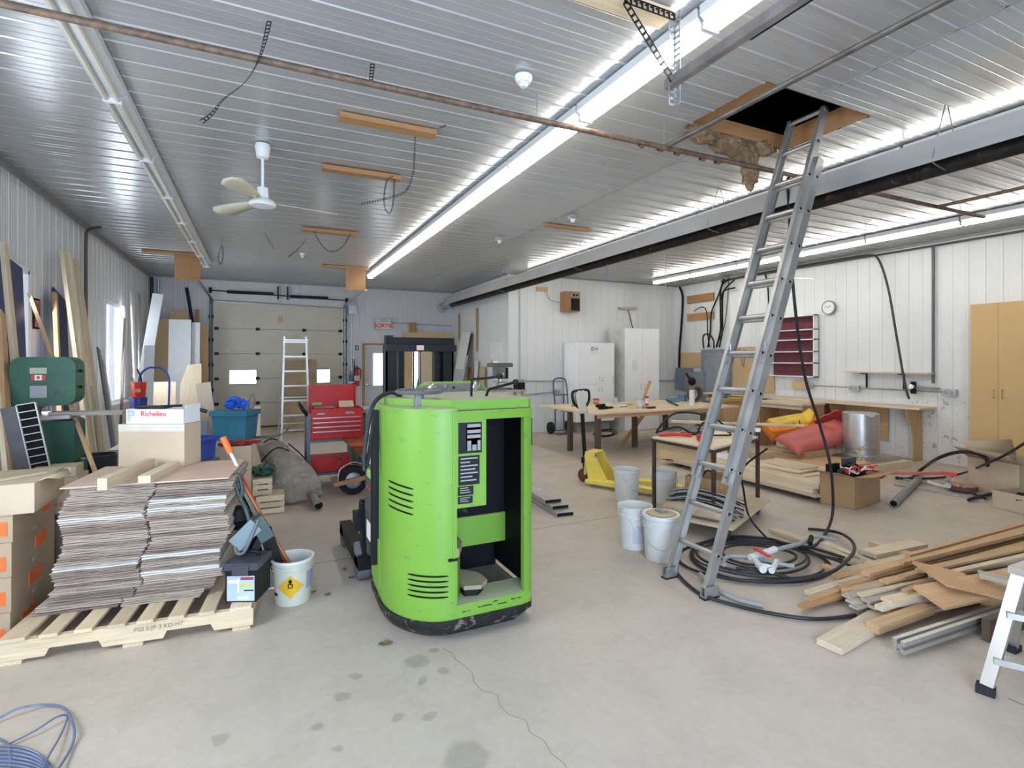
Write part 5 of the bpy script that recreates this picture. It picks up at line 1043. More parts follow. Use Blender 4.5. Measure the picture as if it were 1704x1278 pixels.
MB().b2((.60, 7.31, .98), (1.27, 7.325, 1.03)).b2((.60, 7.66, .98), (1.27, 7.67, 1.03)).b2((.60, 7.31, .98), (.61, 7.67, 1.03)).b2((1.26, 7.31, .98), (1.27, 7.67, 1.03)).build('top_tray', redp, tc, m=TM)
for i, z_ in enumerate((.895, .835, .775, .715)):
    dr = MB().b2((.63, 7.298, z_ - .022), (1.24, 7.31, z_ + .03)).build('drawer', redp, tc, .003, m=TM); MB().b2((.635, 7.285, z_ + .012), (1.235, 7.30, z_ + .024)).build('drawer_pull', alu, dr)
MB().b2((.63, 7.30, .65), (1.24, 7.31, .69)).build('kick_panel', redp, tc, m=TM)
MB().b2((1.04, 7.302, .955), (1.16, 7.309, .985)).b2((.69, 7.302, .958), (.78, 7.309, .975)).build('name_plate', M('plate_silver', (.35, .35, .35)), tc, m=TM); MB().b2((.65, 7.63, 1.06), (.78, 7.636, 1.09)).build('sticker', M('sticker_green', (.3, .5, .15)), tc, m=TM)
tag(MB().box((1.08, 7.5, 1.07), (.19, .02, .12), (-.9, 0, 0)).build('cardboard_flap', kraft2), 'kraft card piece lying in the open top of the red tool chest', 'card')
tag(MB().box((.80, 7.48, 1.04), (.26, .1, .02), (0, .0, .1)).build('hand_tools', M('tool_mix', (.25, .22, .2), .5, .3, .5, 30)), 'hand tools lying in the top tray of the red tool chest', 'tools')
tb = thing('tool_box', 'small flat red toolbox on the lower shelf of the cart', 'tool box', (.86, 7.45, .202)); MB().b2((-.24, -.12, 0), (.24, .12, .17)).build('case_body', redp, tb, .008); MB().b2((-.245, -.125, .17), (.245, .125, .20)).build('lid', redp, tb, .006); MB().b2((.10, -.13, .06), (.13, -.12, .17)).build('latch', chrome, tb)
# wheelbarrow
wh = thing('wheelbarrow', 'rusty red wheelbarrow with wooden handle partly behind the lift truck', 'wheelbarrow', (1.06, 6.85, 0)); WM = wp(wh)
MB().lathe([(.10, -.045), (.14, -.055), (.175, -.04), (.18, 0), (.175, .04), (.14, .055), (.10, .045)], (1.06, 6.80, .18), 36, 'y').build('tyre', rubber, wh, m=WM)
MB().lathe([(0, -.03), (.02, -.04), (.03, -.02), (.09, -.01), (.105, -.04), (.105, .04), (.09, .01), (.03, .02), (.02, .04), (0, .03)], (1.06, 6.80, .18), 36, 'y').build('wheel_rim', galv, wh, m=WM)
tr = M('tray_rust', (.34, .07, .03), .5, .2, .3, 6, dirt=(.22, .13, .09), dirtp=.55)
def loft(rects, name, mat, par, m_, thick=.004, caps=True):
    b = MB(); L = []
    for (x0, x1, y0, y1, z_) in rects: L.append([b.bm.verts.new(v) for v in ((x0, y0, z_), (x1, y0, z_), (x1, y1, z_), (x0, y1, z_))])
    for a, c_ in zip(L, L[1:]):
        for i in range(4): j = (i + 1) % 4; b.bm.faces.new((a[i], a[j], c_[j], c_[i]))
    b.bm.faces.new(L[0][::-1]); o = b.build(name, mat, par, m=m_); md = o.modifiers.new('s', 'SOLIDIFY'); md.thickness = thick; return o
loft([(1.22, 1.75, 6.68, 7.05, .37), (1.08, 1.9, 6.60, 7.15, .55), (.98, 2.0, 6.54, 7.2, .635)], 'tray', tr, wh, WM, .005)
for y in (6.70, 7.0): MB().beam((.82, y, .16), (2.3, y + .1 * (1 if y > 6.8 else -1), .40), .035, .05).build('wooden_handle', W('org'), wh, m=WM)
for y in (6.7, 7.02): MB().tube([(1.5, y, .33), (1.62, y, .02), (1.75, y, .02), (1.85, y, .35)], .013, 8).build('leg', blackm, wh, m=WM)
MB().tube([(.87, 6.72, .2), (.90, 6.72, .34), (1.06, 6.74, .41), (1.2, 6.74, .36)], .008, 6).build('fender_bar', galv, wh, m=WM)
# far step ladder with brown boxes behind
sl = thing('step_ladder', 'white aluminium step ladder standing open before the overhead door', 'ladder', (.66, 11.4, 0)); SL = wp(sl)
for x0, x1 in ((.44, .40), (.88, .93)):
    MB().beam((x1, 11.28, .0), (x0 + (.02 if x0 < .6 else -.02), 11.42, 2.14), .035, .05, (0, 1, 0)).build('front_rail', alu, sl, m=SL); MB().beam((x1 + (-.04 if x0 < .6 else .03), 12.0, .0), (x0 + (.02 if x0 < .6 else -.02), 11.47, 2.05), .03, .03, (0, 1, 0)).build('rear_rail', alu, sl, m=SL)
for i in range(7): z_ = .27 + i * .29; y = 11.28 + .14 * z_ / 2.14; xa = .40 + .04 * z_ / 2.14; MB().b2((xa, y - .035, z_), (.93 - .04 * z_ / 2.14, y + .045, z_ + .03)).build('step', alu, sl, m=SL)
MB().b2((.44, 11.38, 2.05), (.90, 11.5, 2.08)).build('top_cap', alu, sl, .003, m=SL)
for z_ in (.35, .9): MB().beam((.38, 11.98 - z_ * .25, z_), (.95, 11.98 - z_ * .25, z_), .02, .02).build('rear_brace', alu, sl, m=SL)
for i, (x0, x1, z1, yy) in enumerate(((.52, 1.28, 1.68, 13.6), (.50, 1.12, .75, 13.2))):
    board('cardboard_sheet', ((x0 + x1) / 2, yy, .012), ((x0 + x1) / 2, yy + .12, z1), x1 - x0, .05, None or M('carton_tan', (.34, .25, .15), .8, 0, .2, 3), ['tall brown corrugated sheet leaning behind the step ladder', 'low brown corrugated bundle behind the step ladder foot'][i], 'cardboard', up=(0, -1, .1))
# green wheeled bin behind the chest
gb = thing('wheeled_bin', 'dark green wheeled garbage bin behind the red tool chest', 'bin', (1.50, 8.6, 0)); gm_ = M('bin_green', (.02, .07, .04), .5)
loft([(-.20, .20, -.20, .20, .06), (-.27, .27, -.27, .27, .86)], 'bin_body', gm_, gb, Matrix(), .006); MB().b2((-.29, -.30, .86), (.29, .30, .91)).build('lid', M('bin_lid', (.28, .33, .33), .4), gb, .012)
for x in (-.22, .22): MB().lathe([(0, -.025), (.09, -.025), (.095, 0), (.09, .025), (0, .025)], (x, .22, .10), 20, 'x').build('wheel', rubber, gb)
# metal floor planks by the truck
dm = M('dusty_steel', (.42, .39, .35), .6, .3, .2, 3)
for i in range(3):
    a = V((3.09 - .0 + .06 * i - .12, 5.02 - .06 * i + .1, .035 + (2 - i) * .045 + .0)); a = aZ([931 - 8, 935, 943][i], [833, 843, 855][i], [.115, .07, .025][i]); a = V((a.x - .02, a.y, [.112, .067, .022][i]))
    board('steel_plank', a, a + V((.28, 3.2, 0)), .20, .04, dm, ['uppermost grey steel plank on the floor right of the lift truck', 'middle grey steel plank in the floor stack of three', 'lowest grey steel plank, sticking out farthest to the front'][i], 'plank'); o_ = [o for o in C.objects if o.name.startswith('steel_plank')]
for o in o_: MB().b2((-.006, -.094, -.016), (.004, .094, .016)).build('end_cap', black, o, m=Matrix())
# partition side: leaning panels, strips, drill press stand
def ph(px_, y0, y1, w_, k, label, mat=None, X0=5.0, tl=.12): 
    p = aX(px_, y0, X0); q = V((X0 - tl * (p.z) / 2.2, p.y, .012)); q.y = p.y; return board('leaning_panel', q, p, w_, .02, mat or W(k), label, 'panel', up=(-1, 0, .1))
ph(776, 553, 0, .62, None, 'tall white panel with frame leaning on the partition beyond the mast', vinyl, 4.98, .45); ph(770, 592, 0, .75, None, 'wide light grey panel leaning lower on the partition', M('panel_pale', (.50, .52, .55), .45), 4.86, .5)
ph(783, 556, 0, .30, 'dark', 'dark edged board behind the tall white panel on the partition', None, 5.03, .5)
ph(783, 612, 0, .35, 'org', 'low orange brown board leaning beside the white panels'); ph(793, 600, 0, .20, None, 'narrow white board leaning between the brown boards at the partition', vinyl); ph(803, 610, 0, .32, 'mdf', 'tan board leaning rightmost at the partition')
for px_, z0, z1, lab in ((764, 522, 565, 'short brown strip fixed to the partition wall, left one'), (794, 513, 585, 'longer brown strip fixed to the partition wall, right one')):
    p, q = aX(px_, z0, 5.04), aX(px_, z1, 5.04); board('wall_strip', (5.035, p.y, q.z), (5.035, p.y, p.z), .05, .03, W('org'), lab, 'strip', up=(-1, 0, 0))
DX, DY = 4.45, 9.9
st = thing('press_bench', 'small wooden bench carrying the drill press beside the partition corner', 'bench', (4.5, 9.95, 0)); BM_ = wp(st)
MB().b2((4.1, 9.7, 1.02), (4.98, 10.2, 1.06)).build('bench_top', W('grey'), st, m=BM_)
for x in (4.14, 4.94):
    for y in (9.74, 10.16): MB().b2((x - .03, y - .03, 0), (x + .03, y + .03, 1.02)).build('leg', W('grey', 'z'), st, m=BM_)
dp = thing('drill_press', 'grey bench drill press standing by the partition corner', 'drill press', (DX, DY, 1.062)); dg_ = M('press_grey', (.16, .19, .20), .4, .3, .2, 8)
MB().b2((-.13, -.16, 0), (.13, .18, .04)).build('base', dg_, dp, .008); MB().cyl((0, .1, .04), (0, .1, .5), .03).build('column', steel, dp); MB().b2((-.12, -.15, .14), (.12, .06, .16)).build('table', steel, dp)
xz(MB(), rrect(-.21, .46, .24, .545, .03), -.16, .16).build('belt_cover', M('cover_taupe', (.13, .125, .12), .35), dp, .012)
MB().b2((-.09, -.16, .24), (.07, .12, .46)).build('head', dg_, dp, .02, seg=2); MB().cyl((.15, .03, .22), (.15, .03, .45), .065, n=20).build('motor', black, dp); MB().cyl((-.01, -.1, .17), (-.01, -.1, .25), .02, n=14).build('chuck', chrome, dp)
MB().lathe([(0, 0), (.03, -.01), (.03, -.04), (0, -.05)], (0, -.16, .32), 16, 'y').build('depth_knob', chrome, dp)
for a in (0, 2.1, 4.2): MB().cyl((-.1, -.08, .30), (-.14, -.08 + .12 * math.cos(a), .30 + .12 * math.sin(a)), .006, n=8).build('feed_handle', steel, dp)
tag(box('charger_box', black, (4.80, 9.75, 1.062), (4.97, 9.95, 1.20), bev=.01), 'black box on the bench right of the drill press', 'box')
fluff('rag', [((4.62, 9.8, 1.08), (.08, .06, .02))], 1, 'dark red rag on the bench beside the drill press', 'rag', M('rag_maroon', (.15, .04, .04), .8))
# ================= RIGHT SIDE: WALL THINGS =================
def cabinet(name, label, lo, hi, mat, split, face='y', handles=(), hz=(), top=None):
    lo, hi = V(lo), V(hi); t = thing(name, label, 'cabinet', ((lo.x + hi.x) / 2, (lo.y + hi.y) / 2, lo.z)); m_ = wp(t)
    MB().b2((lo.x + (.022 if face == 'x' else 0), lo.y + (.022 if face == 'y' else 0), lo.z), hi).build('cabinet_body', mat[0], t, .003, m=m_)
    zs_ = [lo.z + .01] + list(hz) + [hi.z - .005]
    for z0, z1 in zip(zs_, zs_[1:]):
        if face == 'y':
            xs = [lo.x + .003] + [lo.x + (hi.x - lo.x) * s for s in split] + [hi.x - .003]
            for i, (x0, x1) in enumerate(zip(xs, xs[1:])):
                d_ = MB().b2((x0 + .002, lo.y, z0 + .003), (x1 - .002, lo.y + .02, z1 - .003)).build('door', mat[1], t, .002, m=m_)
                hx_ = x1 - .05 if i == 0 else x0 + .05; zc = handles[0] if z0 < handles[0] < z1 else (handles[1] if len(handles) > 1 and z0 < handles[1] < z1 else None)
                if zc: MB().tube([(hx_, lo.y, zc - .06), (hx_, lo.y - .025, zc - .05), (hx_, lo.y - .025, zc + .05), (hx_, lo.y, zc + .06)], .006, 6).build('handle', mat[2], d_, m=Matrix())
        else:
            ys = [hi.y - .003] + [hi.y - (hi.y - lo.y) * s for s in split] + [lo.y + .003]
            for i, (y0, y1) in enumerate(zip(ys, ys[1:])):
                d_ = MB().b2((lo.x, y1 + .002, z0 + .003), (lo.x + .02, y0 - .002, z1 - .003)).build('door', mat[1], t, .002, m=m_)
                hy = y1 + .05 if i % 2 == 0 else y0 - .05; MB().tube([(lo.x, hy, handles[0] - .06), (lo.x - .025, hy, handles[0] - .05), (lo.x - .025, hy, handles[0] + .05), (lo.x, hy, handles[0] + .06)], .007, 6).build('handle', mat[2], d_, m=Matrix())
    return t
cw_ = M('cabinet_white', (.87, .88, .89), .3, var=.02)
ca = cabinet('storage_cabinet', 'shorter white cabinet with round logo beside the blue grey hand truck', (6.49, 10.12, .25), (7.50, 10.70, 2.06), (cw_, cw_, beige), [.997], handles=(1.22,), hz=(1.11,))
for o in [c for c in ca.children if c.name.startswith('door')]: pass
MB().b2((6.55, 10.25, 0), (7.45, 10.6, .25)).build('plinth', M('plinth_grey', (.3, .29, .26), .7), ca, m=wp(ca))
for z0, z1 in ((1.18, 1.26), (.95, 1.03)): MB().tube([(7.07, 10.12, z0), (7.07, 10.09, z0 + .01), (7.07, 10.09, z1), (7.07, 10.12, z1)], .006, 6).tube([(7.15, 10.12, z0), (7.15, 10.09, z0 + .01), (7.15, 10.09, z1), (7.15, 10.12, z1)], .006, 6).build('handle_pair', beige, ca, m=wp(ca))
tx = MB().b2((6.83, 10.114, 1.80), (7.05, 10.118, 1.99)).build('logo_card', white, ca, m=wp(ca)); MB().lathe([(.022, 0), (.04, 0)], (6.89, 10.112, 1.92), 20, 'y').build('logo', M('logo_grey', (.12, .13, .15), .5), tx, m=Matrix()); MB().b2((6.95, 10.112, 1.925), (7.03, 10.1135, 1.94)).b2((6.95, 10.112, 1.90), (7.03, 10.1135, 1.912)).build('print', M('logo_grey', (.12, .13, .15)), tx, m=Matrix())
cabinet('storage_cabinet', 'tall white two door cabinet against the back wall', (7.72, 10.0, .0), (8.74, 10.68, 2.42), (M('cabinet_ivory', (.62, .60, .54), .4), cw_, beige), [.5], handles=(1.02,))
tag(MB().b2((7.93, 9.992, 1.43), (8.08, 9.998, 1.66)).build('paper_note', paper), 'small paper note taped on the tall white cabinet door', 'note')
tan = M('melamine_tan', (.58, .39, .17), .45, 0, .03, 2)
yA, yM = aX(1614, 640, 9.6).y, aX(1661, 640, 9.6).y
cabinet('tan_cabinet', 'tall tan melamine cabinet with two doors at the right edge', (9.6, yM - (yA - yM) * 1.0, .0), (9.94, yA, 2.50), (tan, tan, M('handle_brass', (.55, .42, .2), .35, .5)), [.5], 'x', handles=(1.18,))
cabinet('tan_cabinet', 'second tan cabinet continuing past the right edge of the frame', (9.6, yM - (yA - yM) * 2.6, .0), (9.94, yM - (yA - yM) * 1.01, 2.50), (tan, tan, M('handle_brass', (.55, .42, .2))), [.5], 'x', handles=(1.18,))
WY = BY - .015
def wcond(name, pts, r_, mat, label, cat='conduit', k=5): return tag(MB().tube(pts, r_, 8, k).build(name, mat), label, cat)
cg2 = M('conduit_grey', (.36, .37, .37), .4, .4)
sp_ = thing('wall_speaker', 'wooden loudspeaker with black grille mounted high on the back wall', 'speaker', (6.60, WY - .12, 2.80)); MB().b2((-.20, -.12, 0), (.20, .12, .46)).build('speaker_cabinet', wood('wood_walnut', (.28, .13, .06), (.42, .21, .10), 'z'), sp_, .004); MB().b2((-.05, -.126, .02), (.18, -.12, .30)).build('grille', black, sp_, .004); MB().b2((-.05, -.126, .33), (.18, -.12, .43)).build('label_plate', M('plate_taupe', (.35, .32, .28), .4), sp_)
for x in (.02, .11): MB().lathe([(0, 0), (.03, 0), (.03, -.012), (0, -.012)], (x, -.126, .38), 16, 'y').build('tweeter', black, sp_)
board('wall_block', (5.75, WY - .02, 3.30), (6.05, WY - .02, 3.30), .10, .03, W('mdf'), 'tan wooden block on the back wall left of the speaker', 'block', up=(0, -1, 0))
wcond('speaker_wire', [(6.0, WY - .02, 3.28), (6.1, WY - .02, 3.08), (6.4, WY - .03, 3.0)], .006, M('wire_grey', (.2, .2, .2), .5), 'thin wire sagging from the tan block to the speaker', 'wire')
wcond('conduit', [(5.33, WY - .02, .98), (5.33, WY - .02, 3.5)], .014, cg2, 'vertical conduit on the back wall right of the partition corner', k=1)
wcond('conduit', [(5.33, WY - .02, 1.19), (6.4, WY - .02, 1.17), (9.9, WY - .02, 1.12)], .014, cg2, 'horizontal conduit running behind the white cabinets', k=1)
wcond('conduit', [(5.33, WY - .02, 1.12), (5.36, WY - .02, .95), (5.5, WY - .02, .88), (6.2, WY - .02, .92)], .014, cg2, 'bent conduit leading to the outlet below on the back wall')
def outlet(p, nrm_, label, mat=None):
    t = thing('outlet_box', label, 'outlet', p, rot=(0, 0, 0 if nrm_ == 'y' else PI / 2 * -1)); MB().b2((-.09, -.05, -.05), (.09, .015, .05)).build('box_body', mat or galv, t, .004)
    for x in (-.04, .04): MB().lathe([(0, 0), (.025, 0), (.025, -.006), (0, -.006)], (x, -.05, 0), 14, 'y').build('socket', M('socket_grey', (.3, .3, .3), .5), t)
outlet((6.28, WY - .02, .93), 'y', 'grey outlet box on the back wall beside the hand truck'); outlet((5.33, WY - .02, 1.19), 'y', 'small junction box by the partition corner conduit')
t = thing('push_broom', 'thin T shaped broom hung above the tall white cabinet', 'broom', (8.35, WY - .03, 2.45)); board('broom_head', (-.28, 0, .50), (.28, 0, .52), .06, .03, W('grey'), parent=t, up=(0, -1, 0)); MB().cyl((0, 0, .50), (.16, 0, .0), .012, n=8).build('broom_handle', M('handle_dark', (.07, .07, .06), .5), t)
board('wall_block', (8.78, WY - .03, 2.32), (9.15, WY - .03, 2.30), .10, .05, W('pine'), 'pale wooden block on the wall right of the tall cabinet', 'block', up=(0, -1, 0))
# grey hand truck
ht_ = thing('hand_truck', 'slate blue steel hand truck standing left of the short white cabinet', 'hand truck', (6.18, 10.3, 0)); hm = M('truck_slate', (.06, .08, .14), .4, .3)
MB().tube([(-.17, 0, .1), (-.17, .0, .6), (-.17, .08, 1.12), (-.10, .09, 1.24), (.10, .09, 1.24), (.17, .08, 1.12), (.17, 0, .6), (.17, 0, .1)], .016, 8).build('side_frame', hm, ht_)
for z_ in (.08, .55, .88): MB().beam((-.17, .0, z_), (.17, .0, z_), .025, .02).build('cross_bar', hm, ht_)
MB().beam((.06, .0, .08), (.06, 0, .88), .02, .02).build('centre_bar', hm, ht_); MB().b2((-.18, -.18, .01), (.18, .02, .02)).build('toe_plate', hm, ht_)
for x in (-.24, .24): MB().lathe([(0, -.035), (.06, -.035), (.06, -.02), (.09, -.04), (.13, -.035), (.135, 0), (.13, .035), (.09, .04), (.06, .02), (0, .035)], (x, .08, .135), 28, 'x').build('wheel', rubber, ht_)
tag(MB().tube([aZ(x, y, .02 + .01 * i) for i, (x, y) in enumerate(((988, 722), (1000, 716), (1018, 715), (1026, 720), (1014, 726), (996, 726)))], .014, 8, closed=True).tube([aZ(x, y, .045) for x, y in ((992, 721), (1008, 717), (1022, 720), (1008, 725))], .014, 8, closed=True).build('hose_loop', rubber), 'dark hose loop lying under the short white cabinet', 'hose')
# --- right wall (x = XR)
RX = XR - .016
def onR(px_, py_, off=.0): return aX(px_, py_, RX - off)
def rpanel(name, a, b_, dep, mat, label, cat, bev=.004, off=0):
    p, q = onR(*a, off + dep), onR(*b_, off + dep); return tag(box(name, mat, (RX - off - dep, min(p.y, q.y), min(p.z, q.z)), (RX - off, max(p.y, q.y), max(p.z, q.z)), bev=bev), label, cat)
rpanel('plywood_backing', (1131, 587), (1172, 612), .02, W('mdf', 'z'), 'tan plywood backing behind the corner switch boxes', 'board')
rpanel('plywood_backing', (1208, 578), (1288, 655), .02, W('mdf', 'y'), 'wide tan plywood backing behind the ladder', 'board')
for lab, a, b_, mm in (('upper orange wooden bracket on the right wall near the corner', (1143, 493), (1187, 500), 'org'), ('lower orange wooden bracket on the right wall near the corner', (1143, 523), (1187, 530), 'org')): rpanel('wall_bracket', a, b_, .04, W(mm, 'y'), lab, 'bracket')
e = rpanel('switch_box', (1124, 612), (1146, 650), .16, greyl, 'grey fused switch box nearest the corner', 'switch box', .01)
t = thing('disconnect_switch', 'grey disconnect switch with black lever beside the corner box', 'switch', tuple(onR(1158, 648, .15))); MB().b2((-.08, -.33, .0), (.13, .30, .44)).build('enclosure', greyp, t, .01); MB().lathe([(0, 0), (.09, 0), (.10, -.05), (.06, -.10), (0, -.10)], (-.08, .02, .20), 20, 'x').build('rotary_base', black, t); MB().tube([(-.16, .0, .20), (-.20, .05, .32), (-.20, .12, .40)], .03, 8).build('lever', M('lever_maroon', (.06, .01, .015), .4), t)
e = thing('breaker_panel', 'large grey breaker panel on the right wall behind the ladder', 'panel', tuple(onR(1192, 665, .09))); MB().b2((-.06, -.40, -.1), (.08, .42, 1.2)).build('enclosure', greyl, e, .006); MB().b2((-.066, -.30, .06), (-.06, .34, 1.12)).build('panel_door', greyp, e, .002)
for i in range(4): MB().lathe([(0, 0), (.022, 0), (.022, .05), (0, .05)], (0, .34 - i * .13, 1.2), 14).build('cable_gland', whitep, e)
def rc(pts, r_, label, mat=black, off=.05, name='cable'): return wcond(name, [onR(x, y, off) for x, y in pts], r_, mat, label, 'cable')
rc([(1131, 478), (1136, 495), (1134, 540), (1131, 580), (1130, 612)], .028, 'thick black cable running down the back right corner')
rc([(1204, 464), (1196, 490), (1184, 520), (1182, 550), (1178, 578)], .018, 'black cable curving down left of the bundle to the breaker panel')
rc([(1214, 464), (1200, 478), (1199, 520), (1199, 550), (1192, 578)], .020, 'black cable of the straight bundle above the breaker panel', off=.07); rc([(1222, 466), (1204, 486), (1202, 520), (1202, 550), (1197, 578)], .018, 'second black cable of the bundle above the breaker panel', off=.11)
rc([(1223, 479), (1205, 484), (1199, 500)], .018, 'short black cable stub bending off the bundle', off=.15); rc([(1155, 518), (1168, 511), (1176, 520), (1178, 560), (1181, 578)], .012, 'thin dark cable looping over the lower wooden bracket', off=.10)
rc([(1171, 580), (1170, 560), (1178, 556), (1187, 565), (1188, 580)], .018, 'short looped cable on top of the breaker panel', off=.16)
rc([(1215, 440), (1212, 480), (1206, 540), (1192, 576)], .008, 'thin cable sagging right of the bundle', off=.02); rc([(1272, 452), (1278, 480), (1279, 530), (1279, 580)], .016, 'black cable dropping behind the ladder rail', off=.03)
rc([(1256, 500), (1258, 560), (1256, 600)], .006, 'thin white wire dropping beside the ladder', white, off=.05); rc([(1230, 580), (1236, 610), (1240, 582), (1230, 592)], .01, 'small coiled wire on the wide plywood backing', M('wire_grey', (.2, .2, .2)), off=.06)
wcond('cable', [onR(x, y, o_) for x, y, o_ in ((1200, 468, .06), (1240, 460, .06), (1290, 450, .06), (1340, 441, .06), (1400, 431, .06), (1445, 425, .08), (1462, 432, .16), (1478, 480, .22), (1492, 560, .27), (1506, 640, .28), (1513, 664, .28))], .018, M('cable_dark', (.06, .06, .06), .4), 'long dark cable bending down the right wall to the bench end', 'cable')
wcond('conduit', [onR(1204, 467, .03), onR(1704, 384, .03) + V((0, -.6, 0))], .018, M('pipe_dark', (.10, .10, .10), .4), 'long dark pipe along the top of the right wall', k=1)
wcond('conduit', [onR(1553, 410, .03), onR(1553, 638, .03)], .022, M('pipe_dark', (.10, .10, .10)), 'vertical dark air pipe on the right wall', k=1)
t = thing('air_regulator', 'black air regulator under the narrow wall shelf', 'regulator', tuple(onR(1520, 655, .08))); MB().cyl((0, 0, 0), (0, 0, .2), .04).build('bowl', black, t); MB().cyl((0, 0, .10), (0, -.38, .10), .018).build('feed_pipe', steel, t); MB().lathe([(0, 0), (.04, 0), (.04, -.03), (0, -.03)], (-.04, .0, .12), 14, 'x').build('gauge', chrome, t)
wcond('conduit', [onR(1345, 641, .03), onR(1580, 653, .03)], .012, cg2, 'thin conduit along the right wall between the outlets', k=1)
for px_, py_, lab in ((1347, 641, 'outlet box left of the red backed shelf base'), (1423, 646, 'outlet box under the left end of the narrow wall shelf'), (1582, 653, 'wide outlet box between the wall shelf and the tan cabinet')):
    p = onR(px_, py_, .02); outlet(tuple(p), 'x', lab)
rpanel('tan_block', (1318, 634), (1341, 648), .12, W('mdf', 'y'), 'small tan wooden block over the bench left of the shelf foot', 'block')
# red backed shelf
p, q = onR(1290, 626, .14), onR(1355, 523, .14); y0, y1, z0, z1 = q.y, p.y + .15, p.z, q.z; t = thing('wall_shelf', 'white wall shelf with dark red back and five compartments', 'shelf', (RX - .07, (y0 + y1) / 2, z0)); m_ = wp(t)
MB().b2((RX - .02, y0, z0), (RX - .008, y1, z1)).build('back_panel', M('burgundy', (.13, .025, .035), .6), t, m=m_)
for y in (y0, y1 - .02): MB().b2((RX - .15, y, z0), (RX - .02, y + .02, z1)).build('side_panel', white, t, m=m_)
for i, z_ in enumerate((z0, z0 + .27, z0 + .50, z0 + .74, z1 - .30, z1 - .02)): MB().b2((RX - .15, y0, z_), (RX - .02, y1, z_ + .02)).build('shelf_board', white, t, m=m_)
p = onR(1380, 512, .03); t = thing('wall_clock', 'round white wall clock with grey rim right of the ladder', 'clock', (RX - .03, p.y, p.z)); MB().lathe([(0, 0), (.13, 0), (.135, .02), (.12, .04)], (-.03, 0, 0), 36, 'x').lathe([(.115, 0), (.135, -.005), (.135, .03)], (-.03, 0, 0), 36, 'x').build('rim', M('clock_grey', (.2, .23, .23), .4), t); MB().lathe([(0, 0), (.115, 0)], (-.034, 0, 0), 36, 'x').build('dial', white, t); MB().beam((-.037, 0, 0), (-.037, .07, .03), .006, .004, (1, 0, 0)).beam((-.037, 0, 0), (-.037, -.05, .03), .008, .004, (1, 0, 0)).build('clock_hands', black, t)
# narrow shelf with brackets
p, q = onR(1404, 619, .2), onR(1545, 624, .2); t = thing('wall_shelf', 'narrow pale shelf on two black brackets on the right wall', 'shelf', (RX - .1, (p.y + q.y) / 2, p.z)); m_ = wp(t)
MB().b2((RX - .22, q.y, p.z - .01), (RX, p.y, p.z + .012)).build('shelf_board', W('pale', 'y'), t, m=m_)
for px_ in (1437, 1499): y = onR(px_, 620, .1).y; MB().b2((RX - .18, y - .01, p.z - .03), (RX, y + .01, p.z - .012)).b2((RX - .02, y - .012, p.z - .28), (RX, y + .012, p.z - .012)).build('bracket', blackm, t, m=m_)
# rust and scuff marks below: thin flat patches
# workbench along the wall
t = thing('workbench', 'long plywood workbench along the right wall with curved end panels', 'workbench', (9.7, 7.0, 0)); m_ = wp(t)
MB().b2((9.46, 4.78, .87), (RX, 9.3, .905)).build('bench_top', W('pale', 'y'), t, .004, m=m_)
for y in (4.98, 6.25, 7.95, 9.2):
    b = MB(); poly = [(RX, 0.0), (RX, .87), (9.50, .87), (9.50, .80), (9.56, .70), (9.66, .55), (9.70, .40), (9.70, 0.0)]; A = [b.bm.verts.new((x, y, z_)) for x, z_ in poly]; B = [b.bm.verts.new((x, y + .02, z_)) for x, z_ in poly]
    for i in range(8): j = (i + 1) % 8; b.bm.faces.new((A[i], A[j], B[j], B[i]))
    b.bm.faces.new(A[::-1]); b.bm.faces.new(B); b.build('end_panel', W('pineo', 'z'), t, m=m_)
MB().b2((RX - .03, 5.5, .25), (RX - .01, 9.2, .85)).build('back_panel', W('pineo', 'y'), t, m=m_)
t = thing('base_cabinet', 'open plywood base cabinet with its own top in front of the bench', 'cabinet', (9.2, 6.7, 0)); m_ = wp(t)
MB().b2((8.78, 6.3, .84), (9.44, 7.3, .88)).build('cabinet_top', W('pale', 'y'), t, .004, m=m_)
for y in (6.32, 7.24): MB().b2((8.84, y, 0), (9.42, y + .02, .84)).build('side_panel', W('gold', 'z'), t, m=m_)
MB().b2((9.40, 6.34, 0), (9.42, 7.24, .84)).build('back_panel', W('gold', 'z'), t, m=m_); MB().b2((8.86, 6.34, .42), (9.40, 7.24, .44)).build('shelf_board', W('gold', 'y'), t, m=m_); MB().b2((8.84, 6.34, .76), (8.86, 7.24, .84)).build('front_rail', W('pale', 'y'), t, m=m_)
t = thing('saw_table', 'yellow topped tool stand behind the ladder near the bench', 'stand', (9.02, 8.2, 0)); MB().b2((-.35, -.25, .80), (.35, .25, .86)).build('stand_top', M('ochre', (.55, .38, .08), .5), t, .004); MB().b2((-.30, -.2, 0), (.30, .2, .80)).build('stand_body', W('gold', 'z'), t)
tag(MB().cyl((8.87, 8.1, .865), (8.87, 8.1, .98), .04).cyl((8.72, 8.1, .95), (9.02, 8.1, .95), .025).build('bench_vise', M('vise_blue', (.08, .12, .18), .4, .3)), 'small dark vise on the yellow topped stand', 'vise')
tag(MB().lathe([(.13, -.05), (.17, -.05), (.17, .05), (.13, .05)], (8.2, 8.3, .958), 28, 'y').build('ring', rust), 'dark brown wooden ring standing on the right end of the long work table', 'ring')
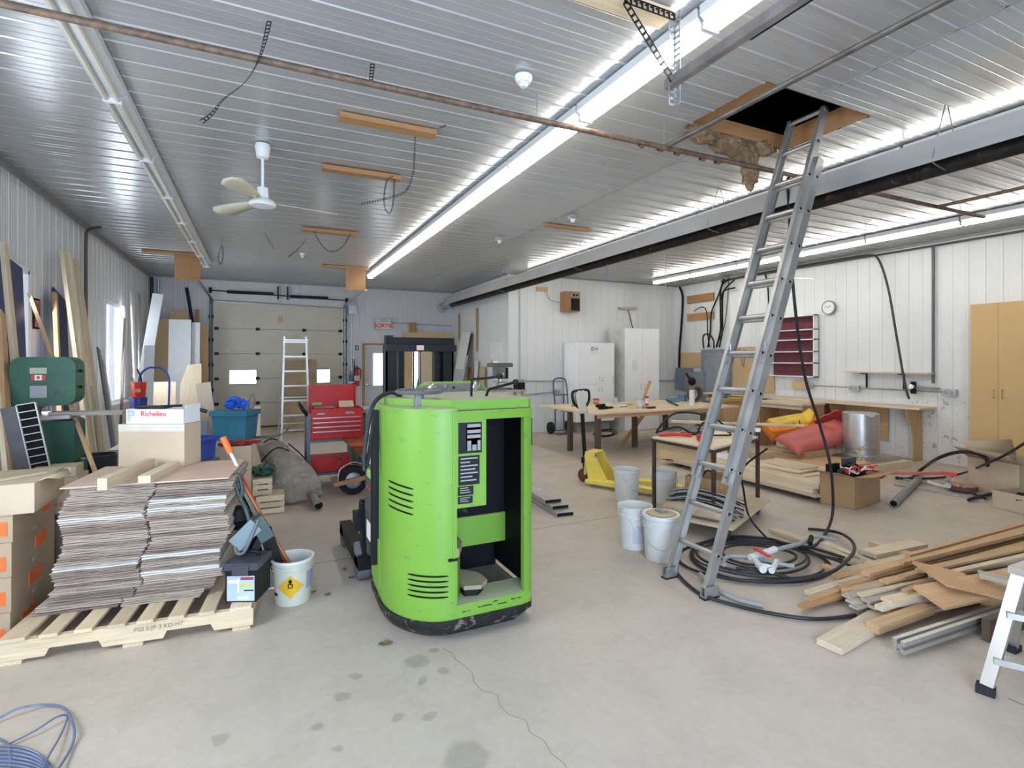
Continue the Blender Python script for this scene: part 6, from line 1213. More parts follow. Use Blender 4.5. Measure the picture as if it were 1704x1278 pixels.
# ================= RIGHT SIDE: FLOOR THINGS =================
# table in the back
t = thing('work_table', 'long wooden work table with dark legs in front of the white cabinets', 'table', (6.3, 7.95, 0)); m_ = wp(t)
MB().b2((4.95, 7.30, .755), (8.35, 9.1, .785)).build('table_top', W('pine', 'x'), t, .003, m=m_)
MB().b2((5.1, 7.34, .69), (7.7, 7.36, .755)).b2((5.1, 8.5, .69), (7.7, 8.52, .755)).build('apron', W('gold', 'x'), t, m=m_)
for x, y in ((5.16, 7.42), (5.16, 8.3), (6.48, 8.1), (7.55, 7.42), (7.55, 8.45)): MB().b2((x - .04, y - .04, 0), (x + .04, y + .04, .755)).build('leg', W('dark', 'z'), t, .004, m=m_)
board('brace_board', (6.28, 8.25, .02), (6.72, 8.0, .745), .08, .02, W('gold'), 'slanted board leaning between the floor and the long work table', 'board', up=(0, -1, 0))
ZT = .786
def ontab(px_, py_): return aZ(px_, py_, ZT)
def can(px_, py_, r_, h, mat, name, label, cat, lidm=None):
    p = ontab(px_, py_); t = thing(name, label, cat, (p.x, p.y, ZT + .001)); MB().lathe([(0, 0), (r_, 0), (r_, h), (r_ * .92, h), (r_ * .9, h - .008), (0, h - .008)], n=20).build('can_body', mat, t)
    if lidm: MB().lathe([(r_ * 1.01, h * .25), (r_ * 1.01, h * .8)], n=20).build('label_band', lidm, t)
can(1066, 679, .085, .18, galv, 'paint_can', 'silver paint can on the long work table', 'can', M('label_cream', (.62, .60, .48)))
can(1076, 675, .04, .18, redp, 'spray_can', 'red and white spray can behind the silver paint can', 'can', white)
can(1024, 672, .05, .13, M('jar_blue', (.45, .5, .62), .3), 'jar', 'pale blue jar on the far side of the long table', 'jar'); can(992, 672, .06, .10, redp, 'small_tin', 'red tin on the table behind the pallet jack handle', 'tin', kraft)
board('wood_stick', ontab(1073, 672) + V((0, .1, .01)), aY(1082, 634, 8.4), .07, .02, W('gold'), 'tan board standing tilted on the table behind the cans', 'board', up=(0, -1, 0))
p = ontab(1084, 680); tag(box('dark_block', M('block_dark', (.07, .05, .035), .6), (p.x - .08, p.y, ZT + .001), (p.x + .10, p.y + .06, ZT + .035)), 'small dark block on the front edge of the long table', 'block')
p = ontab(1000, 681); t = thing('cordless_drill', 'small black cordless tool on the left end of the long table', 'tool', (p.x, p.y, ZT + .001)); MB().b2((-.04, -.03, 0), (.13, .03, .05)).build('battery', black, t, .01); MB().cyl((-.1, 0, .06), (.08, 0, .07), .028).build('tool_body', black, t)
for (x0, y0, x1, dy, h, mt, lab) in ((1119, 670, 1136, .15, .10, M('box_teal', (.10, .28, .36), .5), 'teal box on the right end of the long table'), (1138, 668, 1147, .2, .13, M('box_blue', (.12, .22, .40), .5), 'blue and yellow box on the right end of the long table')):
    a, b_ = ontab(x0, y0), ontab(x1, y0); tag(box('parts_box', mt, (a.x, a.y, ZT + .001), (b_.x, a.y + dy, ZT + h), bev=.004), lab, 'box')
p = ontab(1142, 674); tag(MB().lathe([(0, 0), (.05, 0), (.05, .30), (0, .30)], (p.x + .03, p.y - .12, ZT + .001)).build('paper_roll', white), 'white paper roll standing on the long work table', 'roll')
tag(MB().tube([ontab(1108, 668) + V((0, 0, .04)), ontab(1118, 672) + V((0, 0, .02)), ontab(1128, 676) + V((0, 0, .015))], .014, 8).build('hand_tool', black), 'black hand tool on the table left of the teal box', 'tool')
for i, (px_, py_, lab) in enumerate(((1037, 677, 'crumpled white rag on the middle of the long table'), (1012, 680, 'dark pliers on the long table left of the paint can'), (1047, 674, 'yellow dish on the long table beside the rag'))):
    p = ontab(px_, py_); fluff(['rag', 'pliers', 'dish'][i], [((p.x, p.y, ZT + .022), (.12 if i < 2 else .07, .05, .018))], 1, lab, ['rag', 'tool', 'dish'][i], [paper, blackm, M('dish_yellow', (.6, .55, .2), .5)][i])
box_ = tag(box('printer', white, (6.95, 7.6, .30), (7.7, 8.0, .62), bev=.02), 'white boxed machine under the long table behind the ladder', 'machine'); box_.location.z = .0
board('long_board', aZ(1117, 701, .62) , aZ(1240, 712, .62) + V((1.1, -.2, 0)), .12, .03, W('pale'), 'long pale board lying across trestles behind the ladder', 'board')
t = thing('trestle', 'dark wooden trestle holding the long pale boards behind the ladder', 'trestle', (6.9, 6.6, 0)); [MB().beam((-.25 * s, .3 * k, 0), (0, .3 * k, .60), .05, .05).build('leg', W('dark', 'z'), t) for s in (-1, 1) for k in (-1, 1)]; MB().b2((-.05, -.4, .56), (.05, .4, .603)).build('beam', W('gold', 'y'), t)
# pallet jack
jr = R(-62); pj = thing('pallet_jack', 'yellow pallet jack with black looped handle and a rag over it', 'pallet jack', (4.13, 6.02, 0), jr)
for s in (-1, 1):
    xz(MB(), [(.0, .045), (1.15, .045), (1.15, .07), (1.05, .09), (.0, .09)], s * .19 - .08, s * .19 + .08).build('fork', yellow, pj, .004)
    MB().lathe([(0, -.03), (.035, -.03), (.035, .03), (0, .03)], (1.0, s * .19, .036), 16, 'y').build('load_wheel', M('wheel_nylon', (.3, .1, .05), .5), pj)
    xz(MB(), [(-.02, .05), (.28, .05), (.06, .43), (-.06, .43), (-.08, .38)], s * .13 - .006, s * .13 + .006).build('side_plate', yellow, pj, .002)
xz(MB(), [(-.09, .12), (-.075, .12), (-.05, .43), (-.065, .43)], -.135, .135).build('front_plate', yellow, pj); MB().b2((-.07, -.135, .42), (.06, .135, .435)).build('top_plate', yellow, pj, .004)
MB().cyl((-.13, 0, .15), (-.13, 0, .42), .045).b2((-.16, -.08, .26), (-.06, .08, .34)).build('pump', blackm, pj)
for s in (-1, 1): MB().lathe([(0, -.025), (.03, -.03), (.085, -.025), (.095, 0), (.085, .025), (.03, .03), (0, .025)], (-.13, s * .05, .095), 28, 'y').build('steer_wheel', M('wheel_maroon', (.12, .03, .025), .5), pj)
MB().beam((-.15, 0, .38), (-.19, 0, .98), .05, .035, (1, 0, 0)).build('handle_shaft', black, pj, .006)
h0 = V((-.19, 0, .98)); MB().tube([h0, h0 + V((-.0, .12, .05)), h0 + V((-.01, .22, .12)), h0 + V((-.02, .23, .24)), h0 + V((-.02, .14, .27)), h0 + V((-.02, -.14, .27)), h0 + V((-.02, -.23, .24)), h0 + V((-.01, -.22, .12)), h0 + V((0, -.12, .05)), h0], .018, 10).build('loop_handle', black, pj)
MB().b2((-.012, .10, 0), (-.004, .14, .05)).build('sticker', M('logo_grey', (.12, .13, .15)), pj, m=Matrix.Translation((.09, -.24 + .0, .36)))
hm_ = Matrix.Translation((4.13, 6.02, 0)) @ Matrix.Rotation(jr, 4, 'Z')
rg = MB(); G = []
for i in range(11):
    s = i / 10; row = []
    for k in range(9):
        u = -.15 + .15 * k / 4 * .8; z_ = 1.275 - abs(s - .45) * (.55 if s > .45 else .5) * 1.1; off = (s - .45) * .14 + .02 * math.sin(k * 1.7 + i * .6); row.append(hm_ @ V((-.21 + off, -.02 + u * (1 - .35 * abs(s - .4)), z_)))
    G.append(row)
rg.sheet(G); o = rg.build('cotton_rag', M('rag_ivory', (.62, .58, .50), .9, 0, .06, 8), ang=80); o.modifiers.new('s', 'SOLIDIFY').thickness = .008; tag(o, 'ivory cotton rag draped over the pallet jack handle', 'rag')
# pails
def pail5(c, label, lid=False, rz=0, wire=True):
    t = thing('plastic_pail', label, 'pail', c, rz); MB().lathe(pailm(.130, .150, .37, .005, (.285, .31, .335)), n=36).build('pail_body', whitep, t)
    if wire: MB().tube([(-.155, 0, .30), (-.15, -.06, .22), (-.11, -.13, .14), (-.02, -.165, .12), (.08, -.15, .17), (.14, -.08, .26), (.155, 0, .30)], .003, 6).build('wire_handle', galv, t)
    if lid: MB().lathe([(0, .368), (.125, .368), (.128, .378), (.158, .378), (.160, .355), (.155, .355)], n=36).build('lid', whitep, t)
    return t
pail5((3.99, 5.14, 0), 'white pail in front of the pallet jack, left of the steel table leg', rz=.6); pail5((4.33, 4.88, 0), 'white pail standing between the steel table leg and the cable bundle', rz=2.2)
pb = pail5((3.06, 3.82, 0), 'open white pail left of the lidded one near the ladder', rz=.5); onpail(lambda z_: .131 + .02 * z_ / .37, R(-75), R(-20), .06, .22, 'paper_label', M('label_mauve', (.55, .54, .60), .6), pb)
pail5((3.07, 3.49, 0), 'white pail with dusty lid beside the left ladder foot', True, rz=-.4); tag(box('sample_tile', M('tile_sage', (.20, .26, .23), .4), (3.06, 3.46, .383), (3.12, 3.56, .40), bev=.003), 'small grey green tile lying on the pail lid', 'tile')
tag(MB().lathe([(0, .379), (.118, .379), (.118, .382), (0, .382)], (3.07, 3.49, 0), 28).build('dust_disc', M('disc_wood', (.50, .38, .24), .8)), 'round tan disc lying in the pail lid', 'disc')
# steel-legged table
t = thing('steel_table', 'low plywood table on thin brown steel legs behind the ladder', 'table', (4.5, 4.3, 0)); m_ = wp(t); tm_ = M('table_steel', (.09, .065, .05), .5, .5, .3, 9); ZS = .82
cor = [(3.95, 4.63), (3.98, 3.78), (5.06, 4.15), (5.04, 4.98)]
b = MB(); A = [b.bm.verts.new((x, y, ZS - .02)) for x, y in cor]; B = [b.bm.verts.new((x, y, ZS)) for x, y in cor]
for i in range(4): j = (i + 1) % 4; b.bm.faces.new((A[i], A[j], B[j], B[i]))
b.bm.faces.new(A[::-1]); b.bm.faces.new(B); b.build('table_top', W('pale', 'x'), t, m=m_)
for i, (x, y) in enumerate(cor):
    dx, dy = (4.5 - x) * .03, (4.3 - y) * .03; MB().b2((x + dx - .016, y + dy - .016, .165 if i == 1 else 0), (x + dx + .016, y + dy + .016, ZS - .02 if i != 2 else ZS + .05)).build('leg', tm_, t, m=m_)
for i in range(4):
    j = (i + 1) % 4; MB().beam((*cor[i], ZS - .035), (*cor[j], ZS - .035), .03, .03).build('frame_bar', tm_, t, m=m_)
MB().cyl((5.045, 4.155, ZS + .05), (5.045, 4.155, ZS + .09), .03).build('leg_cap', white, t, m=m_)
b = MB(); pl_ = [V((*cor[0], ZS - .05)), V((*cor[1], ZS - .05)).lerp(V((*cor[0], ZS - .05)), .0), V((*cor[1], ZS - .14)), V((*cor[0], ZS - .24))]; A = [b.bm.verts.new(v + V((.03, 0, 0))) for v in pl_]; B = [b.bm.verts.new(v + V((.045, 0, 0))) for v in pl_]
for i in range(4): j = (i + 1) % 4; b.bm.faces.new((A[i], A[j], B[j], B[i]))
b.bm.faces.new(A[::-1]); b.bm.faces.new(B); b.build('apron', W('mdf', 'y'), t, m=m_)
p = V((4.25, 4.55, ZS)); tag(MB().lathe([(0, 0), (.06, 0), (.075, .02), (.075, .07), (.05, .07), (.05, .03), (0, .03)], (4.20, 4.12, ZS + .001), 24).build('red_reel', redpl), 'red plastic reel on the steel legged table by the ladder', 'reel')
tag(MB().tube([(4.02, 4.6, ZS + .02), (4.15, 4.5, ZS + .03), (4.3, 4.4, ZS + .025)], .02, 8).build('red_torch', redpl), 'red torch lying on the left end of the steel legged table', 'torch')
random.seed(4); tag(MB().tube([(4.1, 4.75, ZS + .02), (4.25, 4.55, ZS + .1), (4.4, 4.45, ZS + .02), (4.6, 4.5, ZS + .14), (4.85, 4.4, ZS + .03), (4.7, 4.25, ZS + .02), (4.4, 4.3, ZS + .03)], .010, 8).build('black_cable', black), 'black cable looping over the steel legged table', 'cable')
tag(MB().tube([(4.2, 4.85, ZS + .02), (4.5, 4.85, ZS + .22), (4.95, 4.7, ZS + .15), (5.15, 4.55, ZS - .1), (5.2, 4.5, .5)], .012, 8).build('black_hose', hose_m), 'thick black hose arching over the far side of the steel table', 'hose')
fluff('tool_heap', [((4.5, 4.6, ZS + .03), (.16, .1, .028)), ((4.75, 4.75, ZS + .03), (.14, .1, .025))], 1, 'grey heap of small tools on the steel legged table', 'tools', M('heap_grey', (.14, .14, .15), .5, .2, .5, 16))
p, q = aY(1099, 765, 4.55), aY(1120, 752, 4.55); p = aX(1110, 760, 4.15)
t = thing('sanding_block', 'red and grey sanding block hanging below the steel table edge', 'block', (p.x, p.y, p.z - .04), R(20)); MB().b2((-.06, -.03, 0), (.02, .03, .09)).build('red_body', redpl, t, .008, m=Matrix.Rotation(.3, 4, 'Y')); MB().b2((.02, -.035, 0), (.07, .035, .10)).build('grey_end', aluw, t, .004, m=Matrix.Rotation(.3, 4, 'Y')); MB().tube([(0, 0, .08), (.02, .0, .2), (0, 0, ZS - p.z)], .002, 5).build('hanging_wire', steel, t)
# dolly with load
dc = V((4.28, 4.05, 0)); dr_ = R(25); t = thing('wooden_dolly', 'low plywood dolly on casters under the steel legged table', 'dolly', dc, dr_)
MB().b2((-.62, -.37, .125), (.66, .37, .15)).build('platform', W('pale', 'x'), t, .003)
for x in (-.5, .52):
    for y in (-.28, .28): MB().lathe([(0, -.02), (.045, -.02), (.05, 0), (.045, .02), (0, .02)], (x, y, .05), 20, 'y').b2((x - .025, y - .03, .06), (x + .025, y + .03, .125)).build('caster', M('caster_dark', (.08, .08, .085), .5), t)
DM = Matrix.Translation(dc) @ Matrix.Rotation(dr_, 4, 'Z'); D = lambda x, y, z_: DM @ V((x, y, z_))
lump('drop_cloth', [(*D(-.50, .36, .195), .035, .03, .4), (*D(-.50, .28, .21), .075, .055, .4), (*D(-.50, .14, .215), .09, .06, .4), (*D(-.50, .02, .205), .055, .05, .4), (*D(-.49, -.10, .215), .10, .062, .4), (*D(-.49, -.24, .21), .09, .055, .4), (*D(-.49, -.33, .205), .06, .045, .4)], 'beige rolled drop cloths tied and lying on the dolly', 'cloth', M('cloth_beige', (.48, .38, .26), .9, 0, .15, 10, bmp=.5), 18)
cbm = M('bundle_grey', (.17, .16, .17), .5, 0, .6, 24, dirt=(.32, .16, .16), dirtp=.60)
random.seed(9)
for i in range(26):
    z_ = .165 + .019 * (i % 9); x = -.36 + .09 * (i // 9) + random.uniform(-.03, .03); a = [D(x + random.uniform(-.05, .05), .36 + random.uniform(-.06, .02), z_), D(x + .02, .15, z_ + .04), D(x + random.uniform(-.02, .02), -.1, z_ + .035), D(x + random.uniform(-.06, .06), -.33 + random.uniform(-.03, .05), z_ - .005)]
    tag(MB().tube(a, .0065, 6).build('cable_length', [black, cbm, M('cable_lightgrey', (.35, .35, .36), .5)][i % 3]), 'one of the grey and black cable lengths bundled on the dolly', 'cable', 'cable lengths bundled on the dolly')
bxx = thing('wooden_box', 'brown wooden box on the right end of the dolly', 'box', D(.14, .14, .151), dr_); MB().b2((-.08, -.2, 0), (.36, .2, .26)).build('box_body', W('gold', 'x'), bxx, .004)
tag(MB().tube([D(.15, .18, .415), D(.18, .15, .47), D(.23, .12, .46), D(.25, .10, .415)], .008, 6).build('rope_loop', black), 'short black cord loop on the brown box on the dolly', 'cord')
# hose coil, drop cable, clear hose, valve
def fz_(px_, py_, z_=.018): return aZ(px_, py_, z_)
tag(MB().tube([aY(1335, 302, 3.38) + V((0, 0, .02)), aY(1322, 297, 3.38) + V((0, 0, .03)), aY(1310, 300, 3.40), aY(1312, 330, 3.40), aY(1320, 480, 3.2), aY(1338, 620, 3.3), aY(1362, 700, 3.4), aY(1380, 765, 3.35), fz_(1386, 822, .35), fz_(1384, 862, .12), fz_(1370, 893, .02), fz_(1350, 910, .06), fz_(1310, 905, .09), fz_(1280, 897, .02), fz_(1220, 893), fz_(1165, 905), fz_(1150, 925), fz_(1175, 948), fz_(1230, 965), fz_(1310, 966, .04), fz_(1380, 953, .10), fz_(1412, 930, .11), fz_(1422, 912, .10), fz_(1413, 896, .08), fz_(1390, 885, .04), fz_(1345, 880)], .0135, 10, 8).build('black_hose', hose_m), 'thick black hose dropping from the ceiling hatch and ending in the floor coil', 'hose')
tag(MB().tube([V((4.0, 3.2, .9)), aY(1236, 780, 3.5), aY(1238, 820, 3.4), fz_(1246, 858, .15), fz_(1266, 885, .03), fz_(1290, 903), fz_(1350, 920), fz_(1402, 932)], .009, 8, 8).build('thin_cable', black), 'thin black cable hanging behind the ladder down to the coil', 'cable')
ch = thing('hose_coil', 'coil of black poly hose on the floor behind the ladder feet', 'hose', fz_(1270, 930, 0)); HCM = wp(ch)
random.seed(21); c = fz_(1262, 930)
for i in range(5):
    rx = .58 - .075 * i; cx = c.x - .02 + random.uniform(-.05, .05); cy = c.y + random.uniform(-.04, .04); pts = [(cx + rx * math.cos(a) * 1.05, cy + rx * .82 * math.sin(a) - .12 * rx * math.cos(a), .018 + .012 * i + .008 * math.sin(2 * a + i)) for a in [2 * PI * k / 12 for k in range(12)]]
    MB().tube(pts,   .008 if i % 2 else .011, 8, 5, closed=True).build('hose_turn', hose_m, ch, m=HCM)
MB().tube([fz_(1130, 925, .03), fz_(1125, 950), fz_(1160, 985), fz_(1215, 1005), fz_(1290, 1022), fz_(1360, 1030), fz_(1424, 1024)], .013, 8, 6).build('hose_turn', hose_m, ch, m=HCM)
for (x, y), (x2, y2) in (((1225, 945), (1315, 962)), ((1300, 903), (1405, 928)), ((1330, 915), (1424, 945))): MB().tube([fz_(x, y, .05), fz_((x + x2) / 2, (y + y2) / 2 - 3, .05), fz_(x2, y2, .03)], .012, 8).build('hose_end', hose_m, ch, m=HCM)
tag(MB().tube([fz_(1165, 955, .03), fz_(1190, 978), fz_(1225, 997), fz_(1270, 1008)], .017, 10).build('clear_hose', pvcg), 'short clear grey hose on the floor in front of the coil', 'hose')
tag(MB().tube([fz_(1205, 940, .08), fz_(1208, 928, .08), fz_(1235, 926, .09), fz_(1280, 935, .09), fz_(1322, 943, .09)], .016, 10).build('clear_hose', pvcg), 'clear grey hose loop lying across the black coil', 'hose')
vt = thing('pvc_valve', 'white plastic valve assembly with red handle on the hose coil', 'valve', fz_(1280, 925, .08)); VM = wp(vt); pv = M('pvc_white', (.72, .72, .70), .3)
def v_(x, y, z_): return fz_(x, y, z_)
MB().tube([v_(1290, 915, .12), v_(1330, 905, .12), v_(1345, 898, .12)], .018, 10, 2).build('inlet_pipe', pvcg, vt, m=VM); MB().tube([v_(1345, 898, .12), v_(1365, 893, .11), v_(1392, 900, .10)], .014, 8).build('inlet_hose', pvcg, vt, m=VM)
MB().cyl(v_(1248, 928, .11), v_(1290, 914, .13), .026).build('valve_body', pv, vt, m=VM); MB().cyl(v_(1250, 926, .10), v_(1268, 945, .09), .024).cyl(v_(1266, 942, .09), v_(1286, 946, .09), .024).cyl(v_(1262, 940, .09), v_(1270, 948, .09), .028).build('elbow', pv, vt, m=VM); MB().cyl(v_(1284, 950, .09), v_(1292, 934, .09), .022).build('elbow', pv, vt, m=VM)
MB().cyl(v_(1270, 920, .13), v_(1270, 920, .16), .014).beam(v_(1256, 912, .17), v_(1281, 926, .16), .03, .014).build('valve_handle', redpl, vt, .004, m=VM); MB().tube([v_(1348, 905, .13), v_(1350, 893, .16)], .02, 8).build('hose_clamp', black, vt, m=VM)
# lumber pile
def lum(x0, y0, x1, y1, z0, z1, w_, t_, k, label, name='lumber_board', cat='lumber', grp=None, up=(0, 0, 1), ext=0, mat=None):
    p, q = aZ(x0, y0, z0), aZ(x1, y1, z1); q = q + (q - p).normalized() * ext; return board(name, p, q, w_, t_, mat or W(k), label, cat, grp, up=up, bev=.003)
lum(1380, 1076, 1470, 1025, .022, .022, .14, .038, 'pale', 'pale stud end lying lowest and nearest the viewer in the lumber pile')
lum(1175 + 110, 882, 1440, 938, .02, .02, .09, .038, 'pale', 'pale stud lying behind the hose coil, farther one'); lum(1370, 905, 1460, 945, .02, .02, .09, .038, 'pale', 'pale stud crossing under the open black hose end'); lum(1445, 922, 1530, 905, .03, .03, .14, .038, 'pale', 'short wide pale plank at the back left of the lumber pile')
lum(1370, 945, 1420, 965, .02, .02, .07, .06, 'gold', 'short brown block by the end of the open hose loop', 'wood_block', 'block')
lum(1345, 988, 1560, 925, .05, .06, .06, .03, 'pale', 'pale lath reaching farthest left from the lumber pile'); 
G1 = 'golden mouldings in the lumber pile'
lum(1332, 1010, 1704, 905, .04, .06, .045, .02, 'org', 'golden moulding with its end closest to the hose', ext=.8); lum(1344, 998, 1700, 890, .05, .08, .045, .02, 'gold', 'second golden moulding just behind the longest left one', ext=.8)
rows = [(1400, 975, 1704, 895, .10, 'pineo'), (1405, 985, 1704, 912, .08, 'gold'), (1440, 955, 1704, 884, .13, 'gold'), (1510, 925, 1704, 872, .13, 'gold'), (1500, 938, 1704, 888, .15, 'pineo'), (1420, 1003, 1704, 925, .06, 'pale'), (1500, 960, 1704, 905, .16, 'pineo'), (1470, 968, 1704, 918, .14, 'gold'), (1440, 1000, 1704, 940, .10, 'grey'), (1450, 1010, 1704, 950, .07, 'pale'), (1480, 1020, 1704, 962, .05, 'gold'), (1500, 1028, 1704, 978, .04, 'pale'), (1430, 990, 1704, 930, .12, 'pine'), (1530, 950, 1704, 912, .18, 'pineo'), (1550, 960, 1704, 925, .16, 'pale'), (1475, 1000, 1704, 950, .12, 'pine'), (1390, 962, 1704, 892, .045, 'gold'), (1410, 950, 1704, 880, .045, 'pine'), (1495, 1005, 1704, 965, .09, 'grey'), (1560, 1000, 1704, 970, .06, 'gold')]
random.seed(33)
for i, (x0, y0, x1, y1, z_, k) in enumerate(rows):
    lum(x0, y0, x1, y1, z_, z_ + random.uniform(-.01, .02), random.choice((.035, .045, .06, .075)), random.choice((.018, .022, .03)), k, 'long wooden strip among the parallel ones in the lumber pile', grp='parallel strips in the lumber pile', ext=random.uniform(.3, 1.3))
lum(1452, 1045, 1545, 1012, .055, .06, .075, .05, 'pineo', 'golden handrail piece with slanted end at the front of the pile')
for i in range(3): lum(1408 + 6 * i, 993 + 9 * i, 1500, 962 + 12 * i, .09 - .015 * i, .10 - .015 * i, .06, .014, 'grey', 'greyish tongue and groove strip end, stacked at the pile front', grp='tongue and groove strip ends')
lum(1462, 1012, 1550, 985, .10, .12, .05, .03, 'pale', 'short pale batten above the handrail piece'); lum(1505, 985, 1560, 965, .14, .15, .04, .03, 'pineo', 'short amber batten on the middle of the pile')
board('brown_panel', aZ(1560, 945, .22), aZ(1622, 985, .20), .34, .02, W('gold'), 'wide brown board piece lying tilted on top of the lumber pile', 'panel', up=(.1, -.25, 1)); board('brown_panel', aZ(1545, 995, .17), aZ(1725, 958, .20), .20, .02, W('gold'), 'wide brown board under the tilted top panel', 'panel', up=(0, -.3, 1))
lum(1628, 955, 1685, 968, .25, .24, .09, .028, 'grey', 'short weathered block with dark end on top of the pile', 'wood_block', 'block'); lum(1640, 1000, 1725, 978, .12, .14, .06, .07, 'gold', 'brown block behind the aluminium extrusion', 'wood_block', 'block')
a, q = aZ(1495, 1075, .06), aZ(1690, 1010, .07); d = (q - a).normalized(); ex_ = thing('aluminium_extrusion', 'slotted aluminium extrusion lying in front of the lumber pile', 'extrusion', a); am, L_ = frame(a, q + d * .9)
for yy, zz2 in ((-.022, -.022), (.022, -.022), (-.022, .022), (.022, .022)): MB().b2((0, yy - .012, zz2 - .012), (L_, yy + .012, zz2 + .012)).build('corner_web', alu, ex_, m=wp(ex_) @ am)
MB().b2((0.002, -.014, -.014), (L_, .014, .014)).build('core', aluw, ex_, m=wp(ex_) @ am)
board('low_frame', (3.9, 1.62, .07), (5.6, 1.55, .07), .04, .13, W('dark'), 'dark wooden frame piece on the floor under the pile at the right edge', 'board', up=(0, 0, 1))
board('bearer', aZ(1500, 1018, .02) + V((0, -.05, -.0)), aZ(1470, 935, .02), .09, .036, W('pine'), 'pine board lying across beneath the lumber pile', 'board'); board('bearer', (4.9, 1.7, .02), (5.0, 2.9, .02), .09, .036, W('pine'), 'second bearer beneath the right end of the lumber pile', 'board')
# right edge step ladder
s0 = aZ(1640, 1152); s1 = aZ(1700, 1185); sr = thing('step_ladder', 'aluminium step stool ladder cut off by the right edge', 'ladder', (3.6, 1.25, 0)); SM2 = wp(sr)
top = aX(1692, 975, 3.56); ft = V((3.30, 1.37, .012))
MB().beam(ft, (3.46, 1.30, .60), .022, .055, (0, 1, 0)).build('front_rail', alu, sr, m=SM2); MB().beam(ft + V((.25, -.42, 0)), (3.66, .96, .60), .022, .055, (0, 1, 0)).build('front_rail', alu, sr, m=SM2)
MB().b2((3.42, .93, .60), (3.70, 1.33, .635)).build('top_platform', alu, sr, .006, m=SM2)
MB().beam(V((3.345, 1.36, .17)), V((3.60, .93, .17)), .07, .03, (0, 0, 1)).build('lower_step', alu, sr, .004, m=SM2); MB().beam(V((3.40, 1.33, .40)), V((3.64, .94, .40)), .07, .03).build('middle_step', alu, sr, .004, m=SM2)
for a_, b2_ in (((3.92, 1.50, .012), (3.62, 1.34, .59)), ((4.1, 1.1, .012), (3.75, 1.0, .59))): MB().beam(a_, b2_, .02, .04, (0, 1, 0)).build('rear_leg', aluw, sr, m=SM2); MB().box((a_[0], a_[1], .018), (.08, .05, .035)).build('foot_pad', rubber, sr, m=SM2)
MB().box((3.30, 1.37, .02), (.06, .075, .04), (0, 0, .3)).build('foot_pad', rubber, sr, .004, m=SM2)
# sheet goods stack
X0, X1, Y0_, Y1_ = 5.95, 6.95, 4.05, 6.6
for i, y in enumerate((4.25, 5.3, 6.4)): board('bearer', (5.97, y, .035), (6.9, y, .035), .09, .06, W('dark'), ['front', 'middle', 'rear'][i] + ' bearer under the long stack of pale boards', 'board')
z_ = .066
for i, (x0, x1, y0, y1, th, k) in enumerate(((5.85, 6.95, 4.02, 6.62, .03, 'pale'), (5.90, 6.9, 4.10, 6.55, .055, 'pale'), (5.94, 6.9, 4.05, 6.2, .055, 'pale'), (6.10, 6.9, 4.35, 6.0, .02, 'pale'))):
    board('long_sheet', ((x0 + x1) / 2, y0, z_ + th / 2), ((x0 + x1) / 2, y1, z_ + th / 2), x1 - x0, th, W(k), ['lowest wide sheet of the pale stack behind the open carton', 'second thick sheet of the pale stack behind the carton', 'third sheet of the pale stack behind the carton', 'top thin sheet of the pale stack behind the carton'][i], 'sheet'); z_ += th + .001
zc = z_
for i, (x, y, w_, l_, rz) in enumerate(((6.35, 4.75, .42, .55, .1), (6.32, 4.70, .40, .5, .05), (6.38, 4.72, .38, .48, .02))):
    o = tag(MB().box((0, 0, .009), (w_, l_, .018)).build('panel_offcut', W('pale', 'y'), base=False, m=Matrix.Translation((x, y, zc)) @ Matrix.Rotation(rz, 4, 'Z')), ['lowest square offcut on the pale sheet stack', 'middle square offcut on the pale sheet stack', 'top square offcut on the pale sheet stack'][i], 'offcut'); zc += .019
tag(box('folded_paper', paper, (6.12, 5.55, z_), (6.5, 5.95, z_ + .004)), 'white printed papers on the pale sheet stack', 'papers')
board('toy_sail', (6.30, 5.62, z_ + .006), (6.24, 5.7, z_ + .30), .16, .012, M('sail_blue', (.05, .16, .25), .5), 'small blue and white sail shape standing on the papers', 'toy', up=(.3, -1, 0))
for i, (x0, x1, y0, y1, h) in enumerate(((6.5, 6.85, 5.35, 5.7, .09),)): carton('cardboard_box', kraft, (x0, y0, z_), (x1, y1, z_ + h), 'flat kraft tray box in front of the orange toy', tape=False)
# more boards and boxes behind, carrying toy, sled, drum
for i, (x0, x1, y0, y1, z0, z1, k, nm, lab) in enumerate(((7.0, 7.9, 4.5, 6.6, 0, .12, 'pine', 'plank_bundle', 'bundle of pale planks on the floor left of the aluminium drum'), (7.05, 7.9, 4.6, 6.0, .122, .20, 'gold', 'plank_bundle', 'upper plank bundle under the red sled'), (7.95, 9.2, 4.75, 5.5, 0, .10, 'pale', 'plank_bundle', 'pale planks under the aluminium drum'), (8.0, 9.1, 4.85, 5.45, .102, .16, 'grey', 'plank_bundle', 'grey planks directly under the aluminium drum'))):
    tag(box(nm, W(k, 'y'), (x0, y0, z0 + .001), (x1, y1, z1), bev=.004), lab, 'planks')
kb2 = carton('cardboard_box', kraft, (7.3, 5.2, .202), (7.95, 5.8, .30), 'flat lettered kraft box between the red sled and the drum', tape=False); text('lettering', 'SYLVANIA', .05, black, kb2, Matrix.Translation((-.326, -.05, .05)) @ Matrix.Rotation(-PI / 2, 4, 'Z') @ Matrix.Rotation(PI / 2, 4, 'X'), ext=.0004)
carton('cardboard_box', kraft2, (7.4, 5.25, .302), (7.92, 5.75, .38), 'upper flat kraft box left of the drum', tape=False)
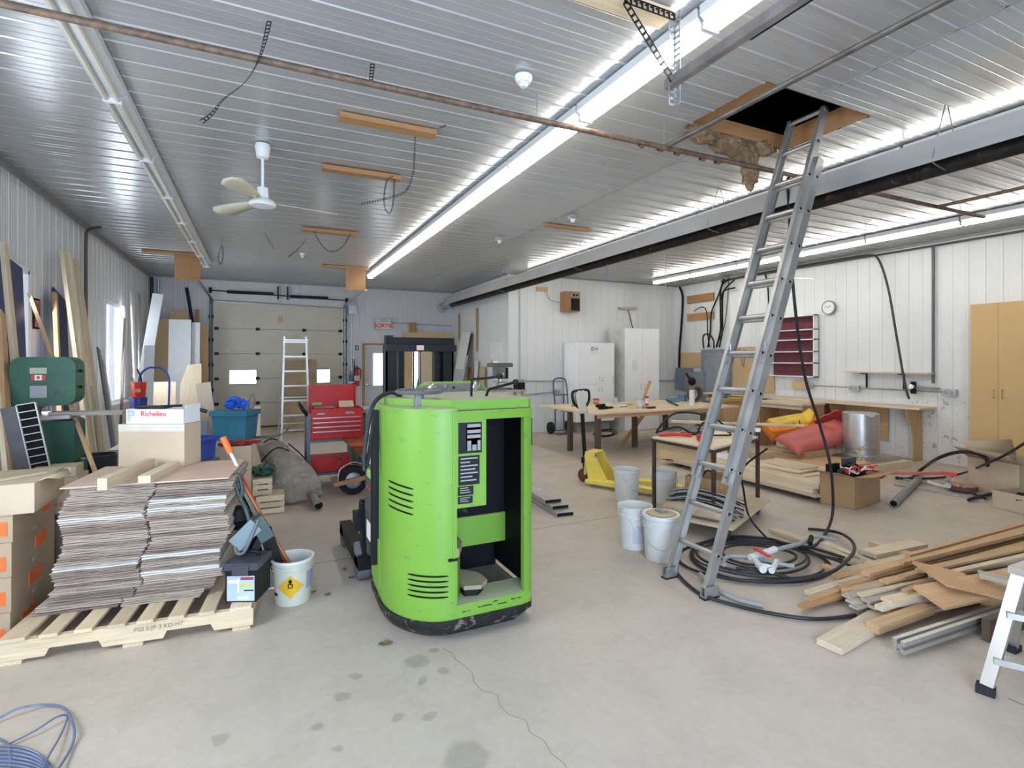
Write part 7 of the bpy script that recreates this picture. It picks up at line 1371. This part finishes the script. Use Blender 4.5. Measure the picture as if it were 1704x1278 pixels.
# drum
t = thing('metal_drum', 'upright aluminium drum with dented rim in front of the workbench', 'drum', (8.45, 5.08, .165)); R0 = .25
b = MB(); b.lathe([(0, 0), (R0, 0), (R0, .15), (R0 + .008, .155), (R0 + .008, .17), (R0, .175), (R0 * .985, .66), (R0 * .97, .685), (R0 * .9, .69), (0, .67)], n=44)
for v in b.bm.verts:
    a = math.atan2(v.co.y, v.co.x)
    if v.co.z > .6 and abs(a + 2.0) < .35: v.co.z -= .05 * math.cos((a + 2.0) / .35 * PI / 2) * (1 if v.co.xy.length > .15 else 0)
b.build('drum_shell', M('drum_alu', (.50, .50, .49), .36, .75, .1, 4), t); MB().lathe([(R0 + .004, .02), (R0 + .012, .03), (R0 + .012, .05), (R0 + .004, .06)], n=40).build('band', galv, t)
tag(MB().tube([(8.02, 4.90, .33), (8.05, 4.86, .26), (8.03, 4.84, .17), (8.12, 4.82, .17)], .014, 8).tube([(8.1, 4.87, .33), (8.2, 4.85, .36)], .014, 8).build('yellow_strap', M('strap_yellow', (.62, .50, .22), .6)), 'yellow strap hanging on the front of the aluminium drum', 'strap')
# red sled, upside down and tilted
def shell(prof_w, name, mat, m, par, L_=1.2, Wd=.5, H=.14, nx=18, ny=10, nose=.18):
    b = MB(); G = []
    for i in range(nx + 1):
        s = i / nx; x = (s - .5) * L_; wv = Wd * (1 - max(0, (s - .78) / .22) ** 2 * .55) * (.9 + .1 * s); hh = H * min(1, s / .06 + .15) * min(1, (1 - s) / .25 + .1); row = []
        for j in range(ny + 1):
            v = j / ny * 2 - 1; f = 1 if abs(v) < .72 else max(0, (1 - abs(v)) / .28); row.append((x, v * wv / 2, hh * f + nose * max(0, (s - .8) / .2) ** 2 + .012 * math.sin(v * 9) * (abs(v) < .7)))
        G.append(row)
    b.sheet(G); o = b.build(name, mat, par, ang=50, m=m); md = o.modifiers.new('s', 'SOLIDIFY'); md.thickness = .006; return o
sc_, se = aZ(1318, 738, .36), aZ(1395, 716, .62)
def orient(p, q, up=(0, 0, 1)): m, L_ = frame(p, q, up); m.translation = (V(p) + V(q)) / 2; return m, L_
m, L_ = orient(aZ(1298, 748, .33), aZ(1400, 716, .52), (-.25, -.45, .85)); sl_ = shell(0, 'red_sled', M('sled_red', (.55, .13, .11), .5, 0, .06, 3), m, None, min(1.3, L_), .52, .12); tag(sl_, 'faded red plastic sled upside down beside the aluminium drum', 'sled')
m, L_ = orient(aZ(1283, 722, .42), aZ(1345, 712, .52), (-.3, -.4, .85)); ty = thing('toy_boat', 'orange and yellow plastic toy boat behind the red sled', 'toy', m.translation); TYM = wp(ty)
shell(0, 'hull', M('toy_orange', (.80, .22, .02), .4), TYM @ m, ty, .85, .46, .14); shell(0, 'deck', M('toy_yellow', (.75, .50, .05), .4), TYM @ m @ Matrix.Translation((.05, .1, .09)), ty, .7, .32, .08)
shell(0, 'fin', M('toy_blue', (.06, .12, .62), .4), TYM @ m @ Matrix.Translation((-.1, -.24, -.06)), ty, .5, .12, .06); MB().tube([(0, -.05, .2), (.05, -.12, .17), (.1, -.1, .12), (.14, .0, .2)], .006, 6).build('cord', black, ty, m=TYM @ m)
sl2 = shell(0, 'red_saucer', M('saucer_red', (.60, .06, .05), .45), Matrix.Translation(aZ(1392, 705, .62)) @ Matrix.Rotation(.5, 4, 'Y') @ Matrix.Rotation(-.6, 4, 'X'), None, .6, .5, .05, nose=.02); tag(sl2, 'bright red saucer sled behind the nose of the faded sled', 'sled')
# open carton with cables
t = carton('cardboard_box', M('kraft_open', (.42, .26, .13), .75, 0, .08, 3), (5.96, 3.70, 0), (6.58, 4.08, .36), 'open brown carton full of cables and black tools', rz=R(8), open_=True, flaps=(('f', 12, .20), ('r', -25, .22), ('l', 15, .2)), tape=False)
fluff('power_tools', [((6.16, 3.86, .36), (.14, .08, .05)), ((6.34, 3.92, .38), (.12, .08, .07)), ((6.25, 3.80, .37), (.12, .06, .04))], 1, 'black power tools heaped in the open brown carton', 'tools', black)
tag(box('black_tray', M('tray_slate', (.05, .055, .07), .4), (6.28, 3.96, .36), (6.50, 4.0, .50), bev=.01), 'dark slate plastic cover standing in the open carton', 'cover'); tag(box('black_tray', black, (6.02, 3.98, .34), (6.22, 4.02, .45), bev=.01), 'black plastic case edge at the back of the open carton', 'case')
for k in range(8):
    random.seed(60 + k); pts = [(6.05 + .09 * i + random.uniform(-.03, .03), 3.74 + random.uniform(-.03, .14), .39 + .035 * math.sin(i * 2.1 + k) + random.uniform(0, .03)) for i in range(6)]
    tag(MB().tube(pts, .008, 6).build('tangled_cable', redp if k % 2 == 0 else paper), ('red' if k % 2 == 0 else 'white') + ' cable tangled over the open brown carton', 'cable', ('red' if k % 2 == 0 else 'white') + ' cables in the open carton')
tag(MB().tube([(6.38, 3.80, .40), (6.55, 3.74, .36), (6.68, 3.76, .28), (6.66, 3.86, .27), (6.52, 3.92, .38)], .011, 6).build('extension_cable', redp), 'red cord looping over the right flap of the open carton', 'cord')
# marking tape bundle, pipe, rails
p, q = aZ(1478, 787, .12), aZ(1590, 788, .16); board('barrier_board', p, q, .06, .03, M('barrier_pink', (.62, .14, .12), .5), 'pale red barrier strip lying behind the carton', 'strip')
p, q = aZ(1565, 787, .19), aZ(1592, 790, .19); board('barrier_tape', p, q, .08, .04, M('tape_scarlet', (.75, .05, .02), .4), 'scarlet tape piece at the right end of the barrier strip', 'tape'); tag(box('paper_tag', paper, tuple(aZ(1575, 803, .02)), tuple(aZ(1575, 803, .02) + V((.12, .004, .14)))), 'white tag hanging at the barrier strip end', 'tag')
p, q = aZ(1487, 838, .045), aZ(1528, 797, .05); t = thing('metal_pipe', 'grey metal pipe lying on the floor right of the open carton', 'pipe', (p.x, p.y, 0)); MB().cyl(p, q, .042, n=24).build('pipe_body', M('pipe_grey', (.33, .34, .35), .4, .6, .1), t, m=wp(t)); MB().cyl(p - (q - p).normalized() * .001, p + (q - p).normalized() * .002, .034, n=24).build('pipe_bore', voidm, t, m=wp(t))
for i, (a_, b2_, lab) in enumerate((((1490, 806), (1640, 833), 'long flat steel track on the floor, nearer one'), ((1500, 797), (1640, 822), 'long flat steel track on the floor, farther one'))):
    p, q = aZ(*a_, .012), aZ(*b2_, .012); board('steel_track', p, q, .07, .02, galv, lab, 'track')
t = thing('grinding_disc', 'reddish brown diamond grinding disc with pale segments on the floor', 'disc', tuple(aZ(1602, 818, .0)), 0); MB().lathe([(0, 0), (.14, 0), (.15, .02), (.15, .05), (0, .06)], (0, 0, .022), 36).build('disc_body', M('disc_maroon', (.16, .06, .05), .6), t)
for k in range(12): a = 2 * PI * k / 12; MB().prism([(.04, -.008), (.135, -.026), (.135, .026), (.04, .008)], .078, .092, 'z').build('segment', M('segment_tan', (.55, .32, .22), .7), t, m=Matrix.Rotation(a, 4, 'Z'))
p = aZ(1577, 818, 0); t = thing('grinder', 'small grey angle grinder behind the grinding disc', 'tool', (p.x, p.y, .024)); MB().cyl((0, 0, .05), (.2, .1, .05), .035).build('grinder_body', galv, t); MB().tube([(-.02, 0, .04), (-.12, .05, .06), (-.2, .12, .10)], .018, 8).build('handle', whitep, t)
tag(MB().tube([aZ(1612, 832, .03), aZ(1625, 828, .04), aZ(1650, 822, .03)], .02, 6).tube([aZ(1620, 822, .03), aZ(1640, 830, .03)], .012, 6).build('wire_scrap', blackm), 'dark scrap wire on the steel tracks beside the disc', 'wire')
# black arching cables
tag(MB().tube([aZ(1490, 795, .02), aZ(1515, 796, .02), aZ(1535, 780, .08), aX(1560, 763, 7.9), aX(1590, 753, 8.0), aX(1618, 753, 8.1), aX(1640, 762, 8.1), aX(1643, 775, 8.0)], .022, 8).build('arched_hose', hose_m), 'thick black hose arching up in front of the tan cabinet', 'hose')
tag(MB().tube([aZ(1500, 797, .02), aZ(1560, 795, .02), aZ(1600, 788, .06), aX(1650, 768, 7.6), aX(1680, 753, 7.4), aX(1704, 738, 7.2), aX(1740, 715, 7.0)], .014, 8).build('black_cable', hose_m), 'black cable rising to the right edge past the tan cabinet', 'cable')
# open boxes at the right edge
carton('cardboard_box', kraft2, (8.22, 2.95, 0), (9.02, 3.55, .42), 'large open kraft box with raised flaps at the right edge', rz=R(-14), open_=True, flaps=(('l', 30, .28), ('b', 75, .2), ('f', 15, .22)), tape=False)
t = carton('cardboard_box', kraft2, (7.47, 2.55, 0), (7.97, 3.02, .20), 'small open kraft box in front of the large one at the right edge', rz=R(-12), open_=True, tape=False)
fluff('foam_scraps', [((7.62, 2.8, .12), (.14, .12, .08)), ((7.82, 2.75, .1), (.1, .1, .07))], 1, 'dark filling in the small open box', 'filling', black)
for i in range(3): p = V((8.5 + .14 * i, 3.05 - .03 * i, .02)); tag(MB().lathe([(0, 0), (.05, 0), (.05, .36), (.03, .40), (0, .40)], p, 18).build('grey_bottle', M('bottle_grey', (.3, .3, .31), .35)), 'grey cylinder standing in the large open box', 'cylinder', 'grey cylinders in the large open box')
